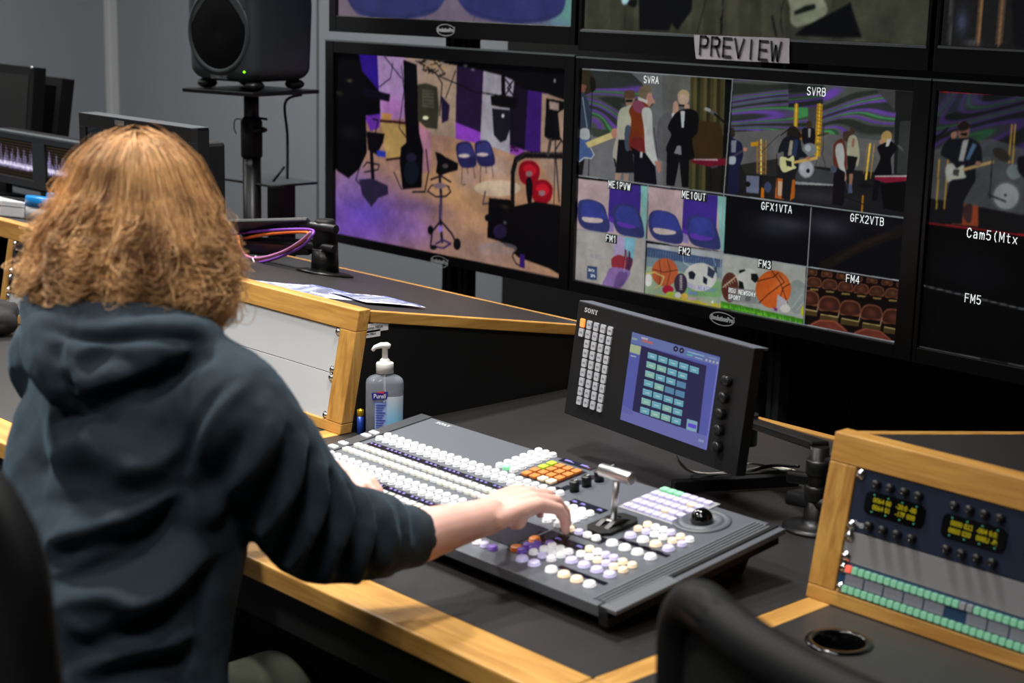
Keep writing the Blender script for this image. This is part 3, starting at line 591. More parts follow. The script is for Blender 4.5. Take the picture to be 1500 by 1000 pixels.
p.ell((570,540),48,44,(120,130,132)); p.ell((560,530),20,24,(170,180,186)); p.ell((548,668),54,62,(130,134,138)); p.ell((548,668),45,53,(172,176,180)); p.ell((560,682),12,14,(20,24,40)); p.line([(620,600),(600,740)],5,(60,60,60)); p.line([(650,560),(690,700)],5,(50,50,50))
p.smooth([(432,400),(470,385),(505,420),(515,460),(460,470),(420,460)], (36,30,24)); p.ell((428,465),13,15,(170,120,100)); p.smooth([(395,470),(450,450),(505,470),(520,540),(560,590),(500,600),(490,680),(390,680),(400,560),(360,560)], (22,26,34)); p.poly([(440,480),(462,480),(450,580),(425,580)],(150,146,130)); p.poly([(470,470),(498,480),(480,590),(450,585)],(40,52,86)); p.poly([(395,670),(485,680),(470,745),(455,875),(385,865)], (26,26,30)); p.poly([(455,740),(475,740),(470,860),(440,880)],(190,100,30)); p.line([(440,400),(380,445)],7,(20,20,20)); p.line([(352,570),(356,850)],5,(16,16,16))
p.smooth([(378,590),(410,590),(430,600),(460,580),(470,610),(466,640),(482,662),(450,675),(400,692),(375,660),(372,620)], (208,206,150)); p.poly([(412,610),(450,620),(452,655),(418,650)],(30,34,30)); p.poly([(460,618),(620,585),(625,605),(468,635)], (206,170,90)); p.ell((560,598),16,12,(180,120,96))
p.smooth([(795,425),(835,420),(848,450),(820,490),(795,470)],(70,54,44)); p.smooth([(735,500),(790,470),(815,560),(810,680),(735,650),(728,560)], (98,48,34)); p.smooth([(750,510),(785,500),(802,560),(800,640),(812,700),(790,720),(760,640),(742,560)], (176,180,176)); p.smooth([(790,705),(812,705),(815,745),(795,745)],(176,126,106)); p.poly([(735,650),(805,690),(800,880),(790,915),(720,905)], (16,14,20)); p.line([(810,740),(830,830)],5,(80,90,110))
p.smooth([(840,400),(868,400),(870,430),(845,440)],(70,54,40)); p.smooth([(830,460),(880,455),(902,560),(895,640),(880,650),(870,590),(820,580)], (168,166,140)); p.poly([(820,580),(890,590),(860,700),(825,700)],(20,20,24)); p.poly([(835,700),(860,700),(850,800),(830,800)],(150,110,90)); p.poly([(828,770),(850,770),(856,830),(830,830)],(80,90,120)); p.smooth([(855,470),(870,470),(865,520),(850,520)],(150,110,90))
p.smooth([(1050,440),(1080,415),(1112,430),(1112,480),(1070,495),(1048,480)],(180,150,90)); p.ell((1048,490),16,16,(180,130,110)); p.smooth([(1020,530),(1060,500),(1120,490),(1145,540),(1110,600),(1110,710),(1000,710),(1040,600)], (12,12,16)); p.poly([(1005,700),(1110,710),(1040,740),(1020,880),(985,880)], (12,12,16)); p.poly([(1085,470),(1115,470),(1095,520),(1075,520)],(196,196,196))
p.poly([(1005,715),(1225,715),(1220,748),(1100,770),(1003,738)], (130,26,50)); p.poly([(1005,713),(1225,711),(1222,722),(1005,722)],(190,180,180)); p.poly([(1040,765),(1215,750),(1205,960),(1060,930)],(8,8,9)); p.line([(1160,515),(1190,545)],14,(90,90,90)); p.line([(1190,545),(1235,610)],8,(60,60,60))
p.line([(925,850),(918,950)],16,(170,110,30)); p.line([(800,850),(930,905)],5,(14,14,14)); p.ell((730,670),22,26,(70,76,90)); p.ell((940,780),40,14,(16,16,18)); p.line([(370,440),(250,560)],2,(40,40,40))
# two chair pictures
p.Z(zC, kC)
def chairs(cell, pink, blue, aqua, cs, lilac):
    p.clip(cell); p.poly(cell, (196,170,170)); p.poly(pink, (190,166,168)); p.poly(blue, (62,44,140)); p.poly(aqua, (132,190,184)); p.poly(lilac, (150,130,190))
    for pts, hole, hc, rim in cs:
        p.smooth(pts, (52,58,112)); p.smooth(rim, (58,66,150)); p.smooth(hole, hc)
chairs([(75,5),(522,55),(505,395),(60,330)], [(75,5),(275,25),(268,260),(65,300)], [(275,25),(475,50),(465,330),(265,250)], [(472,48),(522,55),(505,395),(480,380)],
    [([(75,160),(110,138),(170,142),(235,175),(262,250),(275,300),(262,345),(200,342),(110,320),(72,260)], [(100,250),(150,252),(225,262),(222,284),(160,286),(112,276)], (206,190,186), [(105,165),(150,148),(205,165),(245,225),(250,262),(150,252),(95,240)]),
     ([(295,200),(330,170),(390,172),(450,200),(480,270),(494,350),(480,382),(400,375),(330,350),(300,290)], [(322,278),(380,290),(435,308),(430,320),(370,318),(330,302)], (98,60,180), [(315,210),(345,180),(400,185),(445,215),(465,290),(460,312),(380,290),(318,268)])], [(268,250),(300,260),(300,345),(270,345)])
p.poly([(268,240),(300,255),(300,290),(268,275)],(90,50,170))
chairs([(522,55),(1015,120),(1000,470),(512,400)], [(522,55),(745,85),(735,330),(515,400)], [(745,85),(962,115),(950,350),(735,330)], [(960,115),(1015,120),(1000,470),(975,455)],
    [([(525,240),(560,208),(620,210),(690,240),(725,310),(742,370),(725,418),(640,412),(560,385),(524,320)], [(552,320),(610,322),(690,340),(685,358),(620,362),(565,350)], (206,190,186), [(555,225),(590,212),(650,225),(700,270),(715,335),(610,322),(545,310)]),
     ([(768,275),(800,242),(860,245),(930,275),(960,340),(978,420),(965,456),(880,448),(800,420),(770,360)], [(785,350),(850,365),(925,382),(920,395),(850,398),(795,380)], (98,60,180), [(785,285),(815,252),(870,255),(925,290),(945,370),(925,385),(850,365),(782,345)])], [(735,330),(770,345),(775,418),(740,412)])
p.poly([(735,320),(770,335),(772,365),(736,350)],(90,50,170))
# FM1
cell = [(60,330),(505,395),(492,735),(50,650)]; p.clip(cell); p.poly(cell, (176,172,166)); p.poly([(305,370),(370,375),(372,480),(300,500)], (176,160,200)); p.poly([(370,375),(438,385),(425,520),(365,520)], (120,180,200))
p.smooth([(290,510),(330,490),(370,500),(420,515),(405,580),(360,590),(300,575),(285,550)], (150,48,60)); p.poly([(370,455),(384,458),(388,530),(368,530)],(110,40,60)); p.poly([(395,465),(404,468),(408,525),(392,525)],(70,30,60)); p.poly([(322,490),(330,488),(334,520),(318,520)],(160,50,60)); p.poly([(395,510),(422,515),(405,590),(370,590)],(76,44,70))
p.smooth([(285,570),(400,590),(385,650),(330,705),(230,680),(250,630)], (140,110,170)); p.smooth([(330,600),(390,610),(350,690),(300,700)],(96,70,130),.7); p.line([(390,400),(365,600)],2,(210,210,220)); p.poly([(133,558),(196,566),(192,650),(130,640)], (54,72,116)); p.smooth([(140,600),(190,590),(188,645),(140,640)],(66,84,128))
# FM2
cell = [(512,415),(1000,472),(980,828),(497,738)]; p.clip(cell); p.poly(cell, (150,164,176)); p.poly([(512,415),(1000,472),(995,540),(510,455)],(170,176,180)); p.poly([(510,440),(990,520),(985,570),(508,500)], (64,84,120)); p.poly([(508,500),(985,570),(985,640),(505,560)], (120,140,150))
for i in range(30): x = 520+i*16; p.line([(x,455+i*2.6),(x-3,500+i*2.3)],3,(110,130,160))
p.poly([(505,560),(985,640),(985,830),(497,738)], (150,170,140)); p.poly([(690,640),(985,660),(985,760),(690,740)],(120,170,110)); p.poly([(560,740),(980,800),(980,830),(560,755)],(190,180,50)); p.line([(735,440),(745,540),(900,620)],4,(200,205,210)); p.line([(930,500),(960,600)],4,(200,205,210)); p.poly([(900,620),(950,560),(960,600),(920,640)],(60,70,90))
p.ell((625,600),84,90,(186,92,54)); p.line([(590,520),(600,600),(590,680)],4,(60,26,20)); p.line([(640,515),(660,590),(640,680)],4,(60,26,20)); p.line([(545,580),(620,600),(705,585)],4,(60,26,20)); p.ell((850,630),105,90,(206,206,200)); p.poly([(775,600),(800,590),(822,612),(810,645),(780,640)],(30,34,46)); p.poly([(870,625),(895,640),(892,680),(868,665)],(30,34,46)); p.poly([(900,560),(940,590),(960,560),(930,640),(895,620)],(50,60,80))
p.ell((726,672),42,66,(58,46,66)); p.line([(728,620),(728,710)],5,(220,210,210)); [p.line([(718,y),(738,y)],4,(220,210,210)) for y in range(625, 712, 14)]
p.line([(505,610),(560,600),(620,630),(600,680),(560,700)],9,(206,190,110)); p.ell((520,650),24,40,(220,220,214)); p.ell((645,710),36,28,(170,30,60)); p.ell((660,738),28,16,(170,190,60)); p.ell((708,745),20,20,(214,214,206)); p.ell((750,752),22,18,(226,180,70)); p.ell((798,768),28,12,(190,170,170)); p.poly([(840,760),(920,800),(925,812),(840,780)],(170,170,150)); p.poly([(915,785),(935,780),(932,800)],(240,240,240))
# dark cells
p.Z(zD, kD); p.clip(None)
cell = [(55,35),(550,95),(522,430),(42,358)]; p.clip(cell); p.poly(cell, (8,9,13)); p.ell((400,190),190,50,(60,58,70),.8,soft=True); p.ell((330,230),160,50,(34,36,44),.7,soft=True)
cell = [(555,98),(1100,165),(1070,520),(535,440)]; p.clip(cell); p.poly(cell, (9,9,13)); p.ell((640,200),160,70,(56,54,68),.85,soft=True); p.ell((880,180),220,40,(30,32,38),.6,soft=True); p.line([(620,440),(860,310),(1100,220)],60,(32,25,20),.55); p.line([(700,400),(860,310),(1000,250)],26,(40,32,26),.5)
# FM3
cell = [(38,362),(522,440),(505,775),(22,680)]; p.clip(cell); p.poly(cell, (160,166,160)); p.poly([(38,362),(522,440),(515,560),(35,500)],(172,176,168)); p.ell((470,615),60,100,(140,150,146)); p.line([(440,680),(500,600)],6,(164,172,168)); p.line([(460,700),(515,640)],6,(164,172,168)); p.ell((182,535),66,86,(196,198,190)); p.poly([(200,480),(235,480),(245,510),(225,535),(200,515)],(16,18,20)); p.poly([(130,460),(160,455),(170,462),(130,480)],(20,22,24)); p.poly([(128,520),(152,530),(160,570),(128,570)],(16,18,20)); p.poly([(170,600),(200,605),(195,640),(165,640)],(30,30,34)); p.ell((76,560),50,88,(90,48,38)); p.line([(35,560),(120,490)],6,(210,190,160)); [p.line([(45+i*13,540-i*9),(55+i*13,562-i*9)],4,(210,190,160)) for i in range(6)]
p.poly([(70,560),(260,580),(258,660),(65,640)], (130,130,132),.75)
p.ell((330,572),104,112,(200,92,34)); p.ell((370,530),50,50,(224,130,70),.5,soft=True)
p.line([(322,465),(370,530),(412,650)],5,(50,24,16)); p.line([(360,475),(330,500),(235,525)],5,(50,24,16)); p.line([(365,490),(395,530),(300,600),(248,650)],5,(50,24,16)); p.line([(428,540),(390,560),(372,610),(390,670)],5,(50,24,16))
p.poly([(355,600),(410,640),(395,690),(345,690)],(186,180,186)); [p.line([(360+i*8,605+i*5),(345+i*9,690)],2,(120,120,130)) for i in range(6)]; p.ell((400,685),30,24,(206,204,196)); p.poly([(332,678),(356,684),(350,700),(335,695)],(120,40,110))
p.poly([(20,640),(505,745),(505,780),(20,690)], (60,130,30))
for i in range(110):
    x = 22+i*4.5; y = 655+i*.98; h = random.uniform(10, 30); p.poly([(x,y+18),(x+random.uniform(-6,8),y-h+12),(x+6,y+20)], random.choice([(110,200,50),(80,170,36),(140,220,80),(60,140,30)]))
p.poly([(490,690),(508,660),(505,730),(492,720)],(190,190,40))
# FM4
cell = [(532,450),(1070,530),(1042,885),(512,778)]; p.clip(cell); p.poly(cell, (16,9,7))
def seat(cx, cy, w, h, c1, c2):
    p.smooth([(cx-w,cy+h*.5),(cx-w,cy-h*.5),(cx-w*.5,cy-h),(cx+w*.5,cy-h*.9),(cx+w,cy-h*.4),(cx+w*.95,cy+h*.7),(cx,cy+h*.6)], (112,64,46)); p.smooth([(cx-w*.86,cy+h*.4),(cx-w*.85,cy-h*.45),(cx-w*.4,cy-h*.82),(cx+w*.45,cy-h*.75),(cx+w*.85,cy-h*.35),(cx+w*.8,cy+h*.5)], c1); p.ell((cx,cy-h*.1),w*.55,h*.5,c2,.8,soft=True)
for i in range(7): seat(555+i*88, 472+i*12, 30, 26, (60,34,22), (110,70,40))
for i in range(7): seat(568+i*92, 535+i*13, 42, 36, (62,34,24), (96,58,38)); p.poly([(545+i*92,565+i*13),(595+i*92,570+i*13),(592+i*92,580+i*13),(545+i*92,576+i*13)],(130,110,60))
for cx, cy in ((535,630),(658,665),(780,690),(905,715),(1030,740)): seat(cx, cy, 60, 55, (60,30,22), (104,54,40)); p.poly([(cx-54,cy+50),(cx+54,cy+66),(cx+50,cy+100),(cx-58,cy+85)], (70,56,28)); p.line([(cx-50,cy+52),(cx+50,cy+70)],6,(190,170,110)); p.line([(cx+62,cy+20),(cx+50,cy+70)],8,(150,130,100))
p.smooth([(540,785),(590,752),(680,755),(740,790),(765,830),(640,800)], (104,48,36)); p.smooth([(800,830),(860,800),(950,815),(1000,850),(1020,880),(900,860)], (104,48,36)); p.line([(545,782),(600,754),(690,758),(755,815)],5,(160,90,60)); p.line([(805,828),(870,802),(960,820),(1015,865)],5,(160,90,60))
p.clip(None); p.photo(.13, 5, 2); p.gain(.86)
GR = (130,134,138)
p.Z(zA, kA)
def gl(*pts, w=1.6): p.Z((0,0),1).line(list(pts), w, GR)
gl((1073,117),(1060,284),(1052,452)); gl((851,101),(1341,133)); gl((848,257),(1061,284),(1332,320)); gl((949,270),(940,432)); gl((1188,304),(1177,476)); gl((845,335),(945,350),(1055,371),(1322,411)); gl((843,410),(1054,451),(1311,500)); gl((1341,133),(1311,500)); gl((851,101),(843,410),w=1)
p.build(TM2)
osd(TM2, [('SVRA', zA, kA, (520,122), .024, 0, 0), ('SVRB', zB, kB, (620,155), .025, 0, 0), ('ME1PVW', zC, kC, (338,50), .024, 1, 0), ('ME1OUT', zC, kC, (812,116), .024, 1, 0), ('FM1', zC, kC, (285,388), .024, 1, 0), ('FM2', zC, kC, (752,467), .024, 1, 0),
    ('GFX1VTA', zD, kD, (352,96), .024, 0, 0), ('GFX2VTB', zD, kD, (882,166), .024, 0, 0), ('FM3', zD, kD, (282,427), .024, 1, 0), ('FM4', zD, kD, (798,514), .024, 1, 0),
    ('THE', zC, kC, (155,465), .010, 0, 2), ('NEWSDAY', zC, kC, (206,505), .0155, 0, 2), ('BATH', zC, kC, (160,590), .010, 0, 0), ('SPA', zC, kC, (170,625), .010, 0, 0), ('BSU NEWSDAY', zC, kC, (862,702), .0155, 0, 3), ('Sport', zC, kC, (805,732), .0165, 0, 3), ('BSU NEWSDAY', zD, kD, (150,592), .014, 0, 0), ('SPORT', zD, kD, (105,622), .014, 0, 0)])
badge(TM2, ony(1058, 467, YM-.012))

# ---- monitor 3: right
TM3 = tv('wall monitor at the right edge with a red framed guitarist picture', -2.108, -.964, .795, 1.457, -2.097, -1.02, .833, 1.432)
p = Pic(-2.097, -1.02, .833, 1.432, YM, 400); p.a[:] = .022; zE, kE = (1320, 50), 1.961; p.Z(zE, kE)
cell = [(106,165),(353,176),(600,190),(600,640),(353,572),(78,541)]; p.clip(cell); p.poly(cell, (70,70,74)); p.swirl([(106,165),(600,180),(600,400),(90,330)], 3.3, .75, 1.6, [(34,38,40),(80,60,130),(64,64,76),(52,104,70),(56,60,62),(78,56,120),(30,34,34)]); p.poly([(100,170),(240,172),(230,200),(110,240)],(60,58,84),.5)
p.poly([(78,470),(353,515),(600,560),(600,650),(78,541)], (20,20,22)); p.poly([(100,330),(260,300),(353,330),(353,520),(90,470)], (76,78,80),.8)
for x0_, x1_ in ((110,102),(135,125),(328,320),(318,310)): p.line([(x0_,360 if x0_ < 200 else 260),(x1_,500 if x0_ < 200 else 370)],5,(190,150,60))
p.poly([(150,485),(222,492),(222,552),(145,545)], (150,66,40)); p.poly([(155,490),(160,545),(150,545)],(200,130,60)); p.smooth([(180,495),(205,490),(200,540),(182,530)],(60,40,40))
p.smooth([(165,258),(180,252),(195,262),(196,290),(184,305),(166,298)],(120,86,74)); p.smooth([(164,262),(180,250),(196,260),(190,275),(168,278)],(30,22,18)); p.poly([(172,284),(190,284),(189,292),(172,290)],(10,10,10)); p.smooth([(130,310),(165,300),(200,300),(228,320),(232,370),(215,385),(208,430),(140,430),(145,370),(115,345)], (20,22,28)); p.poly([(178,305),(195,302),(180,365),(165,365)],(150,154,150)); p.poly([(206,312),(218,318),(196,362),(186,360)],(70,100,130)); p.smooth([(118,335),(145,290),(160,286),(150,320),(128,350)],(20,22,28)); p.smooth([(144,285),(160,280),(158,298),(146,300)],(150,110,90))
p.poly([(140,425),(207,430),(180,480),(175,545),(122,540),(130,470)], (22,22,28)); p.line([(100,300),(135,270)],6,(20,20,24)); p.smooth([(132,375),(150,372),(160,385),(180,375),(182,398),(186,412),(150,418),(135,425),(128,400)], (176,178,166)); p.poly([(150,388),(168,388),(165,408),(150,405)],(60,60,54)); p.poly([(175,385),(265,362),(268,370),(180,394)],(176,150,96)); p.ell((222,372),9,8,(150,110,90))
p.ell((302,465),42,43,(90,94,96)); p.ell((302,465),36,37,(150,154,156)); p.ell((300,462),4,4,(40,40,40)); p.ell((288,346),28,16,(48,42,34),1,.6); p.line([(262,360),(255,470)],4,(30,30,30)); p.line([(250,460),(300,480)],5,(40,40,44)); p.line([(255,490),(250,500)],4,(60,60,60)); p.ell((325,395),22,22,(110,120,122)); p.smooth([(335,360),(352,350),(400,360),(380,420),(340,400)],(20,20,24))
p.clip(None); p.Z((0,0),1)
p.ell((1420,395),60,30,(14,14,20),.8,soft=True)
gl((1351,417),(1500,452),(1620,482),w=1.4); gl((1357,325),(1345,507),w=1.2); gl((1345,507),(1500,536),(1600,556),w=1.2)
p.line([(1375,134),(1500,139),(1620,145)],2,(180,30,44)); p.line([(1375,134),(1359,326)],2,(180,30,44)); p.line([(1359,326),(1500,344),(1620,362)],2,(180,30,44)); p.photo(.15, 8, 2); p.gain(.8); p.build(TM3)
osd(TM3, [('Cam5(Mtx', zE, kE, (262,579), .028, 0, 0), ('FM5', zE, kE, (207,760), .026, 0, 0)])

# ---- upper row
TU1 = tv('upper wall monitor with two blue chair seats at its lower edge', -4.40, -3.264, 1.488, 2.148, -4.362, -3.283, 1.54, 2.11)
p = Pic(-4.362, -3.283, 1.54, 2.11, YM, 300); p.Z((340, 0), 2.885); p.a[:] = np.array((104,92,110))/255
p.poly([(430,-400),(760,-400),(760,90),(430,80)],(112,98,112)); p.poly([(1250,-500),(1500,-500),(1460,130),(1350,130)],(92,134,130)); p.ell((1340,100),90,30,(90,110,140),.8,soft=True)
p.smooth([(480,-60),(560,-200),(800,-200),(900,-60),(880,25),(820,62),(720,78),(600,72),(520,45)], (46,50,96)); p.smooth([(940,-60),(1020,-200),(1300,-200),(1400,-60),(1395,40),(1330,82),(1210,98),(1080,80),(990,45)], (46,50,100))
p.line([(500,20),(600,60),(740,66),(870,30)],2,(34,38,70)); p.line([(975,25),(1080,70),(1210,86),(1330,74),(1395,40)],2,(34,38,70)); p.line([(818,62),(812,90)],3,(50,46,50)); p.line([(1025,62),(1018,90)],3,(50,46,50)); p.line([(1305,90),(1302,110)],3,(60,56,60)); p.photo(.12, 2, 3); p.build(TU1)
badge(TU1, ony(653, 44, YM-.012))
TU2 = tv('upper wall monitor with a guitarist in black and the PREVIEW note below', -3.252, -2.125, 1.475, 2.14, -3.240, -2.135, 1.534, 2.10)
p = Pic(-3.240, -2.135, 1.534, 2.10, YM, 320); p.Z((840, 0), 4.412); p.a[:] = np.array((58,58,46))/255
for i in range(30): x = 90+i*75; f = .5+.5*math.sin(i*1.7); p.poly([(x,-900),(x+75,-900),(x+75,300),(x,300)], (48+14*f,49+14*f,38+12*f))
p.poly([(420,-200),(770,-200),(765,60),(670,190),(632,142),(620,190),(428,190),(425,60)], (10,11,14)); p.smooth([(315,-20),(360,-20),(350,15),(325,24),(315,10)],(150,190,196)); p.smooth([(350,10),(410,-10),(400,40),(370,35)],(12,14,16)); p.line([(336,30),(332,190)],2,(30,30,26)); p.line([(855,-10),(800,205)],4,(14,14,12)); p.line([(965,-20),(962,110)],8,(14,14,12)); p.line([(955,110),(955,212)],18,(12,12,11)); p.line([(1365,-20),(1340,60),(1338,150),(1352,215)],7,(14,14,12)); p.line([(1282,100),(1308,225)],14,(14,14,14))
p.smooth([(1395,-60),(1560,-60),(1640,60),(1560,130),(1480,160),(1430,165),(1400,130),(1398,60)], (120,124,104)); p.poly([(1420,70),(1500,30),(1560,20),(1560,50),(1430,92)],(20,22,20)); p.poly([(1500,160),(1700,60),(1900,-60),(1900,240),(1420,225)], (10,11,13)); p.poly([(1740,-200),(2290,-200),(2290,260),(1860,240),(1800,60)],(56,57,46)); p.photo(.22, 2, 3); p.build(TU2)
MB().box((-3.243, YM-.0135, 1.526), (-2.132, YM-.0125, 1.532)).build('screen_edge_strip', SILVT, TU2)
TU3 = tv('upper wall monitor at the top right corner with dark band picture', -2.112, -.97, 1.475, 2.14, -2.102, -.98, 1.534, 2.10)
p = Pic(-2.102, -.98, 1.534, 2.10, YM, 200); p.Z((0, 0), 1); p.a[:] = np.array((26,26,27))/255
p.line([(1440,-20),(1434,60)],6,(120,90,60)); p.line([(1470,-20),(1464,60)],7,(110,84,60)); p.line([(1395,-20),(1392,62)],5,(60,60,58)); p.ell((1410,30),9,20,(70,80,110),.7,soft=True); p.poly([(1480,-50),(1560,-50),(1560,80),(1485,64)],(16,16,18)); p.ell((1425,60),14,6,(90,90,90),.6,soft=True); p.noise(.3, 4); p.build(TU3)
MB().box((-2.102, YM-.0135, 1.528), (-.98, YM-.0125, 1.533)).build('screen_edge_strip', SILVT, TU3)
# PREVIEW paper
t = thing('paper_sign', 'creased white paper sign reading PREVIEW taped under the upper monitor', 'sign', ony(1088, 72, YM-.013))
a, b, c, d = [ony(x, y, YM-.014) for x, y in ((1017,51),(1157,56),(1157,93),(1020,86))]
mb = MB(); n = 14
v = []; 
for j in range(6):
    for i in range(n):
        u = i/(n-1); w = j/5; q = (a*(1-u)+b*u)*(1-w)+(d*(1-u)+c*u)*w; v.append((q.x, q.y-.001-.0015*abs(math.sin(u*9+w*3)), q.z))
mb.add(v, [(j*n+i, (j+1)*n+i, (j+1)*n+i+1, j*n+i+1) for j in range(5) for i in range(n-1)], 0, True)
mb.build('paper_sheet', mat('white_paper_sign', (176, 172, 180), .6, noise_amt=.2, noise_scale=30), t)
q = ony(1084, 71, YM-.014); M = frame((q.x, YM-.0185, q.z), (1, 0, -.022), (0, 0, 1)); mb = MB(); strokes(mb, 'PREVIEW', .045, M, w=.70, gap=.16, t=.145); mb.build('sign_lettering', mat('sign_ink', (24, 22, 28), .6), t)

POSTM = mat('grey_post_metal', (66, 69, 73), .4, metal=.4)
# posts carrying the monitors
def post(x, label):
    t = thing('monitor_post', label, 'post', (x, 3.46, 0), group='monitor wall uprights')
    mb = MB()
    for dx in (-.04, .04): mb.prism([(-.02,-.02),(-.006,-.02),(-.006,-.012),(.006,-.012),(.006,-.02),(.02,-.02),(.02,.02),(-.02,.02)], 0, 2.3, lambda a, b, c: (x+dx+a, 3.46+b, c))
    mb.build('slotted_upright', POSTM, t); MB().box((x-.1, 3.38, .0), (x+.1, 3.6, .02)).build('foot_plate', BLMET, t)
    MB().box((x-.055, 3.445, .2), (x+.055, 3.475, .24)).box((x-.055, 3.445, 2.2), (x+.055, 3.475, 2.24)).build('cross_tie', BLMET, t)
px1 = ony(672, 415, 3.46).x; px2 = ony(1122, 565, 3.46).x
post(px1, 'black slotted upright behind the studio floor monitor'); post(px2, 'black slotted upright behind the multiview monitor'); post(px2+1.15, 'black slotted upright behind the rightmost monitors')
# ------------------------------------------------------------------ mixing desk (vision switcher)
Z1 = lambda x, y: (440+x/3.75, 600+y/3.75)
SWT = math.atan2(.04, .369)
SWM = frame((-2.3, 1.586, .79), (1, 0, 0), (0, math.cos(SWT), math.sin(SWT)))
SWG = mat('switcher_grey_panel', (84, 88, 95), .42, noise_amt=.04, noise_scale=400)
SWT_ = mat('switcher_light_trim', (98, 101, 106), .4)
CAPW = mat('lit_white_button', (226, 226, 226), .35, emit=.3, erg=(235, 238, 245))
CAPI = mat('lit_ivory_button', (228, 226, 214), .35, emit=.3, erg=(240, 238, 222))
CAPC = mat('lit_cream_button', (232, 222, 196), .35, emit=.3, erg=(250, 205, 150))
CAPO = mat('lit_orange_button', (200, 126, 66), .35, emit=.16, erg=(240, 120, 30))
CAPP = mat('lit_violet_button', (130, 106, 182), .35, emit=.15, erg=(120, 70, 220))
CAPL = mat('lit_lavender_button', (196, 190, 220), .35, emit=.35, erg=(190, 185, 235))
CAPG = mat('lit_green_button', (150, 215, 175), .35, emit=.3, erg=(90, 235, 140))
CAPY = mat('lit_yellow_button', (170, 186, 60), .35, emit=.3, erg=(170, 230, 30))
OLED = mat('display_violet_characters', (130, 120, 190), .4, emit=.3, erg=(130, 120, 230)); DISP = mat('display_dark_glass', (16, 13, 26), .15)
sw = thing('vision_mixer', 'large grey mixing desk with rows of lit white buttons under the hands', 'control panel', M=SWM)
mm = .001
# chassis in local frame
mb = MB(); mb.box((-.035, 0, -.018), (.825, .384, 0)); mb.build('top_plate', SWG, sw, .0015, world=False)
invm = SWM.inverted()
def prof(pts, x0, x1, m, nm, bev=.001):
    mb = MB(); mb.prism([tuple((invm @ Vector((-2.3, y, z)))[1:3]) for y, z in pts], x0, x1, lambda a, b, c: (c, a, b)); return mb.build(nm, m, sw, bev, world=False)
prof([(1.62, .7512), (1.93, .7512), (1.955, .79), (1.955, .812), (1.60, .773), (1.60, .765)], -.015, .79, BLK2, 'chassis')
mb = MB(); mb.box((.806, .0, -.03), (.825, .384, .001)).build('side_cheek', BLK2, sw, .001, world=False)
mb = MB()
for i, x in enumerate((.786, .793, .800, .807, .814)): mb.box((x, .012+.0*i, .0002), (x+.004, .372, .002))
mb.build('side_ridges', SWT_, sw, .0006, world=False)
mb = MB(); mb.box((.812, .0, -.005), (.842, .135, .0015)).build('end_trim', SWT_, sw, .001, world=False)
mb = MB(); mb.box((.8255, .14, -.010), (.838, .384, -.001)).build('end_rail', SWG, sw, .001, world=False)
mb = MB(); mb.box((-.035, .0, .0002), (-.004, .384, .0022)).build('tally_strip', mat('switcher_dark_strip', (46, 49, 54), .45), sw, .0006, world=False)
# button caps
def cap_round(r): return MB().lathe([(r*1.1, 0), (r*1.1, .0012), (r, .0014), (r, .0048), (r*.86, .0062), (r*.3, .0058), (.0003, .0056)], 14)
def cap_sq(w, h, t=.004): return MB().prism([(-w*.78, -h), (w*.78, -h), (w, -h*.78), (w, h*.78), (w*.78, h), (-w*.78, h), (-w, h*.78), (-w, -h*.78)], 0, t, lambda a, b, c: (a*.5, b*.5, c))
_caps = {}
def cap(kind, m):
    if (kind, m.name) not in _caps:
        mb = {'r': lambda: cap_round(.0070), 'R': lambda: cap_round(.0090), 's': lambda: cap_sq(.0152, .0152), 'c': lambda: cap_sq(.0132, .0128, .005), 't': lambda: cap_sq(.021, .011, .004), 'L': lambda: cap_sq(.0150, .0170)}[kind]()
        _caps[(kind, m.name)] = mb
    return _caps[(kind, m.name)]
_firsts = {}; stuffb = {}
BT = []   # (kind, material, x, y)
def row(k, m, x0, x1, n, y, y1=None):
    for i in range(n):
        f = i/max(1, n-1); BT.append((k, m[i % len(m)] if isinstance(m, list) else m, x0+(x1-x0)*f, y+((y1 if y1 is not None else y)-y)*f))
W = CAPW
row('r', W, 14, 468, 24, 261); row('r', W, 14, 468, 24, 241)
row('c', [CAPI, W, CAPI], 12, 468, 27, 193); row('c', [CAPI, CAPI, W, CAPI], 12, 468, 27, 167)
row('r', W, 8, 468, 24, 134); row('r', W, 8, 468, 24, 114)
row('c', [W, CAPC, W, W], 12, 440, 24, 72); row('c', [W, W, CAPC], 12, 440, 24, 43)
for i, y in enumerate((291, 310, 329, 348, 367, 385)):
    row('r', [W, CAPG if i == 0 else W], 293, 329, 3, y-5)
for j in range(4):
    for i in range(4): BT.append(('s', CAPY if (i == 0 and j == 0) or (i == 0 and j == 1) else (CAPO if not (j == 3 and i > 1) else CAPC), 357+i*20, 350-j*20))
for j, y in enumerate((230, 214, 198, 183)): row('r', [W, W, CAPC if j == 1 else W], 493, 567, 5, y)
row('r', W, 534, 560, 2, 166)
row('r', [CAPC, CAPL, W, W], 588, 644, 4, 165)
for j in range(5):
    for i in range(7): BT.append(('c', CAPG if (j == 0 and i < 3) or (i == 6 and j == 4) else (CAPC if (i, j) in ((5, 1), (4, 3)) else CAPL), 592+i*15.5, 381-j*22) if not (i > 4 and j > 3) else ('c', CAPL, 592+i*15.5, 381-j*22))
row('r', [CAPC, W, W, CAPL], 669, 718, 4, 255); row('r', [CAPC, CAPL, W, W], 669, 721, 4, 233); row('r', [CAPC, W], 740, 758, 2, 252); row('r', [CAPC, CAPL], 741, 760, 2, 232)
row('R', [CAPL, W, CAPC, CAPL], 677, 755, 4, 207); row('R', W, 676, 755, 4, 167)
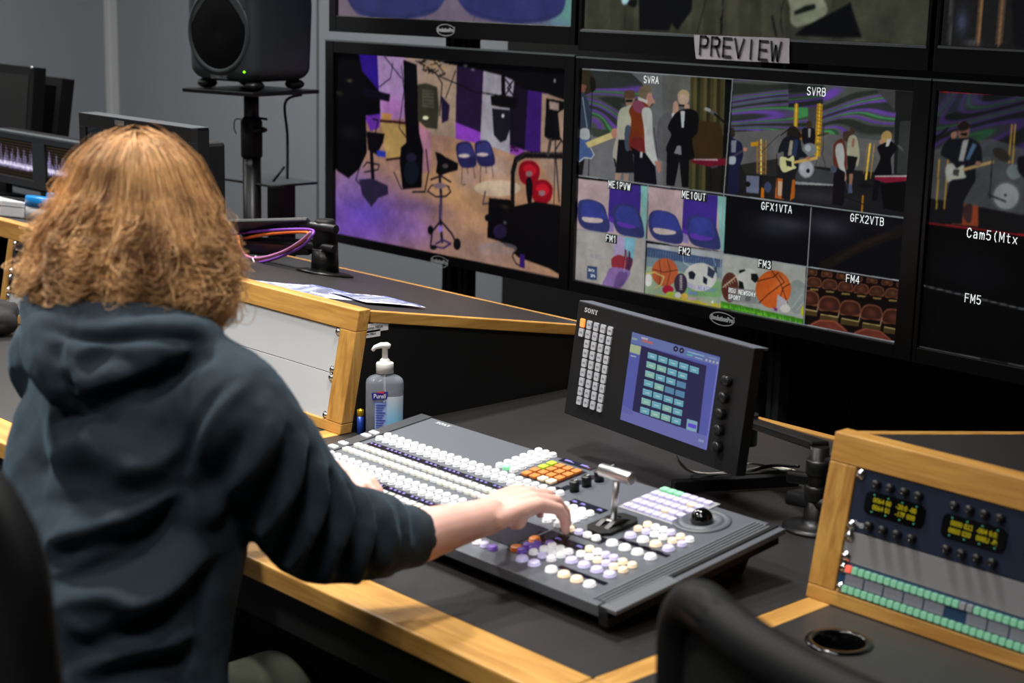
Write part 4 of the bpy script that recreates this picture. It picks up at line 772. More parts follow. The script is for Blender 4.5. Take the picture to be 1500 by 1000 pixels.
BT += [('R', CAPO, 575, 100), ('R', CAPO, 577, 59), ('r', CAPP, 590, 90), ('r', CAPP, 583, 76), ('r', CAPP, 597, 76), ('r', CAPP, 604, 104), ('r', CAPP, 590, 58)]
row('r', W, 612, 648, 3, 101); row('r', W, 612, 648, 3, 84); row('r', [W, CAPL], 608, 646, 3, 66)
row('R', CAPL, 612, 638, 2, 38); row('R', [W, CAPC, CAPC, W], 674, 753, 4, 39)
row('r', [CAPC, W, CAPL, CAPL], 665, 716, 4, 129); row('r', [W, W, CAPC, CAPL], 668, 721, 4, 107); row('r', CAPC, 736, 755, 2, 127); row('r', CAPC, 738, 756, 2, 106); row('R', CAPL, 673, 752, 4, 82)
row('r', [W, CAPL, CAPP], 511, 548, 3, 37)
for y in (255, 236, 183, 160, 126, 60, 40): BT.append(('t', W, -19, y))
# the hundred that show largest (nearest the camera) are parts of their own, the rest one part
def camd(b): return (SWM @ Vector((b[2]*mm, b[3]*mm, 0)) - Vector(CAM)).length - (.12 if b[0] == 'R' else 0)
near = set(id(b) for b in sorted([b for b in BT], key=camd)[:100])
rest = MB(); rest_m = []
for b in BT:
    k, m, x, y = b
    if id(b) in near:
        if (k, m.name) not in _firsts: _firsts[(k, m.name)] = o = cap(k, m).build('button', m, sw, world=False)
        else: o = _firsts[(k, m.name)].copy(); COL.objects.link(o)
        o.parent = sw; o.matrix_local = Matrix.Translation((x*mm, y*mm, .0004))
    else:
        if m not in rest_m: rest_m.append(m)
        c = cap(k, m); i0 = len(rest.f); rest.add(c.v, c.f, rest_m.index(m), False, Matrix.Translation((x*mm, y*mm, .0004)))
ob = rest.build('button_rows', rest_m, sw, world=False, smooth=False); ob['kind'] = 'stuff'
def disp(x0, x1, y0, y1, n=0, txt=None, h=.0012):
    mb = MB(); mb.box((x0*mm, y0*mm, 0), (x1*mm, y1*mm, h)); 
    if n:
        for i in range(n):
            if (i*7+int(x0)) % 5 == 0: continue
            cx = x0+(i+.5)*(x1-x0)/n; w = (x1-x0)/n*.30
            M = Matrix.Translation((cx*mm, (y0+y1)/2*mm, h+.0002)); hh = min((y1-y0)*.28, 4.2)
            mb.add([(-w*mm, -.001, 0), (w*mm, -.001, 0), (w*mm, .0006, 0), (-w*mm, .0006, 0)], [(0, 1, 2, 3)], 1, False, M)
            mb.add([(-w*mm, .0014, 0), (w*.4*mm, .0014, 0), (w*.4*mm, hh*mm, 0), (-w*mm, hh*mm, 0)], [(0, 1, 2, 3)], 1, False, M)
    return mb.build('display_strip', [DISP, OLED], sw, world=False)
for a, b in ((14, 108), (112, 206), (210, 300), (304, 394), (398, 480)): disp(a, b, 211, 224, 8)
for a, b in ((14, 108), (112, 206), (210, 300), (304, 394), (398, 480)): disp(a, b, 89, 102, 8)
disp(352, 430, 371, 386, 2); disp(501, 577, 242, 262, 4); disp(500, 560, 60, 145); disp(588, 657, 117, 137, 3); disp(671, 771, 184, 194); disp(672, 768, 53, 62); disp(575, 660, 155, 177, 0); disp(440, 462, 268, 282)
disp(570, 606, 108, 145); disp(565, 572, 50, 145)
MB().box((.348, .279, .0), (.431, .362, .0008)).build('keypad_plate', DISP, sw, world=False)
MB().prism([(.579, .282), (.700, .282), (.700, .394), (.579, .394)], 0, .0016, lambda a, b, c: (a, b, c)).build('keypad_plate', mat('pale_grey_keypad_plate', (150, 152, 156), .45), sw, .0005, world=False)
for y in (288, 317, 347, 377):
    MB().lathe([(.0085, 0), (.0085, .017), (.0078, .018), (.0003, .018)], 20, (.4745, y*mm, 0)).build('rotary_knob', BLK, sw, world=False)
    MB().box((.4745-.0006, y*mm, .018), (.4745+.0006, y*mm+.007, .0184)).build('pointer_mark', WHT, sw, world=False)
    MB().box((.448, y*mm-.004, 0), (.462, y*mm+.010, .0012)).build('display_strip', DISP, sw, world=False)
# T-bar
MB().prism([(.612, .178), (.640, .178), (.652, .19), (.652, .25), (.640, .262), (.612, .262), (.600, .25), (.600, .19)], 0, .006, lambda a, b, c: (a, b, c)).build('fader_housing', BLK2, sw, .001, world=False)
mb = MB(); K = 12
v = []
for i in range(K+1):
    a = PI*i/K; v.append((.196+.052*(i/K)-.0, .006+.007*math.sin(a)))
mb.prism(v, .612, .621, lambda a, b, c: (c, a, b)); mb.prism(v, .631, .640, lambda a, b, c: (c, a, b)); mb.build('fader_track', BLK, sw, world=False)
rb = Vector((.626, .222, .006)); rt = Vector((.626, .235, .082))
MB().tube([rb, rt], .0052, 14).build('fader_rod', SILV, sw, world=False)
MB().tube([rt+Vector((-.034, 0, 0)), rt+Vector((.032, 0, 0))], .0105, 20).build('fader_handle', SILV, sw, .001, world=False)
MB().box((.619, .212, .006), (.633, .232, .012)).build('fader_carriage', SILV, sw, .001, world=False)
# trackball
tb = (.722, .322, 0)
MB().lathe([(.047, 0), (.047, .0015), (.045, .003), (.040, .0035), (.038, .002), (.034, .002), (.033, .004), (.030, .0045), (.024, .002), (.020, .0005)], 48, tb, cap=False).build('trackball_ring', SWG, sw, world=False)
MB().ball((tb[0], tb[1], .004), .0185, nu=32, nv=20).build('trackball', mat('polished_black_ball', (8, 8, 9), .05, coat=.6), sw, world=False)
SERIFW = mat('maker_lettering_white', (200, 202, 206), .5)
def sony(mb, M, h, mi=0):
    """slab-serif maker's lettering, cap height h, centred"""
    def bar(x0, y0, x1, y1): mb.add([(x0*h, y0*h, 0), (x1*h, y0*h, 0), (x1*h, y1*h, 0), (x0*h, y1*h, 0)], [(0, 1, 2, 3)], mi, False, M)
    def par(pts): mb.add([(x*h, y*h, 0) for x, y in pts], [tuple(range(len(pts)))], mi, False, M)
    def arc(cx, cy, rx, ry, a0, a1, t, n=14):
        for i in range(n):
            p, q = a0+(a1-a0)*i/n, a0+(a1-a0)*(i+1)/n
            par([(cx+(rx-t)*math.cos(p), cy+(ry-t*.6)*math.sin(p)), (cx+rx*math.cos(p), cy+ry*math.sin(p)), (cx+rx*math.cos(q), cy+ry*math.sin(q)), (cx+(rx-t)*math.cos(q), cy+(ry-t*.6)*math.sin(q))])
    x = -2.35
    arc(x+.45, .24, .42, .26, PI*.15, PI*1.3, .26); arc(x+.45, -.24, .42, .26, -PI*.85, PI*.35, .26); bar(x+.78, .14, x+.87, .48); bar(x+.03, -.48, x+.12, -.14); par([(x+.2, .15), (x+.4, .22), (x+.72, -.12), (x+.5, -.2)])
    x += 1.05; arc(x+.58, 0, .58, .5, 0, 2*PI, .27, 28)
    x += 1.3; bar(x, .38, x+.4, .5); bar(x, -.5, x+.42, -.38); bar(x+.14, -.5, x+.26, .5); par([(x+.14, .5), (x+.42, .5), (x+1.0, -.5), (x+.74, -.5)]); bar(x+.86, -.5, x+.98, .5); bar(x+.7, .38, x+1.12, .5)
    x += 1.17; bar(x, .38, x+.48, .5); bar(x+.68, .38, x+1.12, .5); par([(x+.1, .5), (x+.4, .5), (x+.7, -.02), (x+.44, -.02)]); par([(x+.82, .5), (x+.98, .5), (x+.7, -.02), (x+.56, -.02)]); bar(x+.44, -.5, x+.7, .02); bar(x+.3, -.5, x+.84, -.38)
mb = MB(); sony(mb, Matrix.Translation((.044, .371, .0006)), .0085); mb.build('maker_lettering', SERIFW, sw, world=False)

# ------------------------------------------------------------------ touch panel on its arm
PB = onz(826, 605, .83); PBR = onz(1078, 698, .83); dx = (PBR-PB).normalized()
ln = math.radians(7.1); back = Vector((0, 0, 1)).cross(dx); upv = (Vector((0, 0, 1))*math.cos(ln)+back*math.sin(ln))
TPM = frame(PB, dx, upv); TPI = TPM.inverted()
def onplane(x, y, M):
    r = Vector(ray(x, y)); N = M.col[2].to_3d(); O = M.col[3].to_3d(); C0 = Vector(CAM)
    return M.inverted() @ (C0 + r*((O-C0).dot(N)/r.dot(N)))
Z4 = lambda x, y: onplane(820+x/3.57, 430+y/3.57, TPM)
tp = thing('touch_panel', 'black touch screen control panel with grey keys and five knobs on an arm', 'control panel', M=TPM)
TW, TH = .4915, .2228
MB().box((0, 0, -.024), (TW, TH, 0)).build('case', mat('panel_satin_black', (24, 25, 27), .42), tp, .002, world=False)
MB().box((.0005, TH-.004, -.033), (TW-.0005, TH+.0006, -.0012)).build('top_edge', mat('panel_grey_edge', (92, 96, 106), .4), tp, .0005, world=False)
s0, s1, s2, s3 = Z4(380, 200), Z4(838, 330), Z4(770, 822), Z4(318, 655)
sx0 = (s0.x+s3.x)/2; sx1 = (s1.x+s2.x)/2; sy0 = (s2.y+s3.y)/2; sy1 = (s0.y+s1.y)/2
class PicL(Pic):
    """painter on a plane given by a matrix: coordinates in zoomed pixels of the panel"""
    def __init__(s, M, x0, x1, y0, y1, n):
        super().__init__(x0, x1, y0, y1, 0, n); s.M = M
    def c(s, p):
        q = onplane(s.o[0]+p[0]/s.k, s.o[1]+p[1]/s.k, s.M); return ((q.x-s.x0)/(s.x1-s.x0)*s.W*2, (s.z1-q.y)/(s.z1-s.z0)*s.H*2)
    def build(s, parent, strength=1.0, lift=.0006):
        WM_keep = WM[parent]; WM[parent] = Matrix.Identity(4); o = super().build(parent, strength); WM[parent] = WM_keep; WM[o] = WM_keep
        n = len(o.data.vertices); a = np.empty(n*3); o.data.vertices.foreach_get('co', a); a = a.reshape(-1, 3); b = np.stack([a[:, 0], a[:, 2], np.full(n, lift)], -1); o.data.vertices.foreach_set('co', b.ravel()); o.data.update(); return o
p = PicL(TPM, sx0, sx1, sy0, sy1, 330); p.Z((900, 470), 5.265); p.a[:] = np.array((92, 98, 176))/255
p.poly([(135,80),(815,285),(800,345),(118,165)], (108, 122, 176)); p.poly([(210,190),(712,345),(650,865),(140,690)], (50, 46, 84)); p.poly([(140,690),(650,865),(720,890),(715,1010),(40,760),(50,680)], (114, 116, 182)); p.poly([(800,300),(815,290),(720,990),(700,980)], (120,126,200)); p.poly([(50,700),(60,640),(145,690),(140,720)],(104,108,180))
g00, g40, g06, g36 = (295, 274), (617, 378), (237, 692), (477, 772)
kk = []
for r in range(7):
    for c_ in range(5):
        if c_ == 4 and r > 0: continue
        x = g00[0]+(g40[0]-g00[0])*c_/4+(g06[0]-g00[0])*r/6; y = g00[1]+(g40[1]-g00[1])*c_/4+(g06[1]-g00[1])*r/6
        tone = (112,176,196) if (r, c_) not in ((1,0),(1,1),(2,0),(3,1),(5,0),(5,2),(6,1),(6,2)) else (140,192,178)
        if (r, c_) in ((2,3),(3,2),(3,3)): tone = (96,140,176)
        p.poly([(x-35,y-40),(x+39,y-18),(x+34,y+38),(x-41,y+16)], (30,36,60)); p.poly([(x-34,y-35),(x+37,y-14),(x+32,y+33),(x-38,y+12)], tone)
        if tone != (96,140,176): p.poly([(x-16,y-8),(x+16,y+2),(x+14,y+10),(x-18,y)], (190,214,214)); p.poly([(x-34,y-35),(x+37,y-14),(x+36,y-8),(x-35,y-29)],(140,196,210))
p.poly([(120,175),(208,198),(198,262),(118,238)], (176,190,150)); p.poly([(128,262),(170,272),(168,280),(126,270)],(180,190,200)); p.poly([(140,125),(180,138),(178,152),(138,142)],(150,170,170)); p.poly([(212,122),(262,136),(258,150),(210,136)],(190,180,190)); p.poly([(210,140),(300,166),(296,184),(225,162)],(190,110,110))
for x, y in ((475,215),(520,228)): p.ell((x,y),19,22,(36,40,66)); p.ell((x,y),6,6,(150,160,190))
p.poly([(565,232),(695,268),(693,276),(563,240)],(150,190,210)); p.poly([(560,252),(605,264),(602,274),(558,262)],(90,190,180)); p.poly([(625,275),(680,292),(678,300),(623,284)],(160,180,210)); [p.ell((710+i*28, 302+i*7),9,9,(180,186,196)) for i in range(4)]; p.poly([(725,275),(790,292),(788,298),(723,281)],(150,160,200))
p.poly([(562,752),(642,775),(634,858),(555,832)], (140,180,200)); p.poly([(570,782),(634,800),(630,832),(566,812)], (104,84,214)); p.poly([(650,905),(690,918),(688,935),(648,925)],(150,156,200)); p.gain(.92); p.build(tp)
mb = MB(); q = Z4(166, 92); sony(mb, Matrix.Translation((q.x, q.y, .0006)), .0088); mb.build('maker_lettering', SERIFW, tp, world=False)
K11, K14, K81, K84 = Z4(152, 213), Z4(260, 247), Z4(105, 558), Z4(212, 596)
px_ = (K14.x-K11.x)/3; py_ = (K81.y-K11.y)/7
KEYG = mat('grey_key_cap', (176, 178, 184), .45, emit=.05); KEYO = mat('lit_orange_key_cap', (240, 150, 80), .4, emit=.75, erg=(255, 140, 60)); KEYT = mat('key_legend', (90, 92, 98), .6)
kf = None
for r in range(-1, 8):
    for c_ in range(-1, 4):
        if c_ == -1 and r > 0: continue
        x = K11.x+px_*c_; y = K11.y+py_*r + 0
        if r == -1 and c_ == -1: cap_sq(.0140, .0165, .003).build('key', KEYO, tp, .0006, world=False).matrix_local = Matrix.Translation((x, y, .0002)); continue
        if kf is None:
            kb = cap_sq(.0136, .0160, .003); kb.box((-.004, -.0012, .003), (.004, -.0002, .0032), 1).box((-.0035, .0008, .003), (.0035, .0016, .0032), 1); kf = o = kb.build('key', [KEYG, KEYT], tp, world=False)
        else: o = kf.copy(); COL.objects.link(o); o.parent = tp
        o.matrix_local = Matrix.Translation((x, y, .0002))
for zx, zy in ((885, 458), (868, 545), (852, 630), (843, 715), (835, 803)):
    q = Z4(zx, zy); MB().lathe([(.0098, 0), (.0098, .011), (.0088, .0125), (.0003, .0125)], 24, (q.x, q.y, 0)).build('rotary_knob', mat('knob_black_satin', (26, 27, 29), .3) if 'knob_black_satin' not in bpy.data.materials else bpy.data.materials['knob_black_satin'], tp, world=False)
MB().box((TW/2-.05, .06, -.05), (TW/2+.05, .16, -.034)).build('mount_plate', BLMET, tp, .001, world=False)
# arm
pole = onz(1193, 774, .75)
arm = thing('panel_mount', 'black articulated desk arm behind the touch panel with a post by the oak console', 'monitor arm', (pole.x, pole.y, .75))
MB().lathe([(.055, 0), (.055, .004), (.045, .008), (.026, .011), (.020, .02), (.018, .06)], 32, (pole.x, pole.y, .7505)).build('base', BLMET, arm)
zt = ony(1190, 646, pole.y).z
MB().lathe([(.0165, .0), (.0165, zt-.76)], 24, (pole.x, pole.y, .755)).build('post', BLMET, arm)
for zz, r in ((zt-.055, .0215), (zt-.10, .0215)): MB().lathe([(r-.002, 0), (r, .003), (r, .024), (r-.002, .027)], 24, (pole.x, pole.y, zz)).build('clamp_collar', BLK, arm)
tgt = TPM @ Vector((TW/2, .11, -.05))
el = Vector((pole.x-.02, pole.y+.02, zt-.005))
mid = ony(1095, 617, pole.y+.17)
def beam(a, b, w, h, nm, m=BLMET, bev=.004, par=arm):
    a = Vector(a); b = Vector(b); d = (b-a); L = d.length; M = frame(a, d, Vector((0, 0, 1)).cross(d)); MB().box((0, -w/2, -h/2), (L, w/2, h/2), M=M).build(nm, m, par, bev)
beam((pole.x, pole.y, zt-.004), mid, .036, .014, 'upper_link'); beam(mid+Vector((0,0,-.02)), tgt, .03, .026, 'fore_link')
MB().lathe([(.02, 0), (.02, .06)], 20, (mid.x, mid.y, mid.z-.045)).build('elbow_joint', BLK, arm)
beam((pole.x-.01, pole.y, zt-.066), (pole.x-.055, pole.y-.01, zt-.068), .02, .02, 'clamp_lever'); MB().tube([(pole.x, pole.y, zt-.03), (pole.x+.09, pole.y+.02, zt-.03)], .012, 14).build('cross_bar', BLMET, arm); MB().tube([(pole.x-.05, pole.y-.01, zt-.105), (pole.x+.05, pole.y, zt-.1)], .013, 14).build('cable_clip', BLK, arm)
t = thing('cable_trunking', 'flat black cable bar lying on the desk behind the touch panel', 'cable trunking', onz(1110, 706, .75))
a, b = onz(985, 712, .765), onz(1168, 702, .765); beam(a, b, .02, .022, 'bar', BLK2, .002, t)
def cable(name, label, pts, r, m, group=None, n=8):
    mb = MB(); mb.tube(bez(pts, n), r, 8); o = mb.build(name, m); tag(o, label, 'cable', group); return o
CW = mat('cable_white', (196, 192, 180), .5); CB = mat('cable_black', (14, 14, 15), .45); CO = mat('cable_orange', (226, 112, 40), .45); CV = mat('cable_violet', (122, 60, 170), .45)
def dz(x, y, z=.756): v = onz(x, y, z); return (v.x, v.y, v.z)
cable('cable', 'white cable looping out from under the touch panel', [dz(990, 668, .80), dz(998, 680, .79), dz(1012, 690, .757), dz(1040, 694, .757), dz(1085, 690), dz(1130, 684), dz(1165, 690)], .0028, CW)
cable('cable', 'black cable from the touch panel across to the arm clamp', [dz(1000, 712, .757), dz(1040, 697), dz(1090, 692, .765), dz(1130, 682, .775), dz(1170, 683, .79)], .0032, CB)
cable('cable', 'second thin white cable bowed toward the arm clamp', [dz(1084, 682, .765), dz(1100, 679, .772), dz(1120, 682, .77), dz(1150, 689, .762), dz(1168, 694, .758)], .0022, CW)
cable('cable', 'thick black cable curving behind the mixing desk trackball', [dz(985, 722, .757), dz(1010, 712, .758), dz(1050, 700, .765), dz(1100, 694, .77), dz(1160, 690, .775)], .0042, CB)

# ------------------------------------------------------------------ right console gear (all in face coordinates)
FB = faceM(-1.342, BZ0, -.004)
fb = lambda x, y: onplane(x, y, FB)
Z8 = lambda x, y: fb(1200+x/5, 670+y/5)
Z5 = lambda x, y: fb(1160+x/2.703, 600+y/2.703)
U = LF/4
NAVYP = mat('navy_front_panel', (30, 40, 60), .35, noise_amt=.05, noise_scale=200)
t = thing('audio_unit', 'dark blue rack unit with two yellow character displays and black knobs', 'rack unit', M=faceM(-1.342, BZ0+2*U*math.cos(th_f), -.004))
inv = WM[t].inverted() @ FB
def L8(x, y): q = Z8(x, y); return inv @ q
MB().box((.001, .0008, -.002), (bayw-.001, 2*U-.0008, .0012)).build('front_panel', NAVYP, t, .0006, world=False)
MB().box((.014, .004, -.22), (bayw-.014, 2*U-.004, -.002)).build('chassis', BLK2, t, world=False)
for x, y in ((.008, .008), (.008, 2*U-.009), (bayw-.008, .008), (bayw-.008, 2*U-.009)): screw(t, x, y)
kn0 = None; offx = 0
def rknob(x, y):
    global kn0
    if kn0 is None or kn0.parent != t:
        mb = MB(); mb.lathe([(.0062, 0), (.0062, .009), (.0052, .011), (.0003, .011)], 18, (0, 0, 0)); mb.ball((0, -.0028, .0112), .0011, 1, 6, 4); kn0 = o = mb.build('rotary_knob', [BLK, SILV], t, world=False)
    else: o = kn0.copy(); COL.objects.link(o); o.parent = t
    o.matrix_local = Matrix.Translation((x, y, .001))
d1 = [L8(350, 240), L8(790, 340), L8(765, 530), L8(335, 410)]; d2 = [L8(915, 400), L8(1390, 530), L8(1370, 700), L8(890, 580)]
YEL = mat('display_yellow_characters', (150, 140, 20), .4, emit=.35, erg=(220, 205, 10)); CYA = mat('small_green_lamps', (60, 150, 120), .4, emit=.45)
def rdisp(cx, cy, w, h, rows):
    mb = MB(); r = h*.28; pts = []
    for (sx, sy, a0) in ((1, -1, -PI/2), (1, 1, 0), (-1, 1, PI/2), (-1, -1, PI)):
        for k in range(6): a = a0+PI/2*k/5; pts.append((cx+sx*(w/2-r)+r*math.cos(a), cy+sy*(h/2-r)+r*math.sin(a)))
    mb.prism(pts, .001, .0032, lambda a, b, c: (a, b, c)); 
    for j, s in enumerate(rows): text_mb(mb, s, .0105, Matrix.Translation((cx, cy+.0052-j*.0105, .0034)), 1, .0001, sx=.86, spacing=1.04)
    for i in range(4):
        for s in (1, -1): mb.ball((cx+(i-1.5)*w*.235, cy+s*h*.37, .0036), .0013, 2, 6, 4)
    mb.build('display', [GLOSS, YEL, CYA], t, world=False)
ca = sum((v for v in d1), Vector())/4; cb = sum((v for v in d2), Vector())/4; dw = (d1[1]-d1[0]).length; dh = abs(d1[0].y-d1[3].y)
rdisp(ca.x, ca.y, dw, dh, ('0064 00   -20:0 -00', '0064 01   -17F 000')); rdisp(cb.x, cb.y, dw, dh, ('0000 022  -004 0:0:', '0000 020   000U -P:'))
pitch = (cb.x-ca.x); ka = [L8(435, 195), L8(745, 280)]; kb_ = [L8(380, 500), L8(690, 595)]
for s in (0, 1, 2):
    for i in range(4):
        f = i/3; rknob(ka[0].x+(ka[1].x-ka[0].x)*f+s*pitch, ka[0].y); rknob(kb_[0].x+(kb_[1].x-kb_[0].x)*f+s*pitch, kb_[0].y)
rdisp(cb.x+pitch, cb.y, dw, dh, ('0000 022  -004 0:0:', '0000 020   000U -P:'))
mb = MB(); q = L8(282, 480); text_mb(mb, 'trilogy', .0105, Matrix.Translation((q.x, q.y, .0015)), spacing=1.0); mb.build('maker_lettering', SERIFW, t, world=False)
t2 = blank('blanking_panel', 'grey blank rack panel between the yellow readout unit and green key panel', -1.342, -1.342+bayw, U, 2*U, PANG, (.008, U-.008), off=-.004)
t = thing('router_panel', 'blue rack panel with two rows of lit green keys at lower right', 'rack unit', M=faceM(-1.342, BZ0, -.004))
MB().box((.001, .0008, -.002), (bayw-.001, U-.0008, .0012)).build('front_panel', mat('blue_front_panel', (36, 66, 100), .4), t, .0006, world=False)
MB().box((.014, .004, -.18), (bayw-.014, U-.004, -.002)).build('chassis', BLK2, t, world=False)
for x, y in ((.008, .008), (.008, U-.009), (bayw-.008, .008), (bayw-.008, U-.009)): screw(t, x, y)
q0, q1 = Z5(232, 618), Z5(740, 790); pit = (q1.x-q0.x)/19; l0 = Z5(215, 692)
KG = mat('lit_green_router_key', (140, 190, 165), .35, emit=.16, erg=(100, 215, 150)); KR = mat('lit_red_router_key', (236, 120, 100), .35, emit=.5, erg=(255, 90, 70)); KX = mat('unlit_grey_router_key', (150, 152, 158), .4)
fk = {}
for j, y in ((0, U-.0085), (1, .0085)):
    for i in range(int((bayw-.05)/pit)):
        m = KR if (i == 0 and j == 0) else (KX if j == 0 and i in (17, 18) else KG)
        if m not in fk: fk[m] = o = cap_sq(pit*.80, .0105, .005).build('key', m, t, .0004, world=False)
        else: o = fk[m].copy(); COL.objects.link(o); o.parent = t
        o.matrix_local = Matrix.Translation((q0.x+i*pit, y, .001))
w3 = pit*3; GD = mat('grey_label_display', (122, 124, 134), .4, emit=.1, noise_amt=.12, noise_scale=500); x = q0.x-pit*.4
for i in range(9):
    if i != 5: MB().box((x+i*w3*1.0+.001, .0152, .001), (x+(i+1)*w3-.0015, U-.0155, .0028)).build('label_display', GD, t, .0003, world=False)
MB().box((.0215, .006, .001), (.0235, U-.006, .0014)).build('side_lettering', SERIFW, t, world=False)

# ------------------------------------------------------------------ left console gear
def leftunit(name, label, s0_, s1_, m, rows):
    t = thing(name, label, 'rack unit', M=faceM(LB[0], BZ0+s0_*math.cos(th_f), -.004)); h = s1_-s0_
    MB().box((.001, .0006, -.002), (bayw-.001, h-.0006, .0012)).build('front_panel', m, t, .0006, world=False); MB().box((.014, .003, -.2), (bayw-.014, h-.003, -.002)).build('chassis', BLK2, t, world=False)
    for x, y in ((.008, .008), (.008, h-.009), (bayw-.008, .008), (bayw-.008, h-.009)): screw(t, x, y)
    return t, h
t, h = leftunit('monitoring_unit', 'dark rack unit with a row of black knobs at the left edge of the console', .10, LF, mat('dark_grey_front', (44, 46, 50), .4), 0)
kn = None
for j, y in ((0, h*.72), (1, h*.25)):
    for i in range(20):
        if kn is None: mb = MB(); mb.lathe([(.005, 0), (.005, .011), (.0042, .012), (.0003, .012)], 14); kn = o = mb.build('rotary_knob', BLK, t, world=False)
        else: o = kn.copy(); COL.objects.link(o); o.parent = t
        o.matrix_local = Matrix.Translation((.035+i*.0215, y, .001))
MB().box((.03, h*.45, .001), (.45, h*.53, .002)).build('designation_strip', mat('tan_strip', (130, 124, 108), .5), t, world=False)
t, h = leftunit('patch_unit', 'black patch unit with white marks and a hanging black cable at far left', .05, .10, mat('black_patch_front', (20, 21, 23), .4), 0)
jk = None
for i in range(24):
    for j in (0, 1):
        if jk is None: mb = MB(); mb.lathe([(.0045, 0), (.0045, .002), (.003, .002), (.003, -.001), (.0003, -.001)], 12); mb.box((-.001, .0058, 0), (.001, .0085, .0006), 1); jk = o = mb.build('jack_socket', [BLMET, WHT], t, world=False)
        else: o = jk.copy(); COL.objects.link(o); o.parent = t
        o.matrix_local = Matrix.Translation((.03+i*.0185, h*.3+j*h*.38, .001))
# ------------------------------------------------------------------ things on the left console top
def tz(x, y): return top_z(y)
def ontop(x, y):
    N = Vector((0, ZT-ZBK, YBK-YT)); r = Vector(ray(x, y)); C0 = Vector(CAM); O = Vector((0, YT, ZT)); return C0+r*((O-C0).dot(N)/r.dot(N))
th_t = math.atan2(ZBK-ZT, YBK-YT)
def flatdisp(name, label, Y, x0, x1, z0, z1, dep, bez_, lean=0, pic=None, rear=None, legs=True, screens=None, m=BEZ, group=None):
    t = thing(name, label, 'monitor', ((x0+x1)/2, Y+dep/2, z0), group=group)
    mb = MB(); scr = screens or [(x0+bez_, x1-bez_, z0+bez_*1.3, z1-bez_)]
    xs_ = [x0]+[v for s in scr for v in s[:2]]+[x1]
    za, zb = scr[0][2], scr[0][3]
    mb.box((x0, Y, z0), (x1, Y+.02, za)).box((x0, Y, zb), (x1, Y+.02, z1))
    for i in range(0, len(xs_), 2): mb.box((xs_[i], Y, za), (xs_[i+1], Y+.02, zb))
    mb.build('front_bezel', m, t, .0015); MB().box((x0+.003, Y+.02, z0+.003), (x1-.003, Y+dep, z1-.001)).build('housing', BLK2, t, .004)
    for s in scr:
        if pic: pic(t, s, Y+.006)
        MB().box((s[0], Y+.008, s[2]), (s[1], Y+.012, s[3])).build('screen_glass', GLOSS, t)
    if legs:
        xc = (x0+x1)/2; zb_ = tz(0, Y+dep/2)
        MB().box((xc-.03, Y+dep*.5, zb_+.004), (xc+.03, Y+dep*.5+.02, z0+.05)).build('stand_neck', BLK, t)
        mb = MB(); ml = frame((xc, Y+dep*.5, zb_+.0015), (1, 0, 0), (0, math.cos(th_t), math.sin(th_t))); mb.box((-.12, -.07, 0), (.12, .07, .008), M=ml).build('stand_foot', BLK, t, .002)
    return t
def wavepic(seed):
    def f(t, s, Y):
        r = np.random.default_rng(seed); p = Pic(s[0], s[1], s[2], s[3], Y, 200); H, W_ = p.a.shape[:2]; p.a[:] = np.array((10, 10, 14))/255
        for i in range(14): y = int(H*(.06+i*.07)); p.a[y:y+3, 8:-8] = np.array((120, 92, 30))/255*.55
        x = np.arange(W_); n = 7
        base = .62+.0*x
        for k in range(W_//2):
            xx = int(k*2); ph = xx/W_*n; env = abs(math.sin(ph*PI*1.0))**2; top = int(H*(.62-.12*r.random()-env*.40*r.random()**.6)) if r.random() < .8 else int(H*.6); bot = int(H*(.74+.08*r.random()))
            if 12 < xx < W_-12: p.a[top:bot, xx:xx+2] += np.array((150, 144, 210))/255*(.2+.8*r.random()); c = int(H*(.6+.07*r.random())); p.a[c:c+int(H*.1), xx:xx+3] += np.array((150, 140, 190))/255*(.3+.7*r.random())
        p.a = np.clip(p.a, 0, 1); p.build(t)
    return f
ys = 2.40
sa = ony(118, 211, ys); xr = -4.33
zt_ = ony(60, 201, ys).z; s2 = (ony(64, 215, ys).x, xr-.03); s1_ = (ony(47, 215, ys).x-.29, ony(47, 240, ys).x); zs1 = ony(60, 211, ys).z; zs0 = ony(64, 268, ys).z
flatdisp('waveform_monitor', 'wide twin waveform monitor with blue traces behind the person at left', ys, s1_[0]-.03, xr, zs0-.025, zt_, .09, .02, screens=[(s1_[0], s1_[1], zs0, zs1), (s2[0], s2[1], zs0, zs1)], pic=None, m=mat('dark_grey_bezel', (46, 48, 52), .4))
tw = [o for o in bpy.data.objects if o.name == 'waveform_monitor'][0]
wavepic(3)(tw, (s1_[0], s1_[1], zs0, zs1), ys+.006); wavepic(5)(tw, (s2[0], s2[1], zs0, zs1), ys+.006)
MB().box((s1_[0]-.03, ys-.001, zt_-.004), (xr, ys+.03, zt_+.002)).build('top_rim', SILVT, tw)
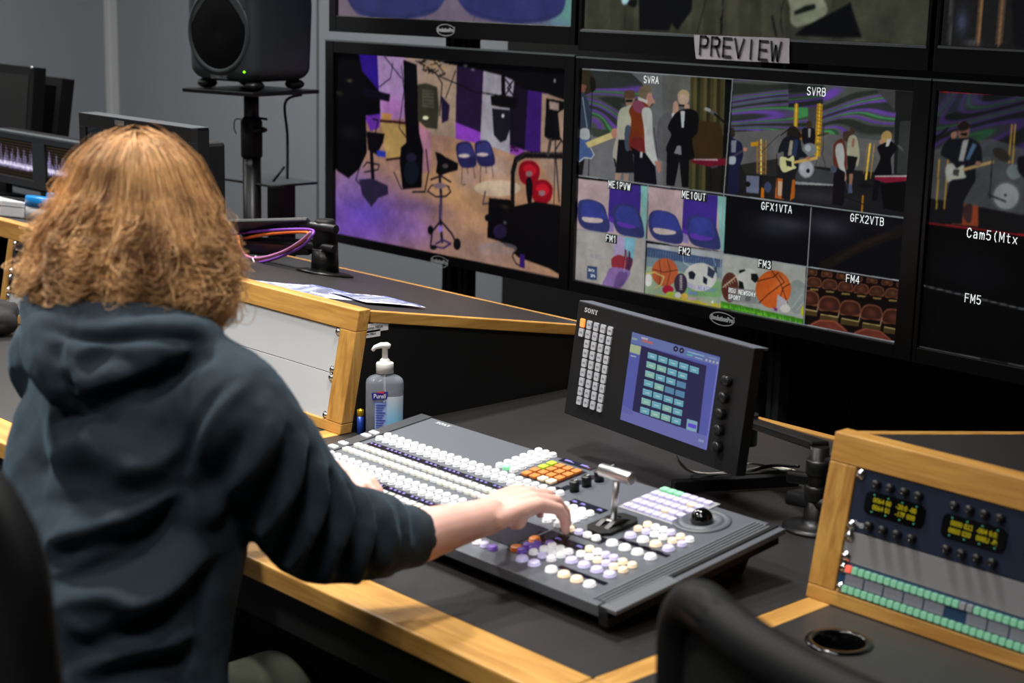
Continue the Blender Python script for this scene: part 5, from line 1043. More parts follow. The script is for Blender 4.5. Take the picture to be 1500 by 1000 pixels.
# picture monitor
ysn = 2.18; a = ony(115, 165, ysn); b = ony(280, 187, ysn)
def sonypic(t, s, Y):
    p = Pic(s[0], s[1], s[2], s[3], Y, 260); W_, H = p.W*2, p.H*2; p.a[:] = np.array((44, 46, 48))/255; p.swirl([(0, 0), (W_, 0), (W_, H*.45), (0, H*.6)], 2.2, .7, 1.4) if False else None
    full = [(0, 0), (1500, 0), (1500, 1000), (0, 1000)]; p.swirl(full, 5.2, .62, 1.3, [(40,44,46),(56,60,84),(50,54,56),(64,92,60),(54,58,62),(60,56,90),(38,42,44)]); p.build(t)
tm = flatdisp('picture_monitor', 'black broadcast monitor with a maker badge, partly hidden by the person\'s hair', ysn, a.x, b.x, a.z-.34, a.z, .055, .035, pic=sonypic, legs=False, m=mat('black_matte_bezel', (24, 26, 28), .5))
q = ony(175, 180, ysn); MB().box((q.x-.022, ysn-.0015, q.z-.006), (q.x+.022, ysn, q.z+.006)).build('maker_badge', mat('badge_grey', (120, 120, 122), .4), tm)
MB().box((a.x+.06, ysn+.055, a.z-.28), (b.x-.03, ysn+.12, a.z-.04)).build('rear_cover', BLK2, tm, .01)
MB().box((a.x+.002, ysn, a.z-.001), (b.x-.002, ysn+.055, a.z+.001)).build('top_cover', mat('dark_steel_cover', (62, 66, 72), .45), tm)
# black monitors further back
yb = 2.60; a = ony(50, 98, yb); b = ony(0, 92, yb)
t = thing('desk_monitor', 'black switched-off monitor at top left above the waveform monitor', 'monitor', (a.x-.3, yb, top_z(yb)), 0)
LM = frame((a.x, yb, a.z), (1, 0, 0), (0, .105, .995))
MB().box((-.58, -.36, 0), (0, 0, .0), M=LM)
mb = MB(); mb.box((-.58, -.36, -.045), (0, 0, 0), M=LM).build('housing', BLK2, t, .003)
mb = MB(); mb.box((-.55, -.33, .0005), (-.03, -.03, .002), M=LM).build('dark_screen', mat('unlit_screen_brown', (24, 22, 18), .3), t)
MB().ball(tuple(LM @ Vector((-.012, -.004, .001))), .006, nu=10, nv=6).build('corner_lamp', SILV, t)
zz = top_z(yb+.03); ml = frame((a.x-.3, yb+.015, zz+.002), (1, 0, 0), (0, math.cos(th_t), math.sin(th_t))); MB().box((-.14, -.1, 0), (.14, .06, .01), M=ml).build('stand_foot', BLK, t, .002); MB().box((a.x-.34, yb+.01, zz+.01), (a.x-.26, yb+.035, a.z-.2)).build('stand_neck', BLK, t)
c_ = ony(70, 100, 2.72); d_ = ony(97, 200, 2.72)
t = thing('desk_monitor', 'second black monitor just showing behind the switched-off one at top left', 'monitor', (c_.x-.3, 2.80, 0)); LM = frame((c_.x+.06, 2.74, ony(75, 112, 2.74).z), (1, 0, 0), (0, .15, .99)); MB().box((-.6, -.4, -.05), (0, 0, 0), M=LM).build('housing', BLK2, t, .003); MB().box((c_.x-.3, 2.83, 0), (c_.x-.22, 2.87, 1.2)).build('floor_stand_pole', BLK, t); MB().box((c_.x-.42, 2.75, 0), (c_.x-.1, 3.0, .02)).build('floor_foot', BLK, t); MB().box((-.57, -.37, .0005), (-.03, -.03, .0015), M=LM).build('dark_screen', GLOSS, t)
# tubs and paper
TUBW = mat('tub_white_plastic', (205, 205, 208), .35); TUBL = mat('tub_blue_lid', (20, 130, 205), .3)
def tub(px, py, r, h, label):
    q = ontop(px, py); ml = frame((q.x, q.y, q.z+.001), (1, 0, 0), (0, math.cos(th_t), math.sin(th_t))); t = thing('wipes_tub', label, 'tub', M=ml, group='blue lidded tubs on the console')
    MB().lathe([(r*.92, 0), (r*.96, h*.62), (r*.9, h*.64)], 36).build('tub_body', TUBW, t, world=False); MB().lathe([(r, h*.58), (r, h*.95), (r*.94, h), (r*.8, h*.97), (.001, h*.97)], 36).build('lid', TUBL, t, world=False)
tub(63, 324, .055, .066, 'low white tub with blue lid, leftmost of the pair behind the hair'); tub(92, 318, .055, .066, 'low white tub with blue lid, right of the pair beside the hair')
q = ontop(22, 323); ml = frame((q.x-.02, q.y, q.z+.001), (1, 0, 0), (0, math.cos(th_t), math.sin(th_t))); t = thing('white_box', 'low white box at the left edge of the console top', 'box', M=ml); MB().box((-.25, 0, 0), (-.075, .08, .045)).build('box_body', TUBW, t, .004, world=False); MB().box((-.251, -.001, .030), (-.074, .081, .0315)).build('lid_seam', mat('seam_grey', (150, 150, 152), .5), t, world=False)
# papers
def paper(x, y, w, h, rot, label, seed, dzz):
    q = Vector((x, y, top_z(y)+.0008+dzz)); ml = frame(q, (math.cos(rot), math.sin(rot)*math.cos(th_t), math.sin(rot)*math.sin(th_t)), (-math.sin(rot), math.cos(rot)*math.cos(th_t), math.cos(rot)*math.sin(th_t)))
    t = thing('paper_sheet', label, 'paper', M=ml, group='printed sheets on the console'); r = random.Random(seed); mb = MB(); n = 8
    v = [(w*(i/n-.5), h*(j/n-.5), .001+.0012*math.sin(i*.9+j*.5+seed)) for j in range(n+1) for i in range(n+1)]
    mb.add(v, [(j*(n+1)+i, j*(n+1)+i+1, (j+1)*(n+1)+i+1, (j+1)*(n+1)+i) for j in range(n) for i in range(n)], 0, True); mb.build('sheet', mat('paper_white_print', (190, 194, 210), .6), t, world=False)
    mb = MB()
    mb.box((-w*.47, h*.40, .0026), (w*.47, h*.46, .0028), 0)
    for k in range(14):
        yy = h*(.34-k*.056); x0 = -w*.44+(k % 3)*w*.05; x1 = w*(.05+.38*r.random()); mb.box((x0, yy-.0024, .0026), (x1, yy+.002, .0028), 1 if k % 3 else 0)
    mb.box((-w*.47, -h*.47, .0026), (w*.47, -h*.44, .0028), 0); mb.build('print', [mat('print_blue', (110, 120, 180), .6), mat('print_grey', (130, 132, 140), .6)], t, world=False)
paper(-2.85, 2.105, .25, .175, .06, 'printed sheet with blue rules on the sloping console top, further left', 2, 0); paper(-2.735, 2.175, .16, .15, -.12, 'printed sheet with blue rules overlapping the other, nearer the corner', 5, .0035)
# stickers on the side panel
def sticker(px, py, w, h, txt, label):
    q = onx(px, py, -2.548+.0035); M = frame((-2.548+.0004, q.y, q.z), (0, 1, 0), (0, 0, 1)); t = thing('label_sticker', label, 'sticker', M=M, group='stickers on the black console side')
    MB().box((-w/2, -h/2, 0), (w/2, h/2, .0004)).build('sticker_paper', mat('sticker_white', (225, 225, 228), .5, emit=0), t, world=False); mb = MB(); text_mb(mb, txt, h*.44, Matrix.Translation((0, 0, .0005)), sx=.85); mb.build('sticker_lettering', mat('sticker_ink', (60, 60, 64), .6), t, world=False)
# arm on the left console
b0 = ontop(476, 401)
ar = thing('monitor_mount', 'black monitor arm on a round foot on the sloping console top', 'monitor arm', (b0.x, b0.y, b0.z))
ml = frame((b0.x, b0.y, b0.z+.0005), (1, 0, 0), (0, math.cos(th_t), math.sin(th_t)))
MB().lathe([(.073, 0), (.073, .004), (.06, .007), (.03, .009)], 40, M=ml).build('foot', BLMET, ar)
zc = ony(484, 365, b0.y).z; zt2 = ony(484, 326, b0.y).z
MB().lathe([(.036, 0), (.033, zc-b0.z-.006)], 32, (b0.x, b0.y, b0.z+.004)).build('column', BLMET, ar)
MB().lathe([(.0335, 0), (.026, zt2-zc), (.022, zt2-zc+.004)], 32, (b0.x, b0.y, zc+.002)).build('column_cap', BLK2, ar)
MB().lathe([(.0345, 0), (.0345, .002)], 32, (b0.x, b0.y, zc-.001), cap=False).build('joint_ring', SILV, ar)
def hcyl(a, b, r, nm, m=BLK): MB().tube([a, b], r, 18).build(nm, m, ar, .001)
X = Vector((1, 0, 0)); bc = Vector((b0.x, b0.y, 0))
ku = Vector((b0.x, b0.y-.01, zt2-.012)); kl = Vector((b0.x, b0.y-.01, zt2-.062))
hcyl(ku-X*.055+Vector((0,-.02,0)), ku+X*.06, .0115, 'hinge_bolt'); hcyl(kl-X*.05+Vector((0,-.02,0)), kl+X*.055, .0115, 'hinge_bolt')
e1 = ony(372, 335, b0.y-.04); e2 = ony(330, 352, b0.y-.04); s1v = ku-X*.05; 
mb = MB(); M = frame(ku-X*.03+Vector((0,-.01,.004)), e1-(ku-X*.03), Vector((0, -.75, .66))); L = (e1-(ku-X*.03)).length*1.25
mb.prism([(0, -.022), (L, -.034), (L, .034), (0, .022)], -.006, .006, lambda a, b, c: (a, b, c), M=M).build('upper_arm_plate', mat('arm_dark_grey', (40, 43, 46), .4), ar, .003)
M = frame(kl-X*.03+Vector((0,-.01,-.004)), e2-(kl-X*.03), Vector((0, -.3, .95))); L = (e2-(kl-X*.03)).length*1.1
mb = MB(); mb.prism([(0, -.018), (L*.5, -.026), (L, -.02), (L, .014), (0, .014)], -.018, .018, lambda a, b, c: (a, b, c), M=M).build('lower_arm', BLMET, ar, .005)
end = ony(300, 345, b0.y-.05)
beam(end, (tm.location.x+.12, ysn+.125, end.z+.02), .03, .03, 'fore_arm', BLMET, .004, ar)
def py(x, y, d=0): v = ony(x, y, b0.y-.055-d); return (v.x, v.y, v.z)
cable('cable', 'violet cable looping under the left monitor arm beside the hair', [py(300, 352), py(350, 342), py(400, 337), py(452, 336), py(458, 344, .02), py(440, 362, .02), py(405, 378, .02), py(375, 384, .02), py(352, 374, .02), py(345, 350, .01)], .0036, CV)
cable('cable', 'orange cable running above the violet loop on the left monitor arm', [py(300, 358), py(350, 350), py(400, 342), py(446, 340), py(450, 346, .02), py(432, 360, .02), py(400, 374, .03), py(372, 379, .03), py(354, 368, .03), py(348, 345, .02)], .0040, CO)
cable('cable', 'pink violet cable lying beside the orange one on the left monitor arm', [py(455, 340, .03), py(440, 353, .03), py(415, 368, .03), py(385, 377, .035), py(362, 376, .035), py(350, 362, .035)], .0034, mat('cable_pink', (190, 120, 170), .45))
MB().tube([py(374, 375, .028), py(378, 384, .03), py(373, 386, .045), py(370, 378, .045)], .002, 8).build('cable_tie', WHT, ar)

# ------------------------------------------------------------------ loudspeaker and stand
SPc = at(368, 130, 5.12); sxy = Vector((SPc.x, SPc.y, 0)); phi = math.radians(12); zp = SPc.z
SM = Matrix.Translation((SPc.x, SPc.y, zp)) @ Matrix.Rotation(phi, 4, 'Z')
st = thing('speaker_stand', 'black telescopic speaker stand with a flat top plate by the wall', 'speaker stand', (SPc.x, SPc.y, 0), phi)
MB().box((-.15, -.15, zp-.012), (.15, .15, zp), M=Matrix.Translation((SPc.x, SPc.y, 0)) @ Matrix.Rotation(phi, 4, 'Z')).build('top_plate', BLMET, st, .002)
zj = at(368, 178, 5.12).z; zk = at(368, 232, 5.12).z
MB().lathe([(.024, 0), (.024, zp-.012-zj)], 24, (SPc.x, SPc.y, zj)).build('inner_tube', BLMET, st)
MB().lathe([(.033, 0), (.034, .01), (.034, zj-zk), (.030, zj-zk+.004), (.026, zj-zk+.012)], 24, (SPc.x, SPc.y, zk)).build('clamp_sleeve', BLK2, st)
MB().lathe([(.029, 0), (.029, zk-.3)], 24, (SPc.x, SPc.y, .3)).build('outer_tube', BLMET, st)
MB().lathe([(.05, 0), (.05, .3)], 24, (SPc.x, SPc.y, .012)).build('lower_tube', BLMET, st)
MB().lathe([(.2, 0), (.2, .008), (.19, .014), (.05, .016)], 40, (SPc.x, SPc.y, 0.001)).build('base', BLMET, st)
Rv = Vector(CM[:, 0]); kp = Vector((SPc.x, SPc.y, zj-.025)) - Vector((-.62, .78, 0))*-.0
MB().ball(tuple(kp+Rv*.03-Vector((-.7, .7, 0))*.03), (.026, .026, .011), nu=16, nv=8).build('clamp_knob', BLK, st)
MB().tube(bez([kp+Rv*-.03+Vector((0,0,.03)), kp+Rv*-.05+Vector((0,0,.03)), kp+Rv*-.055+Vector((0,0,.005)), kp+Rv*-.048+Vector((0,0,-.015))], 6), .002, 6).build('safety_wire', BLMET, st)
MB().tube([kp+Rv*.02+Vector((0,0,.035)), kp+Rv*.05+Vector((0,0,.03))], .004, 8).build('locking_pin', BLMET, st)
q = at(366, 243, 5.05); M = frame(Vector((SPc.x, SPc.y, q.z))-Vector((-.72, .69, 0))*.0296, Rv, (0, 0, 1)); mb = MB()
for k in range(10): a = 2*PI*k/10; mb.add([(.003*math.cos(a-.4), .003*math.sin(a-.4), 0), (.011*math.cos(a), .014*math.sin(a), 0), (.003*math.cos(a+.4), .003*math.sin(a+.4), 0)], [(0, 1, 2)], 0, False, M)
text_mb(mb, 'gravity', .008, M @ Matrix.Translation((-.004, 0, .0004))); mb.build('maker_sticker', SERIFW, st)
sp = thing('loudspeaker', 'large dark grey studio loudspeaker with black round grille at top left', 'speaker', M=SM)
def rbox(w, d, h, r, n=9):
    """rounded box, bulged sides"""
    mb = MB(); N = n*4; rings = []; zs_ = []
    K = 10
    for i in range(K+1): a = -PI/2+PI/2*i/K; zs_.append((r+r*math.sin(a), r*(1-math.cos(a))))
    lay = zs_ + [(h*.5, -.006)] + [(h-z, i_) for z, i_ in zs_[::-1]]
    v = []; f = []
    for z, ins in lay:
        for (sx, sy, a0) in ((1, -1, -PI/2), (1, 1, 0), (-1, 1, PI/2), (-1, -1, PI)):
            for k in range(n):
                a = a0+PI/2*k/(n-1); rr = r*1.0
                v.append((sx*(w/2-rr-ins*.8)+rr*math.cos(a), sy*(d/2-rr-ins*.8)+rr*math.sin(a), z))
    for i in range(len(lay)-1):
        for k in range(N): f.append((i*N+k, i*N+(k+1) % N, (i+1)*N+(k+1) % N, (i+1)*N+k))
    f.append(tuple(range(N))[::-1]); f.append(tuple((len(lay)-1)*N+k for k in range(N)))
    mb.add(v, f, 0, True); return mb
mb = rbox(.285, .278, .433, .042); mb.v = [v+Vector((0, 0, .030)) for v in mb.v]; mb.build('cabinet', GREYP, sp, world=False)
FM = frame((0, -.139, 0), (1, 0, 0), (0, 0, 1))
MB().lathe([(.128, -.004), (.128, .004), (.121, .0065), (.114, .003)], 48, M=FM @ Matrix.Translation((0, .178, 0)), cap=False).build('woofer_ring', GREYP, sp, world=False)
mb = MB(); mb.lathe([(.0005, .008), (.03, .0095), (.08, .008), (.119, .002)], 48, M=FM @ Matrix.Translation((0, .178, 0)), cap=False).build('woofer_grille', mat('speaker_black_grille', (5, 5, 6), .8, spec=.08), sp, world=False)
MB().lathe([(.045, -.004), (.045, .003), (.028, -.002), (.0005, .004)], 36, M=FM @ Matrix.Translation((0, .368, 0)), cap=False).build('tweeter', BLK, sp, world=False)
MB().ball((.105, -.139, .060), .0032, nu=10, nv=6).build('power_lamp', mat('green_power_lamp', (150, 230, 40), .4, emit=3, erg=(120, 255, 10)), sp, world=False)
mb = MB(); text_mb(mb, 'GENELEC', .015, FM @ Matrix.Translation((0, .040, .0005)), spacing=1.15); mb.build('maker_lettering', mat('speaker_letter_grey', (130, 134, 138), .5), sp, world=False)
for x, y in ((-.1, -.09), (.1, -.09), (-.1, .09), (.1, .09)):
    MB().ball((x, y, .017), (.028, .034, .0165), nu=18, nv=10).build('rubber_foot', BLK, sp, world=False)
MB().box((-.085, -.10, .026), (.085, .10, .034)).build('foot_bridge', BLK, sp, .003, world=False)
cable('cable', 'black cable hanging straight down from the speaker plate to the glass shelf', [SM @ Vector((.12, .10, -.015)), at(418, 150, 5.2), at(421, 200, 5.2), at(421, 262, 5.2)], .0045, CB)
# shelf unit behind
zs_ = at(400, 268, 5.2).z
GLS = mat('smoked_glass', (150, 160, 165), .05); gb = GLS.node_tree.nodes['Principled BSDF']; gb.inputs['Transmission Weight'].default_value = .85; gb.inputs['IOR'].default_value = 1.45
cpt = at(412, 267, 5.25)
t = thing('glass_shelf', 'small glass shelf on a square black post behind the speaker stand', 'shelf', (cpt.x, cpt.y, 0))
pa, pb_, pc, pd = [onz(x, y, zs_) for x, y in ((325, 262), (398, 273), (464, 268), (385, 255))]
mb = MB(); mb.prism([(v.x, v.y) for v in (pa, pb_, pc, pd)], zs_-.004, zs_+.004, lambda a, b, c: (a, b, c)).build('glass_top', GLS, t)
mb = MB(); mb.tube([pa, pb_], .0035, 6); mb.tube([pb_, pc], .0035, 6); mb.build('edge_strip', BLMET, t)
MB().box((cpt.x-.035, cpt.y-.03, 0), (cpt.x+.035, cpt.y+.03, zs_-.006)).build('post', BLMET, t)
MB().tube([at(400, 266, 5.15), at(417, 244, 5.15)], .004, 8).build('shelf_brace', BLMET, t)
MB().box((cpt.x-.16, cpt.y-.14, 0), (cpt.x+.16, cpt.y+.14, .012)).build('floor_plate', BLMET, t)

# ------------------------------------------------------------------ sanitizer, battery
bo = onz(567, 633.5, .751); bx = Vector((.60, .80, 0)).normalized(); by = Vector((-.80, .60, 0)).normalized()
BM = frame((bo.x+.006, bo.y-.012, .7505), bx, by)
bt = thing('sanitizer_bottle', 'clear pump bottle of hand sanitizer with blue label beside the mixing desk', 'bottle', M=BM)
BOT = mat('clear_bottle_plastic', (222, 230, 246), .06); b_ = BOT.node_tree.nodes['Principled BSDF']; b_.inputs['Transmission Weight'].default_value = .8; b_.inputs['IOR'].default_value = 1.28
def superlathe(prof, e=3.0, n=40, M=None):
    """prof: (rx, ry, z)"""
    mb = MB(); v = []; f = []
    for rx, ry, z in prof:
        for k in range(n):
            a = 2*PI*k/n; c, s = math.cos(a), math.sin(a); v.append((rx*abs(c)**(2/e)*math.copysign(1, c), ry*abs(s)**(2/e)*math.copysign(1, s), z))
    for i in range(len(prof)-1):
        for k in range(n): f.append((i*n+k, i*n+(k+1) % n, (i+1)*n+(k+1) % n, (i+1)*n+k))
    f.append(tuple(range(n))[::-1]); f.append(tuple((len(prof)-1)*n+k for k in range(n))); mb.add(v, f, 0, True, M); return mb
superlathe([(.034, .020, 0), (.0375, .0235, .003), (.038, .024, .06), (.038, .024, .108), (.0365, .0225, .114), (.030, .019, .120), (.018, .015, .124), (.0135, .0135, .127), (.013, .013, .131)]).build('body', BOT, bt, world=False)
GEL = mat('clear_gel', (205, 222, 240), .08); b_ = GEL.node_tree.nodes['Principled BSDF']; b_.inputs['Transmission Weight'].default_value = 1; b_.inputs['IOR'].default_value = 1.2
# label: front print and back label, curved with the body
def decal(name, x0, x1, z0, z1, side, m, cols=None, nx=10, nz=12):
    mb = MB(); v = []
    for j in range(nz+1):
        for i in range(nx+1):
            x = x0+(x1-x0)*i/nx; y = .0243*(max(0, 1-(abs(x)/.0383)**3))**(1/3)+.0006; v.append((x, side*y, z0+(z1-z0)*j/nz))
    mb.add(v, [(j*(nx+1)+i, j*(nx+1)+i+1, (j+1)*(nx+1)+i+1, (j+1)*(nx+1)+i) for j in range(nz) for i in range(nx)], 0, True); return mb.build(name, m, bt, world=False)
BL = bpy.data.materials.new('blue_fade_label'); BL.use_nodes = True; nt = BL.node_tree; b_ = nt.nodes['Principled BSDF']; tc = nt.nodes.new('ShaderNodeTexCoord'); sx = nt.nodes.new('ShaderNodeSeparateXYZ'); cr = nt.nodes.new('ShaderNodeValToRGB'); mr = nt.nodes.new('ShaderNodeMapRange'); mr.inputs[1].default_value = 0; mr.inputs[2].default_value = .085
nt.links.new(tc.outputs['Object'], sx.inputs[0]); nt.links.new(sx.outputs[2], mr.inputs[0]); nt.links.new(mr.outputs[0], cr.inputs[0]); nt.links.new(cr.outputs[0], b_.inputs['Base Color'])
cr.color_ramp.elements[0].color = lin((70, 170, 225))+(1,); cr.color_ramp.elements[1].color = lin((205, 212, 222))+(1,); cr.color_ramp.elements.new(.5).color = lin((140, 195, 228))+(1,); b_.inputs['Roughness'].default_value = .5
o = decal('back_label', .002, .036, .004, .084, -1, BL); o = decal('front_label', -.020, .004, .006, .072, -1, mat('pale_blue_label', (150, 175, 225), .5))
def lbl(fn, m, nm):
    mb = MB(); fn(mb)
    mb.v = [Vector((v.x, -(.0243*(max(0, 1-(abs(v.x)/.0383)**3))**(1/3)+.0012)-v.z, v.y)) for v in mb.v]; mb.build(nm, m, bt, world=False)
lbl(lambda mb: mb.add([(-.027, .092, 0), (.006, .095, 0), (.004, .080, 0), (-.025, .077, 0)], [(0, 3, 2, 1)]), mat('logo_blue', (40, 40, 140), .4), 'logo_panel')
lbl(lambda mb: mb.add([(-.018, .0935, .0003), (.000, .0965, .0003), (-.003, .091, .0003)], [(0, 2, 1)]), mat('logo_red', (200, 50, 60), .4), 'logo_accent')
lbl(lambda mb: text_mb(mb, 'Purell', .0125, Matrix.Translation((-.0105, .0855, .0008)), bold=.0001, sx=.85, depth=.0001), WHT, 'logo_lettering')
lbl(lambda mb: (text_mb(mb, 'ADVANCED', .0052, Matrix.Translation((-.010, .073, .0006)), depth=.0001),) + tuple(mb.box((-.018, .066-.0052*k, .0002), (.001-.003*(k % 3), .0682-.0052*k, .0004)) for k in range(12)), mat('label_ink_blue', (60, 70, 170), .5), 'label_lettering')
MB().lathe([(.0175, 0), (.0175, .019), (.0165, .0205), (.010, .021), (.010, .026), (.0075, .0275), (.0075, .0285)], 32, (0, 0, .1285)).build('cap', WHT, bt, world=False)
MB().lathe([(.0058, 0), (.0058, .028), (.007, .029)], 20, (0, 0, .155)).build('pump_stem', WHT, bt, world=False)
mb = MB(); mb.tube([(.010, 0, .1815), (.004, 0, .184), (-.008, 0, .184), (-.020, 0, .180), (-.025, 0, .1735)], [.0065, .0085, .0075, .0055, .0045], 14, flat=.75); mb.build('pump_spout', WHT, bt, world=False)
MB().tube([(0, 0, .008), (0, 0, .13)], .002, 8).build('dip_tube', mat('dip_tube_plastic', (225, 228, 232), .3), bt, world=False)
q = onz(526, 633, .7515); t = thing('aa_battery', 'blue and gold battery standing upright against the black console side', 'battery', (-2.5325, q.y, .7505))
MB().lathe([(.0065, 0), (.0072, .0006), (.0072, .036)], 24).build('blue_sleeve', mat('battery_blue', (34, 66, 160), .3, metal=.4), t, world=False)
MB().lathe([(.0072, .036), (.0072, .0485), (.0065, .0495), (.003, .0495), (.003, .0508), (.0003, .0508)], 24).build('gold_end', mat('battery_gold', (200, 160, 40), .3, metal=.6), t, world=False)
sticker(549, 480, .074, .018, 'Electrics 7082/A', 'white printed sticker on the black console side, longer upper one'); sticker(543, 489.5, .054, .0145, 'Mixer 7082/A', 'white printed sticker on the black console side, shorter lower one')
# dark bag at the far left behind the person

cable('cable', 'thin black cable hanging down the dark wall behind the right console', [ony(1240, 556, 3.9), ony(1241, 580, 3.9), ony(1248, 612, 3.9), ony(1262, 680, 3.9), (ony(1262, 680, 3.9).x, 3.9, .3), (ony(1262, 680, 3.9).x, 3.88, .005)], .004, CB)
LAMPS = [(-2.7, .75, 32, .11, 100), (-1.3, .9, 5, .11, 100), (-3.2, 2.2, 24, .11, 100), (-2.0, 1.9, 15, .11, 100), (-4.4, 1.3, 12, .11, 100), (-1.9, -.6, 6, .3, 120), (-.6, .2, 9, .3, 120), (-5.0, 2.5, 48, .3, 170), (-6.3, 1.6, 14, .3, 170)]  # the wide lamps are added fill, for the fronts and the back wall
# ------------------------------------------------------------------ office chairs
CHB = mat('chair_black_fabric', (22, 23, 25), .8, noise_amt=.3, noise_scale=300, bump=.3)
CHM = mat('chair_black_mesh', (12, 13, 14), .7, noise_amt=.3, noise_scale=500, bump=.4)
def office_chair(label, cx, cy, rz, w, ztop, curve=.05, rcor=.10, frame_r=.016):
    """chair facing local +Y, backrest top at ztop"""
    t = thing('office_chair', label, 'chair', (cx, cy, 0), rz)
    zb0 = ztop-.48; yb_ = -.22
    def bp(u, v):   # u -1..1, v 0..1
        return Vector((u*w/2, yb_-.03*math.sin(v*2.2)-.03*v+curve*(u*u), zb0+v*(ztop-zb0)))
    # outline of the back with rounded corners
    out = []
    def corner(su, v0, v1, n=7):
        r = []
        for k in range(n+1):
            a = PI/2*k/n; uu = su*(1-rcor/(w/2)*(1-math.sin(a))); vv = v0+(v1-v0)*(1-math.cos(a)); r.append((uu, vv))
        return r
    rv = rcor/(ztop-zb0)
    for k in range(9): out.append((-1+rcor/(w/2)+(2-2*rcor/(w/2))*k/8, 1))
    tr = [(1-rcor/(w/2)*(1-math.sin(PI/2*k/7)), 1-rv*(1-math.cos(PI/2*k/7))) for k in range(1, 8)]
    out += tr; out += [(1, 1-rv-(1-2*rv)*k/6) for k in range(1, 7)]
    out += [(1-rcor/(w/2)*(1-math.cos(PI/2*k/7)), rv*(1-math.sin(PI/2*k/7))) for k in range(1, 8)]
    out += [(1-rcor/(w/2)-(2-2*rcor/(w/2))*k/8, 0) for k in range(1, 9)]
    left = [(-u, v) for u, v in out[9:-8]][::-1]
    pts = [bp(u, v) for u, v in out+left]; pts.append(pts[0]); pts.append(pts[1])
    MB().tube(pts, frame_r, 12).build('back_frame', BLK2, t, world=False)
    mb = MB(); n = 16; v_ = []
    for j in range(n+1):
        for i in range(n+1):
            u = -1+2*i/n; v = j/n; e = 1 if rv < v < 1-rv else 1-rcor/(w/2)*(1-math.sqrt(max(0, 1-((rv-min(v, 1-v))/rv)**2))); v_.append(bp(u*e, v))
    for off, fl in ((.004, 1), (-.004, -1)):
        mb.add([p+Vector((0, off, 0)) for p in v_], [((j*(n+1)+i, j*(n+1)+i+1, (j+1)*(n+1)+i+1, (j+1)*(n+1)+i))[::fl] for j in range(n) for i in range(n)], 0, True)
    mb.build('backrest', CHM, t, world=False)
    MB().tube(bez([(0, yb_-.02, zb0+.2), (0, yb_-.05, zb0+.02), (0, -.14, .42), (0, 0, .41)], 6), .022, 10, flat=1.6).build('back_support', BLK, t, world=False)
    mb = superlathe([(.20, .20, .43), (.235, .23, .445), (.24, .235, .475), (.22, .215, .492), (.1, .1, .496)], 3.2, 40); mb.build('seat', CHB, t, world=False)
    MB().lathe([(.03, 0), (.03, .3)], 16, (0, 0, .13)).build('gas_column', BLMET, t, world=False)
    for k in range(5):
        a = 2*PI*k/5; d = Vector((math.cos(a), math.sin(a), 0)); MB().tube([d*.02+Vector((0, 0, .12)), d*.30+Vector((0, 0, .075))], [.022, .014], 10).build('base_arm', BLK, t, world=False)
        bA = [o_ for o_ in bpy.data.objects if o_.parent == t and o_.name.startswith('base_arm')][-1]
        q = d*.30; cst = MB().tube([q+Vector((-.02*d.y, .02*d.x, .03)), q+Vector((.02*d.y, -.02*d.x, .03))], .0295, 16).build('caster', BLK, t, world=False); sub(bA, cst)
    return t
# the person's chair: top right corner of the back seen at the lower left
cr_ = ony(84, 745, .66)
office_chair('black mesh office chair under the seated person, seen from behind at lower left', ony(98, 880, .66).x-.215, .66+.17, 0, .50, ony(0, 690, .62).z+.03, rcor=.12, frame_r=.02)
# the empty chair at the lower right
A = onz(980, 864, 1.03); Bp = onz(1248, 1006, 1.03); dr = (Bp-A); rz = math.atan2(dr.y, dr.x)
W_ = .50; dirv = Vector((math.cos(rz), math.sin(rz), 0)); nrm = Vector((-math.sin(rz), math.cos(rz), 0))
cc = A + dirv*(W_/2-.01) + nrm*.25
office_chair('empty black office chair at the lower right with its curved back toward the camera', cc.x, cc.y, rz, W_, 1.03, rcor=.07, curve=.05, frame_r=.026)

# ------------------------------------------------------------------ the person
SKIN = bpy.data.materials.new('skin'); SKIN.use_nodes = True; b_ = SKIN.node_tree.nodes['Principled BSDF']
b_.inputs['Base Color'].default_value = lin((222, 172, 156))+(1,); b_.inputs['Roughness'].default_value = .5; b_.inputs['Subsurface Weight'].default_value = .15; b_.inputs['Subsurface Radius'].default_value = (.01, .004, .002)
nt = SKIN.node_tree; tc = nt.nodes.new('ShaderNodeTexCoord'); nz = nt.nodes.new('ShaderNodeTexNoise'); nz.inputs['Scale'].default_value = 35; mx = nt.nodes.new('ShaderNodeMix'); mx.data_type = 'RGBA'
mx.inputs[6].default_value = lin((222, 168, 154))+(1,); mx.inputs[7].default_value = lin((234, 192, 178))+(1,); nt.links.new(tc.outputs['Object'], nz.inputs['Vector']); nt.links.new(nz.outputs['Fac'], mx.inputs[0]); nt.links.new(mx.outputs[2], b_.inputs['Base Color'])
HOOD = mat('hoodie_dark_teal_fleece', (37, 47, 56), .88, spec=.25, noise_amt=.18, noise_scale=260, bump=.25, bump_scale=600)
b_ = HOOD.node_tree.nodes['Principled BSDF']; b_.inputs['Sheen Weight'].default_value = .25; b_.inputs['Sheen Roughness'].default_value = .5; b_.inputs['Sheen Tint'].default_value = lin((120, 150, 170))+(1,)
TROU = mat('olive_trousers', (54, 58, 42), .85, noise_amt=.15, noise_scale=200, bump=.2)
SHOE = mat('dark_shoe', (24, 24, 26), .6)
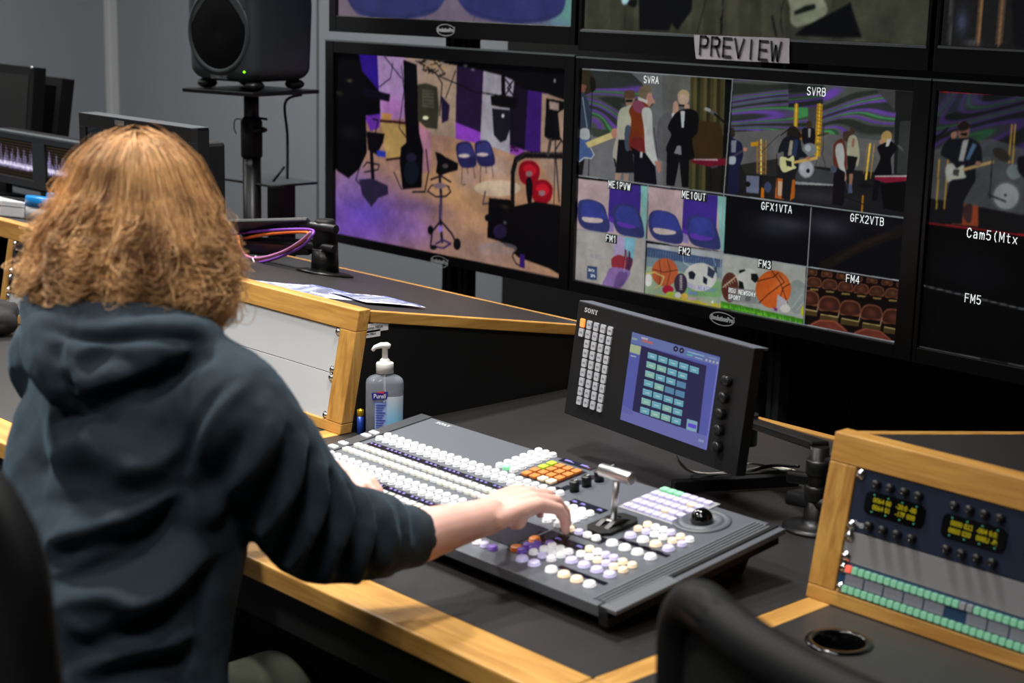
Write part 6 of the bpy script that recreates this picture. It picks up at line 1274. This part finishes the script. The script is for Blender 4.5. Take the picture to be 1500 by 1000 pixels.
def remesh(mb, name, m, parent, vox, smooth_it=4, post=None):
    o = mb.build(name, m, None, smooth=True)
    r = o.modifiers.new('r', 'REMESH'); r.mode = 'VOXEL'; r.voxel_size = vox; r.use_smooth_shade = True
    s = o.modifiers.new('s', 'SMOOTH'); s.factor = .5; s.iterations = smooth_it
    dg = bpy.context.evaluated_depsgraph_get(); dg.update(); me = bpy.data.meshes.new_from_object(o.evaluated_get(dg)); me.name = name
    o.modifiers.clear(); old = o.data; o.data = me; bpy.data.meshes.remove(old)
    if not me.materials: me.materials.append(m)
    if post: post(me)
    inv = WM[parent].inverted() if parent is not None else Matrix.Identity(4)
    me.transform(inv); me.polygons.foreach_set('use_smooth', [True]*len(me.polygons)); me.update()
    if parent is not None: o.parent = parent
    return o
def chain(mb, P, R, n=20, sub=6, flat=None):
    """tapered tube through points with radii, both smoothed; flat: (ratio list) squash along camera-up"""
    Q = bez([(p[0], p[1], p[2]) for p in P], sub); rr = bez([(r, 0, 0) for r in R], sub); mb.tube(Q, [max(.003, r.x) for r in rr], n)
    mb.ball(tuple(Q[0]), rr[0].x, nu=n, nv=10); mb.ball(tuple(Q[-1]), rr[-1].x, nu=n, nv=10)
def V3(a): return Vector(a)
# joints
sR = at(338, 598, 2.10); elb = at(478, 778, 2.24); cuff = at(602, 787, 2.345); wr = onz(716, 756, .868)
neck = at(192, 475, 2.20); headc = at(198, 345, 2.20)
sL = Vector((neck.x-.19+.0, neck.y-.0, sR.z+.0))
chest = Vector((neck.x+.0, neck.y-.02, .98)); pelv = Vector((chest.x+.035, .98, .56))
per = thing('person', 'person with wavy ginger hair in a dark hoodie, seated pressing mixing desk buttons', 'person', (pelv.x, pelv.y, 0))
# --- body: one continuous surface (head, neck, trunk, arms, hands, legs)
mb = MB()
hf = Vector((-.28, .96, 0)).normalized(); hr_ = Vector((hf.y, -hf.x, 0))   # head forward and right
HM = frame(headc, hr_, hf)    # local x right, y forward, z up
skull = MB(); skull.ball((0, .005, .0), (.074, .094, .105), nu=28, nv=20, M=HM); skull.ball((0, .035, -.055), (.056, .056, .055), nu=20, nv=12, M=HM)
skull.tube([HM @ Vector((0, .098, .02)), HM @ Vector((0, .116, -.012)), HM @ Vector((0, .112, -.022))], [.007, .013, .011], 10)   # nose
skull.ball((0, .088, -.052), (.024, .014, .007), M=HM); skull.ball((0, .086, -.062), (.022, .013, .007), M=HM)                       # lips
skull.ball((0, .078, -.085), (.022, .02, .018), M=HM)                                                                                # chin
for s in (-1, 1):
    skull.ball((s*.030, .084, .018), (.015, .012, .010), M=HM); skull.ball((s*.073, -.002, -.005), (.008, .018, .030), M=HM)          # lids, ears
    skull.ball((s*.03, .088, .033), (.02, .008, .006), M=HM)
mb.add(skull.v, skull.f, 0, True)
chain(mb, [headc+Vector((0, -.02, -.06)), neck+Vector((0, .01, .02)), neck+Vector((0, 0, -.06))], [.056, .058, .08])
chain(mb, [neck+Vector((0, 0, -.08)), chest, Vector((pelv.x, 1.03, .78)), pelv+Vector((0, .02, .04))], [.07, .08, .075, .11])
chain(mb, [sR+Vector((-.1, 0, .03)), sR, (sR+elb)/2, elb], [.05, .05, .043, .036])
fa = (wr-cuff)
chain(mb, [elb, (elb+cuff)/2, cuff, cuff+fa*.3, cuff+fa*.65, wr], [.036, .040, .0395, .0365, .031, .0275])
# left arm
eL = Vector((sL.x-.05, sL.y+.17, .91)); wL = onz(462, 688, .868); wL2 = wL
chain(mb, [neck+Vector((-.1, 0, -.02)), sL, (sL+eL)/2, eL], [.05, .05, .043, .036]); chain(mb, [eL, (eL+wL)/2, wL], [.036, .033, .026])
# legs
for s in (-1, 1):
    hip = pelv+Vector((s*.09, .02, -.01)); kn = Vector((pelv.x+s*.14+.02, pelv.y+.42, .52)); an = Vector((kn.x+.02, kn.y+.02, .10)); toe = Vector((an.x, an.y+.16, .045))
    chain(mb, [hip, (hip+kn)/2, kn], [.085, .074, .056]); chain(mb, [kn, (kn+an)/2+Vector((0, -.02, .05)), an], [.052, .05, .034]); chain(mb, [an, toe], [.034, .024])
def hand(mb, W, F, U, side, curl, thumb_out, spread=.10, k=1.0, tips=None):
    """W wrist, F forward along the palm, U back of the hand; side +1 = thumb toward -S"""
    F = F.normalized(); S = F.cross(U).normalized(); U = S.cross(F).normalized()     # S = to the right seen from above
    M = Matrix(((S.x, F.x, U.x, W.x), (S.y, F.y, U.y, W.y), (S.z, F.z, U.z, W.z), (0, 0, 0, 1)))
    def T(x, y, z): return M @ Vector((x*side*k, y*k, z*k))
    # palm: metacarpals blended
    xs = (-.027, -.009, .009, .026); L = ((.048, .028, .022), (.052, .031, .023), (.047, .029, .022), (.038, .022, .019)); ml_ = (.082, .086, .081, .073)
    for i in range(4):
        mb.tube([T(xs[i]*.55, -.004, 0), T(xs[i]*.85, .04, .003), T(xs[i], ml_[i], .002)], [.0165*k, .0145*k, .0112*k], 12); mb.ball(tuple(T(xs[i], ml_[i], .002)), .0112*k, nu=12, nv=8)
        a = 0; p = Vector((xs[i], ml_[i], .002)); sp = (i-1.5)*spread; pts = [p.copy()]
        for j in range(3):
            a += curl[i][j]; d = Vector((math.sin(sp)*math.cos(a), math.cos(sp)*math.cos(a), -math.sin(a))); p = p+d*L[i][j]; pts.append(p.copy())
        R = [.0108, .0092, .0083, .0068]; q = [T(*v) for v in pts]; mb.tube(q, [r*k for r in R], 12)
        for v, r in zip(q, R): mb.ball(tuple(v), r*k*1.01, nu=12, nv=8)
    mb.ball(tuple(T(-.018, .028, -.010)), .0175*k, nu=14, nv=10); mb.ball(tuple(T(.020, .035, -.009)), .0155*k, nu=14, nv=10)
    t = [T(-.016, .012, -.004), T(-.034, .036, -.012), T(-.034-.028*thumb_out, .062, -.020), T(-.036-.040*thumb_out, .086, -.030)]
    mb.tube(t, [.0145*k, .0128*k, .0108*k, .0080*k], 12)
    for v, r in zip(t[1:], (.0128, .0108, .0080)): mb.ball(tuple(v), r*k*1.01, nu=12, nv=8)
    return M
# right hand: palm runs on from the forearm, fingers curled down onto the buttons
ftip = onz(822, 752, .838); Fr = (Vector((ftip.x, ftip.y, wr.z-.002))-wr)
Fr = Fr.normalized()*1.0+Vector((0, 0, .12)); Nup = Vector((.10, -.20, .97))
hand(mb, wr, Fr, Nup, 1, [(.40, .55, .35), (.35, .5, .35), (.35, .55, .4), (.42, .6, .4)], .7, spread=.13, k=1.07)
FL = (onz(530, 728, .85)-wL); FL = Vector((FL.x, FL.y, 0)).normalized()+Vector((0, 0, .10))
hand(mb, wL, FL, Vector((0, 0, 1)), -1, [(.3, .4, .3), (.3, .4, .3), (.3, .4, .3), (.35, .45, .3)], .8, spread=.12, k=.95)
o = remesh(mb, 'body', SKIN, per, .0034, 3)
# eyes, brows, nails
for s in (-1, 1):
    e = MB(); e.ball(tuple(HM @ Vector((s*.030, .0895, .018))), .0082, 0, 14, 10); e.ball(tuple(HM @ Vector((s*.030, .0965, .018))), (.0036, .0036, .0036), 1, 10, 8); e.build('eye', [WHT, BLK], per)
# --- trousers
mb = MB()
for s in (-1, 1):
    hip = pelv+Vector((s*.09, .02, -.01)); kn = Vector((pelv.x+s*.14+.02, pelv.y+.42, .52)); an = Vector((kn.x+.02, kn.y+.02, .10))
    chain(mb, [hip, (hip+kn)/2, kn], [.105, .096, .076]); chain(mb, [kn, (kn+an)/2, an+Vector((0, 0, .03))], [.075, .07, .06])
mb.ball(tuple(pelv+Vector((0, 0, .03))), (.175, .135, .13))
def wob(amp, sc, seed=0):
    def f(me):
        me.update(); n = len(me.vertices); no = [v.normal.copy() for v in me.vertices]
        for v, q in zip(me.vertices, no): v.co += q*amp*noise.noise(v.co*sc+Vector((seed, 0, 0)))
    return f
remesh(mb, 'trousers', TROU, per, .009, 4, wob(.012, 14))
for s in (-1, 1):
    kn = Vector((pelv.x+s*.14+.02, pelv.y+.42, .52)); an = Vector((kn.x+.02, kn.y+.02, .10)); m2 = MB(); m2.ball((an.x, an.y+.06, .05), (.05, .14, .048), nu=20, nv=12); m2.box((an.x-.045, an.y-.07, .002), (an.x+.045, an.y+.19, .03)); m2.ball((an.x, an.y, .1), (.045, .055, .05)); remesh(m2, 'shoe', SHOE, per, .008, 3)
# --- hoodie
mb = MB()
def ring(c, rx, ry, n=36, e=2.3, rot=0):
    out = []
    for k in range(n):
        a = 2*PI*k/n; x = rx*abs(math.cos(a))**(2/e)*math.copysign(1, math.cos(a)); y = ry*abs(math.sin(a))**(2/e)*math.copysign(1, math.sin(a)); out.append((c[0]+x*math.cos(rot)-y*math.sin(rot), c[1]+x*math.sin(rot)+y*math.cos(rot), c[2]))
    return out
shz = (sR.z+.02); shc = Vector(((sR.x+sL.x)/2, (sR.y+sL.y)/2, 0))
layers = [(.50, .20, .150, 0.0), (.56, .215, .165, 0), (.66, .195, .155, .0), (.78, .185, .145, .005), (.90, .195, .145, .01), (1.0, .210, .140, .012), (shz-.06, .215, .125, .012), (shz-.01, .205, .11, .010), (shz+.03, .165, .092, .008), (shz+.065, .12, .085, .006), (neck.z+.01, .082, .08, 0)]
v = []; n = 40
for z, rx, ry, dy in layers:
    f = min(1, max(0, (z-.56)/(shz-.56))); cx = pelv.x*(1-f)+shc.x*f; cy = (pelv.y+.02)*(1-f)+(shc.y)*f+dy*0
    if z > shz: g = (z-shz)/(neck.z+.01-shz); cx = shc.x*(1-g)+neck.x*g; cy = shc.y*(1-g)+neck.y*g
    v += ring((cx, cy, z), rx, ry, n)
fs = [(i*n+k, i*n+(k+1) % n, (i+1)*n+(k+1) % n, (i+1)*n+k) for i in range(len(layers)-1) for k in range(n)]
fs.append(tuple(range(n))[::-1]); fs.append(tuple((len(layers)-1)*n+k for k in range(n))); mb.add(v, fs, 0, True)
chain(mb, [sR+Vector((-.10, -.0, .015)), sR+Vector((0, 0, -.005)), at(392, 672, 2.14), at(440, 742, 2.19), elb, at(528, 784, 2.285), at(562, 788, 2.32), at(584, 787, 2.335)], [.075, .078, .077, .076, .074, .067, .060, .047], 24)
chain(mb, [at(584, 787, 2.335), cuff], [.044, .042], 24)
chain(mb, [neck+Vector((-.1, -.0, -.07)), sL+Vector((0, 0, -.005)), (sL+eL)/2, eL, (eL*.6+wL*.4), eL*.25+wL*.75, eL*.12+wL*.88], [.075, .078, .072, .066, .056, .048, .038], 24)
# hood bunched round the neck: rolled rim and a hanging bag
hc = neck+Vector((0, 0, -.012))
def hp(px, py_, d): return at(px, py_, d)
chain(mb, [hp(52, 452, 2.16), hp(70, 492, 2.12), hp(120, 510, 2.09), hp(190, 506, 2.07), hp(255, 500, 2.07), hp(300, 492, 2.12)], [.022, .030, .034, .034, .030, .020], 16)
chain(mb, [hp(58, 446, 2.22), hp(90, 458, 2.13), hp(150, 466, 2.10), hp(215, 470, 2.10), hp(275, 482, 2.13), hp(305, 478, 2.2)], [.018, .020, .020, .020, .020, .016], 14)
chain(mb, [hp(60, 480, 2.14), hp(78, 535, 2.10), hp(112, 560, 2.085), hp(160, 545, 2.07), hp(215, 525, 2.06), hp(285, 515, 2.10)], [.026, .034, .036, .034, .030, .020], 16)
chain(mb, [neck+Vector((-.085, .02, .0)), neck+Vector((-.06, .075, -.01)), neck+Vector((.05, .085, -.015)), neck+Vector((.09, .02, -.0))], [.024, .026, .026, .024], 14)
# cuff band: bottom hem band
folds = [  # pixel polyline, radius m, height m  (ridges +, grooves -)
 ([(345, 560), (312, 590), (288, 630), (274, 680)], .007, -.008), ([(354, 562), (324, 590), (300, 630), (286, 680)], .010, .006),
 ([(90, 560), (105, 598), (150, 585), (215, 560), (300, 525)], .012, -.016), ([(110, 545), (150, 520), (200, 535)], .014, -.010), ([(75, 480), (130, 492), (210, 490), (290, 500)], .008, -.014), ([(85, 500), (82, 540), (96, 575)], .009, -.010), ([(130, 510), (112, 535), (118, 565)], .010, .008),
 ([(55, 470), (60, 510), (85, 555)], .012, .008), ([(0, 600), (60, 590), (120, 620)], .03, .008), ([(60, 640), (150, 660), (240, 700)], .025, .010), ([(40, 690), (120, 700), (200, 720), (250, 700)], .02, -.012),
 ([(240, 620), (210, 590), (160, 590)], .025, .010), ([(250, 560), (225, 590), (235, 640), (262, 700)], .022, -.010), ([(260, 700), (240, 760), (200, 790)], .025, -.018),
 ([(80, 790), (140, 775), (200, 755), (250, 735)], .014, .016), ([(85, 815), (150, 795), (210, 775), (262, 745)], .012, -.014), ([(88, 838), (130, 812), (170, 800)], .012, .012), ([(90, 850), (160, 820), (240, 790), (290, 780)], .02, -.018),
 ([(90, 875), (160, 868), (205, 880), (250, 860), (285, 828)], .016, .018), ([(100, 905), (140, 925), (200, 890), (250, 855)], .014, .010), ([(120, 955), (180, 925), (240, 890), (290, 850)], .018, -.020),
 ([(125, 975), (180, 955), (230, 945), (268, 935)], .014, .014), ([(140, 1000), (200, 975), (250, 965), (280, 955)], .014, -.014), ([(50, 740), (120, 735), (190, 740)], .014, -.008),
 ([(395, 610), (380, 660), (340, 720), (300, 770)], .018, .010), ([(360, 640), (330, 690), (290, 730)], .016, -.012), ([(425, 640), (405, 700), (360, 760)], .014, -.010), ([(440, 655), (425, 720), (385, 785)], .012, .012), ([(455, 672), (450, 720), (420, 790), (400, 815)], .010, -.014),
 ([(470, 690), (470, 740), (445, 800), (425, 830)], .011, .013), ([(487, 700), (488, 750), (465, 810), (450, 845)], .009, -.015), ([(502, 712), (506, 760), (488, 815), (475, 850)], .010, .012), ([(515, 718), (522, 765), (508, 820), (500, 856)], .008, -.014),
 ([(530, 724), (540, 770), (530, 820), (522, 856)], .009, .010), ([(542, 730), (556, 775), (550, 820), (545, 852)], .007, -.010), ([(560, 735), (574, 780), (566, 830)], .007, .006), ([(583, 745), (592, 790), (588, 838)], .004, -.004),
 ([(400, 690), (350, 730), (320, 775)], .012, -.010), ([(330, 830), (300, 860), (292, 920)], .015, -.010), ([(20, 560), (60, 620), (50, 700)], .02, -.008), ([(150, 610), (130, 660), (70, 680)], .015, .006), ([(160, 700), (230, 680), (262, 650)], .012, .008)]
def foldpost(me):
    me.update(); bv = BVHTree.FromPolygons([v.co for v in me.vertices], [p.vertices for p in me.polygons]); n = len(me.vertices)
    co = np.empty(n*3); me.vertices.foreach_get('co', co); co = co.reshape(-1, 3); no = np.array([tuple(v.normal) for v in me.vertices]); h = np.zeros(n)
    for pts, r, a in folds:
        r *= 1.15
        P = []
        Q = bez([(x, y, 0) for x, y in pts], 6)
        for q in Q:
            d = Vector(ray(q.x, q.y)).normalized(); hit = bv.ray_cast(Vector(CAM), d, 6)
            if hit[0] is not None: P.append(np.array(hit[0]))
        if len(P) < 2: continue
        L = len(P); best = np.full(n, 9.0); w = np.zeros(n)
        for i in range(L-1):
            A_, B_ = P[i], P[i+1]; ab = B_-A_
            if np.linalg.norm(ab) > .12: continue
            t = np.clip(((co-A_) @ ab)/(ab @ ab+1e-9), 0, 1); dd = np.linalg.norm(co-A_-t[:, None]*ab, axis=1); ww = np.sin(PI*np.clip((i+t)/(L-1)*.86+.07, 0, 1))**.5
            m = dd < best; best[m] = dd[m]; w[m] = ww[m]
        h += 1.5*a*w*np.exp(-(best/r)**2)
    # broad folds of soft cloth, running across the trunk
    for i in range(n):
        c = co[i]; q = Vector((c[0]*3, c[1]*3, c[2]*9)); h[i] += .007*noise.noise(Vector((c[0]*5+c[2]*4, c[1]*5, c[2]*7)))+.003*noise.noise(Vector(c)*22)+.0016*noise.noise(Vector(c)*60)
    co += no*h[:, None]; me.vertices.foreach_set('co', co.ravel()); me.update()
o = remesh(mb, 'hoodie', HOOD, per, .0062, 5, foldpost)
sm = o.modifiers.new('s', 'SMOOTH'); sm.factor = .5; sm.iterations = 2
# ribbed cuff
CUFF = mat('hoodie_ribbed_cuff', (32, 42, 48), .9, noise_amt=.1, noise_scale=200, bump=.2)
axc = (wr-elb).normalized(); c0 = at(580, 788, 2.332); c1 = at(605, 785, 2.350)
mb = MB(); N = 72; vv = []
ax = (c1-c0).normalized(); s1 = ax.cross(Vector((0, 0, 1))).normalized(); s2_ = s1.cross(ax)
prf = [(0, .042), (.004, .0455), (.02, .0450), (.040, .0440), (.044, .0415), (.040, .0385)]
for y, r in prf:
    for k in range(N): a = 2*PI*k/N; rr = r+.0006*(k % 2); vv.append(c0+ax*(y-.008)+s1*rr*math.cos(a)+s2_*rr*math.sin(a))
mb.add(vv, [(i*N+k, i*N+(k+1) % N, (i+1)*N+(k+1) % N, (i+1)*N+k) for i in range(len(prf)-1) for k in range(N)], 0, True); sub(o, mb.build('sleeve_cuff', CUFF, per))
# --- hair
HAIR = bpy.data.materials.new('ginger_hair'); HAIR.use_nodes = True; nt = HAIR.node_tree; b_ = nt.nodes['Principled BSDF']; b_.inputs['Roughness'].default_value = .42; b_.inputs['Specular IOR Level'].default_value = .35
hi = nt.nodes.new('ShaderNodeTexCoord'); nz = nt.nodes.new('ShaderNodeTexNoise'); nz.inputs['Scale'].default_value = 16; nz.inputs['Detail'].default_value = 5; cr = nt.nodes.new('ShaderNodeValToRGB')
nt.links.new(hi.outputs['Object'], nz.inputs['Vector']); hin = nt.nodes.new('ShaderNodeHairInfo'); mad = nt.nodes.new('ShaderNodeMath'); mad.operation = 'MULTIPLY_ADD'; mad.inputs[1].default_value = .30; nt.links.new(hin.outputs['Random'], mad.inputs[0]); sb = nt.nodes.new('ShaderNodeMath'); sb.operation = 'SUBTRACT'; sb.inputs[1].default_value = .15; nt.links.new(nz.outputs['Fac'], sb.inputs[0]); nt.links.new(sb.outputs[0], mad.inputs[2]); nt.links.new(mad.outputs[0], cr.inputs[0]); nt.links.new(cr.outputs[0], b_.inputs['Base Color'])
cr.color_ramp.elements[0].position = .3; cr.color_ramp.elements[0].color = lin((116, 76, 44))+(1,); cr.color_ramp.elements[1].position = .68; cr.color_ramp.elements[1].color = lin((236, 188, 130))+(1,)
hc_ = headc
# mass under the strands, following the outline of the hair
up = Vector((0, 0, 1)); fw = -Vector(CM[:, 2])  # toward camera
Rr = Vector(CM[:, 0]); Uu = -Vector(CM[:, 1])
def hpos(px, py_, dd=0): return at(px, py_, 2.20+dd)
core = MB()
for (x, y, d, rx, ry, rz_) in ((205, 285, .0, .066, .078, .078), (205, 300, .0, .080, .092, .080), (198, 350, 0, .096, .100, .080), (170, 390, -.0, .090, .085, .050), (235, 400, -.0, .080, .08, .055), (105, 400, .02, .035, .045, .026), (275, 430, -.01, .035, .04, .035)):
    c = hpos(x, y, d); core.ball((0, 0, 0), (rx, ry, rz_), nu=24, nv=16, M=Matrix.Translation(c) @ Matrix.Rotation(math.atan2(Rr.y, Rr.x), 4, 'Z'))
HAIRD = mat('ginger_hair_gap_shade', (104, 64, 34), .7, noise_amt=.3, noise_scale=60)  # darker tone stands in for shade in the gaps between locks
core_o = remesh(core, 'hair', HAIRD, per, .008, 6, wob(.014, 28, 3))
# strands as hair curves growing from the crown and falling in waves to the collar
outl = [(22, 415), (30, 385), (60, 340), (88, 300), (105, 265), (118, 235), (140, 205), (175, 193), (215, 190), (255, 192), (285, 212), (312, 250), (328, 290), (345, 330), (350, 365), (345, 410), (330, 450), (318, 480), (290, 478), (240, 468), (200, 450), (160, 440), (100, 448), (60, 440)]
def inside(x, y):
    c = False; n = len(outl); j = n-1
    for i in range(n):
        if (outl[i][1] > y) != (outl[j][1] > y) and x < (outl[j][0]-outl[i][0])*(y-outl[i][1])/(outl[j][1]-outl[i][1])+outl[i][0]: c = not c
        j = i
    return c
rg = np.random.default_rng(11)
crown = hpos(205, 222, -.02)
bvh = BVHTree.FromPolygons([v.co for v in (core_o.data.vertices)], [p.vertices for p in core_o.data.polygons])
invp = WM[per].inverted(); off = WM[per]
NC = 170; NP = 26; locks = []
for k in range(NC):
    # a lock: direction round the crown, length, curl
    a = rg.uniform(0, 2*PI); el = rg.uniform(.0, 1.0)
    locks.append((a, el, rg.uniform(0, 2*PI), rg.uniform(.7, 1.5), rg.uniform(.010, .030), rg.uniform(.62, 1.03)))
strands = []; radii = []
def dome(a, t):
    """surface of the hair mass: a = bearing in the camera-aligned frame, t = 0 crown .. 1 hem"""
    # half widths of the mass at each level (from the photo), depth elliptical
    zt0, zb0 = .112, -.128
    w_t = [(0, .0), (.012, .018), (.03, .036), (.13, .066), (.24, .080), (.37, .096), (.51, .113), (.68, .127), (.79, .128), (.91, .112), (1.03, .098), (1.2, .08)]
    t = max(0, t)
    for i in range(len(w_t)-1):
        if t <= w_t[i+1][0]: f = (t-w_t[i][0])/(w_t[i+1][0]-w_t[i][0]); w = w_t[i][1]*(1-f)+w_t[i+1][1]*f; break
    else: w = w_t[-1][1]
    z = zt0+(zb0-zt0)*t; ca, sa = math.cos(a), math.sin(a)
    dx = w*ca*(1.0 if ca > 0 else 1.02); dy = w*.88*sa
    sh = -.014*t*t if ca < 0 else -.014*t
    return Rr*0 + Vector((Rr.x, Rr.y, 0)).normalized()*(dx+sh) + Vector((fw.x, fw.y, 0)).normalized()*dy + Vector((0, 0, z-(.012 if ca > 0 and t > .8 else 0)))
base = headc+Vector((0, 0, .012))+Vector((Rr.x, Rr.y, 0)).normalized()*.004
for (a, el, ph, fr, amp, ln_) in locks:
    ns = 78
    tend = ln_*(1.13 if math.cos(a) > .1 else .98); cw = rg.uniform(.05, .13)
    for q in range(ns):
        aa = a+rg.normal(0, cw); t0 = rg.uniform(0, .05) if q % 3 else rg.uniform(0, .3); te = tend*rg.uniform(.82, 1.05); lift = rg.uniform(-.010, .007)+(rg.uniform(0, .022) if rg.random() < .07 else 0); dph = rg.normal(0, .2); pts = []
        spread = rg.normal(0, 1); fz = rg.uniform(0, 2*PI)
        for j in range(NP):
            s = j/(NP-1); t = t0+(te-t0)*s; am = amp*(.12+1.15*max(0, s-.15)**1.1)
            wv = math.sin(ph+dph+s*s*(5+4*fr)*1.6); wv2 = math.cos(ph*1.3+dph+s*s*(4+4*fr)*1.7)
            # locks gather toward their tips
            ga = a+(aa-a)*(1-.80*s**1.4)
            c = dome(ga+.055*wv*s*2.0, t+.0); nn = dome(ga, t); nrm_ = Vector((nn.x, nn.y, nn.z*.6)).normalized()
            curl_in = -.016*max(0, s-.82)/.18
            p = base+c*(1+0*lift)+nrm_*(lift+am*wv2+curl_in)+Vector((0, 0, am*.5*wv))
            p += Vector((math.sin(fz+s*17), math.cos(fz*1.7+s*14), math.sin(fz*2.3+s*15)))*.0010*(s+.2)
            pts.append(invp @ p)
        strands.append(pts)
hcv = bpy.data.hair_curves.new('hair_strands'); hcv.add_curves([NP]*len(strands))
arr = np.array([[tuple(p) for p in s] for s in strands], dtype=np.float32).reshape(-1)
hcv.attributes['position'].data.foreach_set('vector', arr) if 'position' in hcv.attributes else hcv.points.foreach_set('position', arr)
rad = np.tile(np.concatenate([np.full(NP-6, .00042), np.linspace(.00042, .00010, 6)]), len(strands)).astype(np.float32)
ra = hcv.attributes.get('radius') or hcv.attributes.new('radius', 'FLOAT', 'POINT'); ra.data.foreach_set('value', rad)
hcv.materials.append(HAIR); ho = bpy.data.objects.new('hair_strands', hcv); COL.objects.link(ho); ho.parent = core_o; WM[core_o] = WM[per]
# black bag at the far left on the desk
q = onz(2, 492, .75); mb = MB(); mb.ball((q.x-.02, q.y, .785), (.06, .05, .035)); mb.ball((q.x-.05, q.y+.03, .80), (.05, .04, .03)); o = remesh(mb, 'cloth_pouch', mat('black_pouch_cloth', (16, 16, 18), .8), None, .008, 3, wob(.014, 30)); tag(o, 'crumpled black cloth pouch on the desk at the far left edge', 'pouch')
# ------------------------------------------------------------------ light: ceiling downlights and added wide fill lamps
def downlight_or_fill(x, y, power, r=.09, spot=95, col=(1, .97, .93)):
    t = thing('downlight_or_fill', 'round ceiling light out of view, the wide ones added as fill', 'ceiling light', (x, y, ZC-.002), group='ceiling downlights')
    MB().lathe([(r, -.02), (r+.02, -.02), (r+.02, 0), (r, 0)], 24, cap=False).build('trim_ring', WHT, t, world=False)
    MB().lathe([(.001, -.006), (r, -.006)], 24, cap=False).build('diffuser', LAMPM, t, world=False)
    l = bpy.data.lights.new('downlight_or_fill_lamp', 'AREA'); l.shape = 'DISK'; l.size = 2*r; l.energy = power; l.color = col; l.spread = math.radians(spot)
    o = bpy.data.objects.new('downlight_or_fill_lamp', l); COL.objects.link(o); o.location = (x, y, ZC-.03); o['kind'] = 'helper'
LAMPM = mat('lamp_diffuser', (255, 250, 240), .5, emit=12)
for x, y, p, r, s in LAMPS: downlight_or_fill(x, y, p, r, s)
w = bpy.data.worlds.new('world'); scene.world = w; w.use_nodes = True
w.node_tree.nodes['Background'].inputs[0].default_value = (.02, .02, .022, 1)

# sub-parts: pieces carried by a part rather than by the whole thing
HOST = {'pointer_mark': 'rotary_knob', 'trackball': 'trackball_ring', 'fader_track': 'fader_housing', 'fader_rod': 'fader_housing', 'fader_handle': 'fader_housing', 'fader_carriage': 'fader_housing',
        'woofer_grille': 'woofer_ring', 'pump_stem': 'cap', 'pump_spout': 'cap', 'logo_panel': 'body', 'logo_accent': 'body', 'logo_lettering': 'body', 'label_lettering': 'front_label', 'sticker_lettering': 'sticker_paper',
        'sign_lettering': 'paper_sheet', 'print': 'sheet', 'lid_seam': 'box_body', 'clamp_knob': 'clamp_sleeve', 'safety_wire': 'clamp_sleeve', 'locking_pin': 'clamp_sleeve', 'column_cap': 'column', 'joint_ring': 'column',
        'screen_edge_strip': 'bezel', 'maker_badge': 'bezel', 'clamp_lever': 'clamp_collar', 'corner_lamp': 'housing', 'dark_screen': 'housing'}
kids = {}
for o in list(bpy.data.objects):
    if o.parent is not None: kids.setdefault(o.parent, []).append(o)
def stem_(o): return o.name.split('.')[0]
for root, ch in kids.items():
    if root.parent is not None: continue
    for c in ch:
        h = HOST.get(stem_(c))
        if h:
            hosts = [x for x in ch if stem_(x) == h]
            if hosts:
                def ctr(x): return sum((Vector(v) for v in x.bound_box), Vector())/8
                best = min(hosts, key=lambda x: (ctr(x)-ctr(c)).length); sub(best, c)
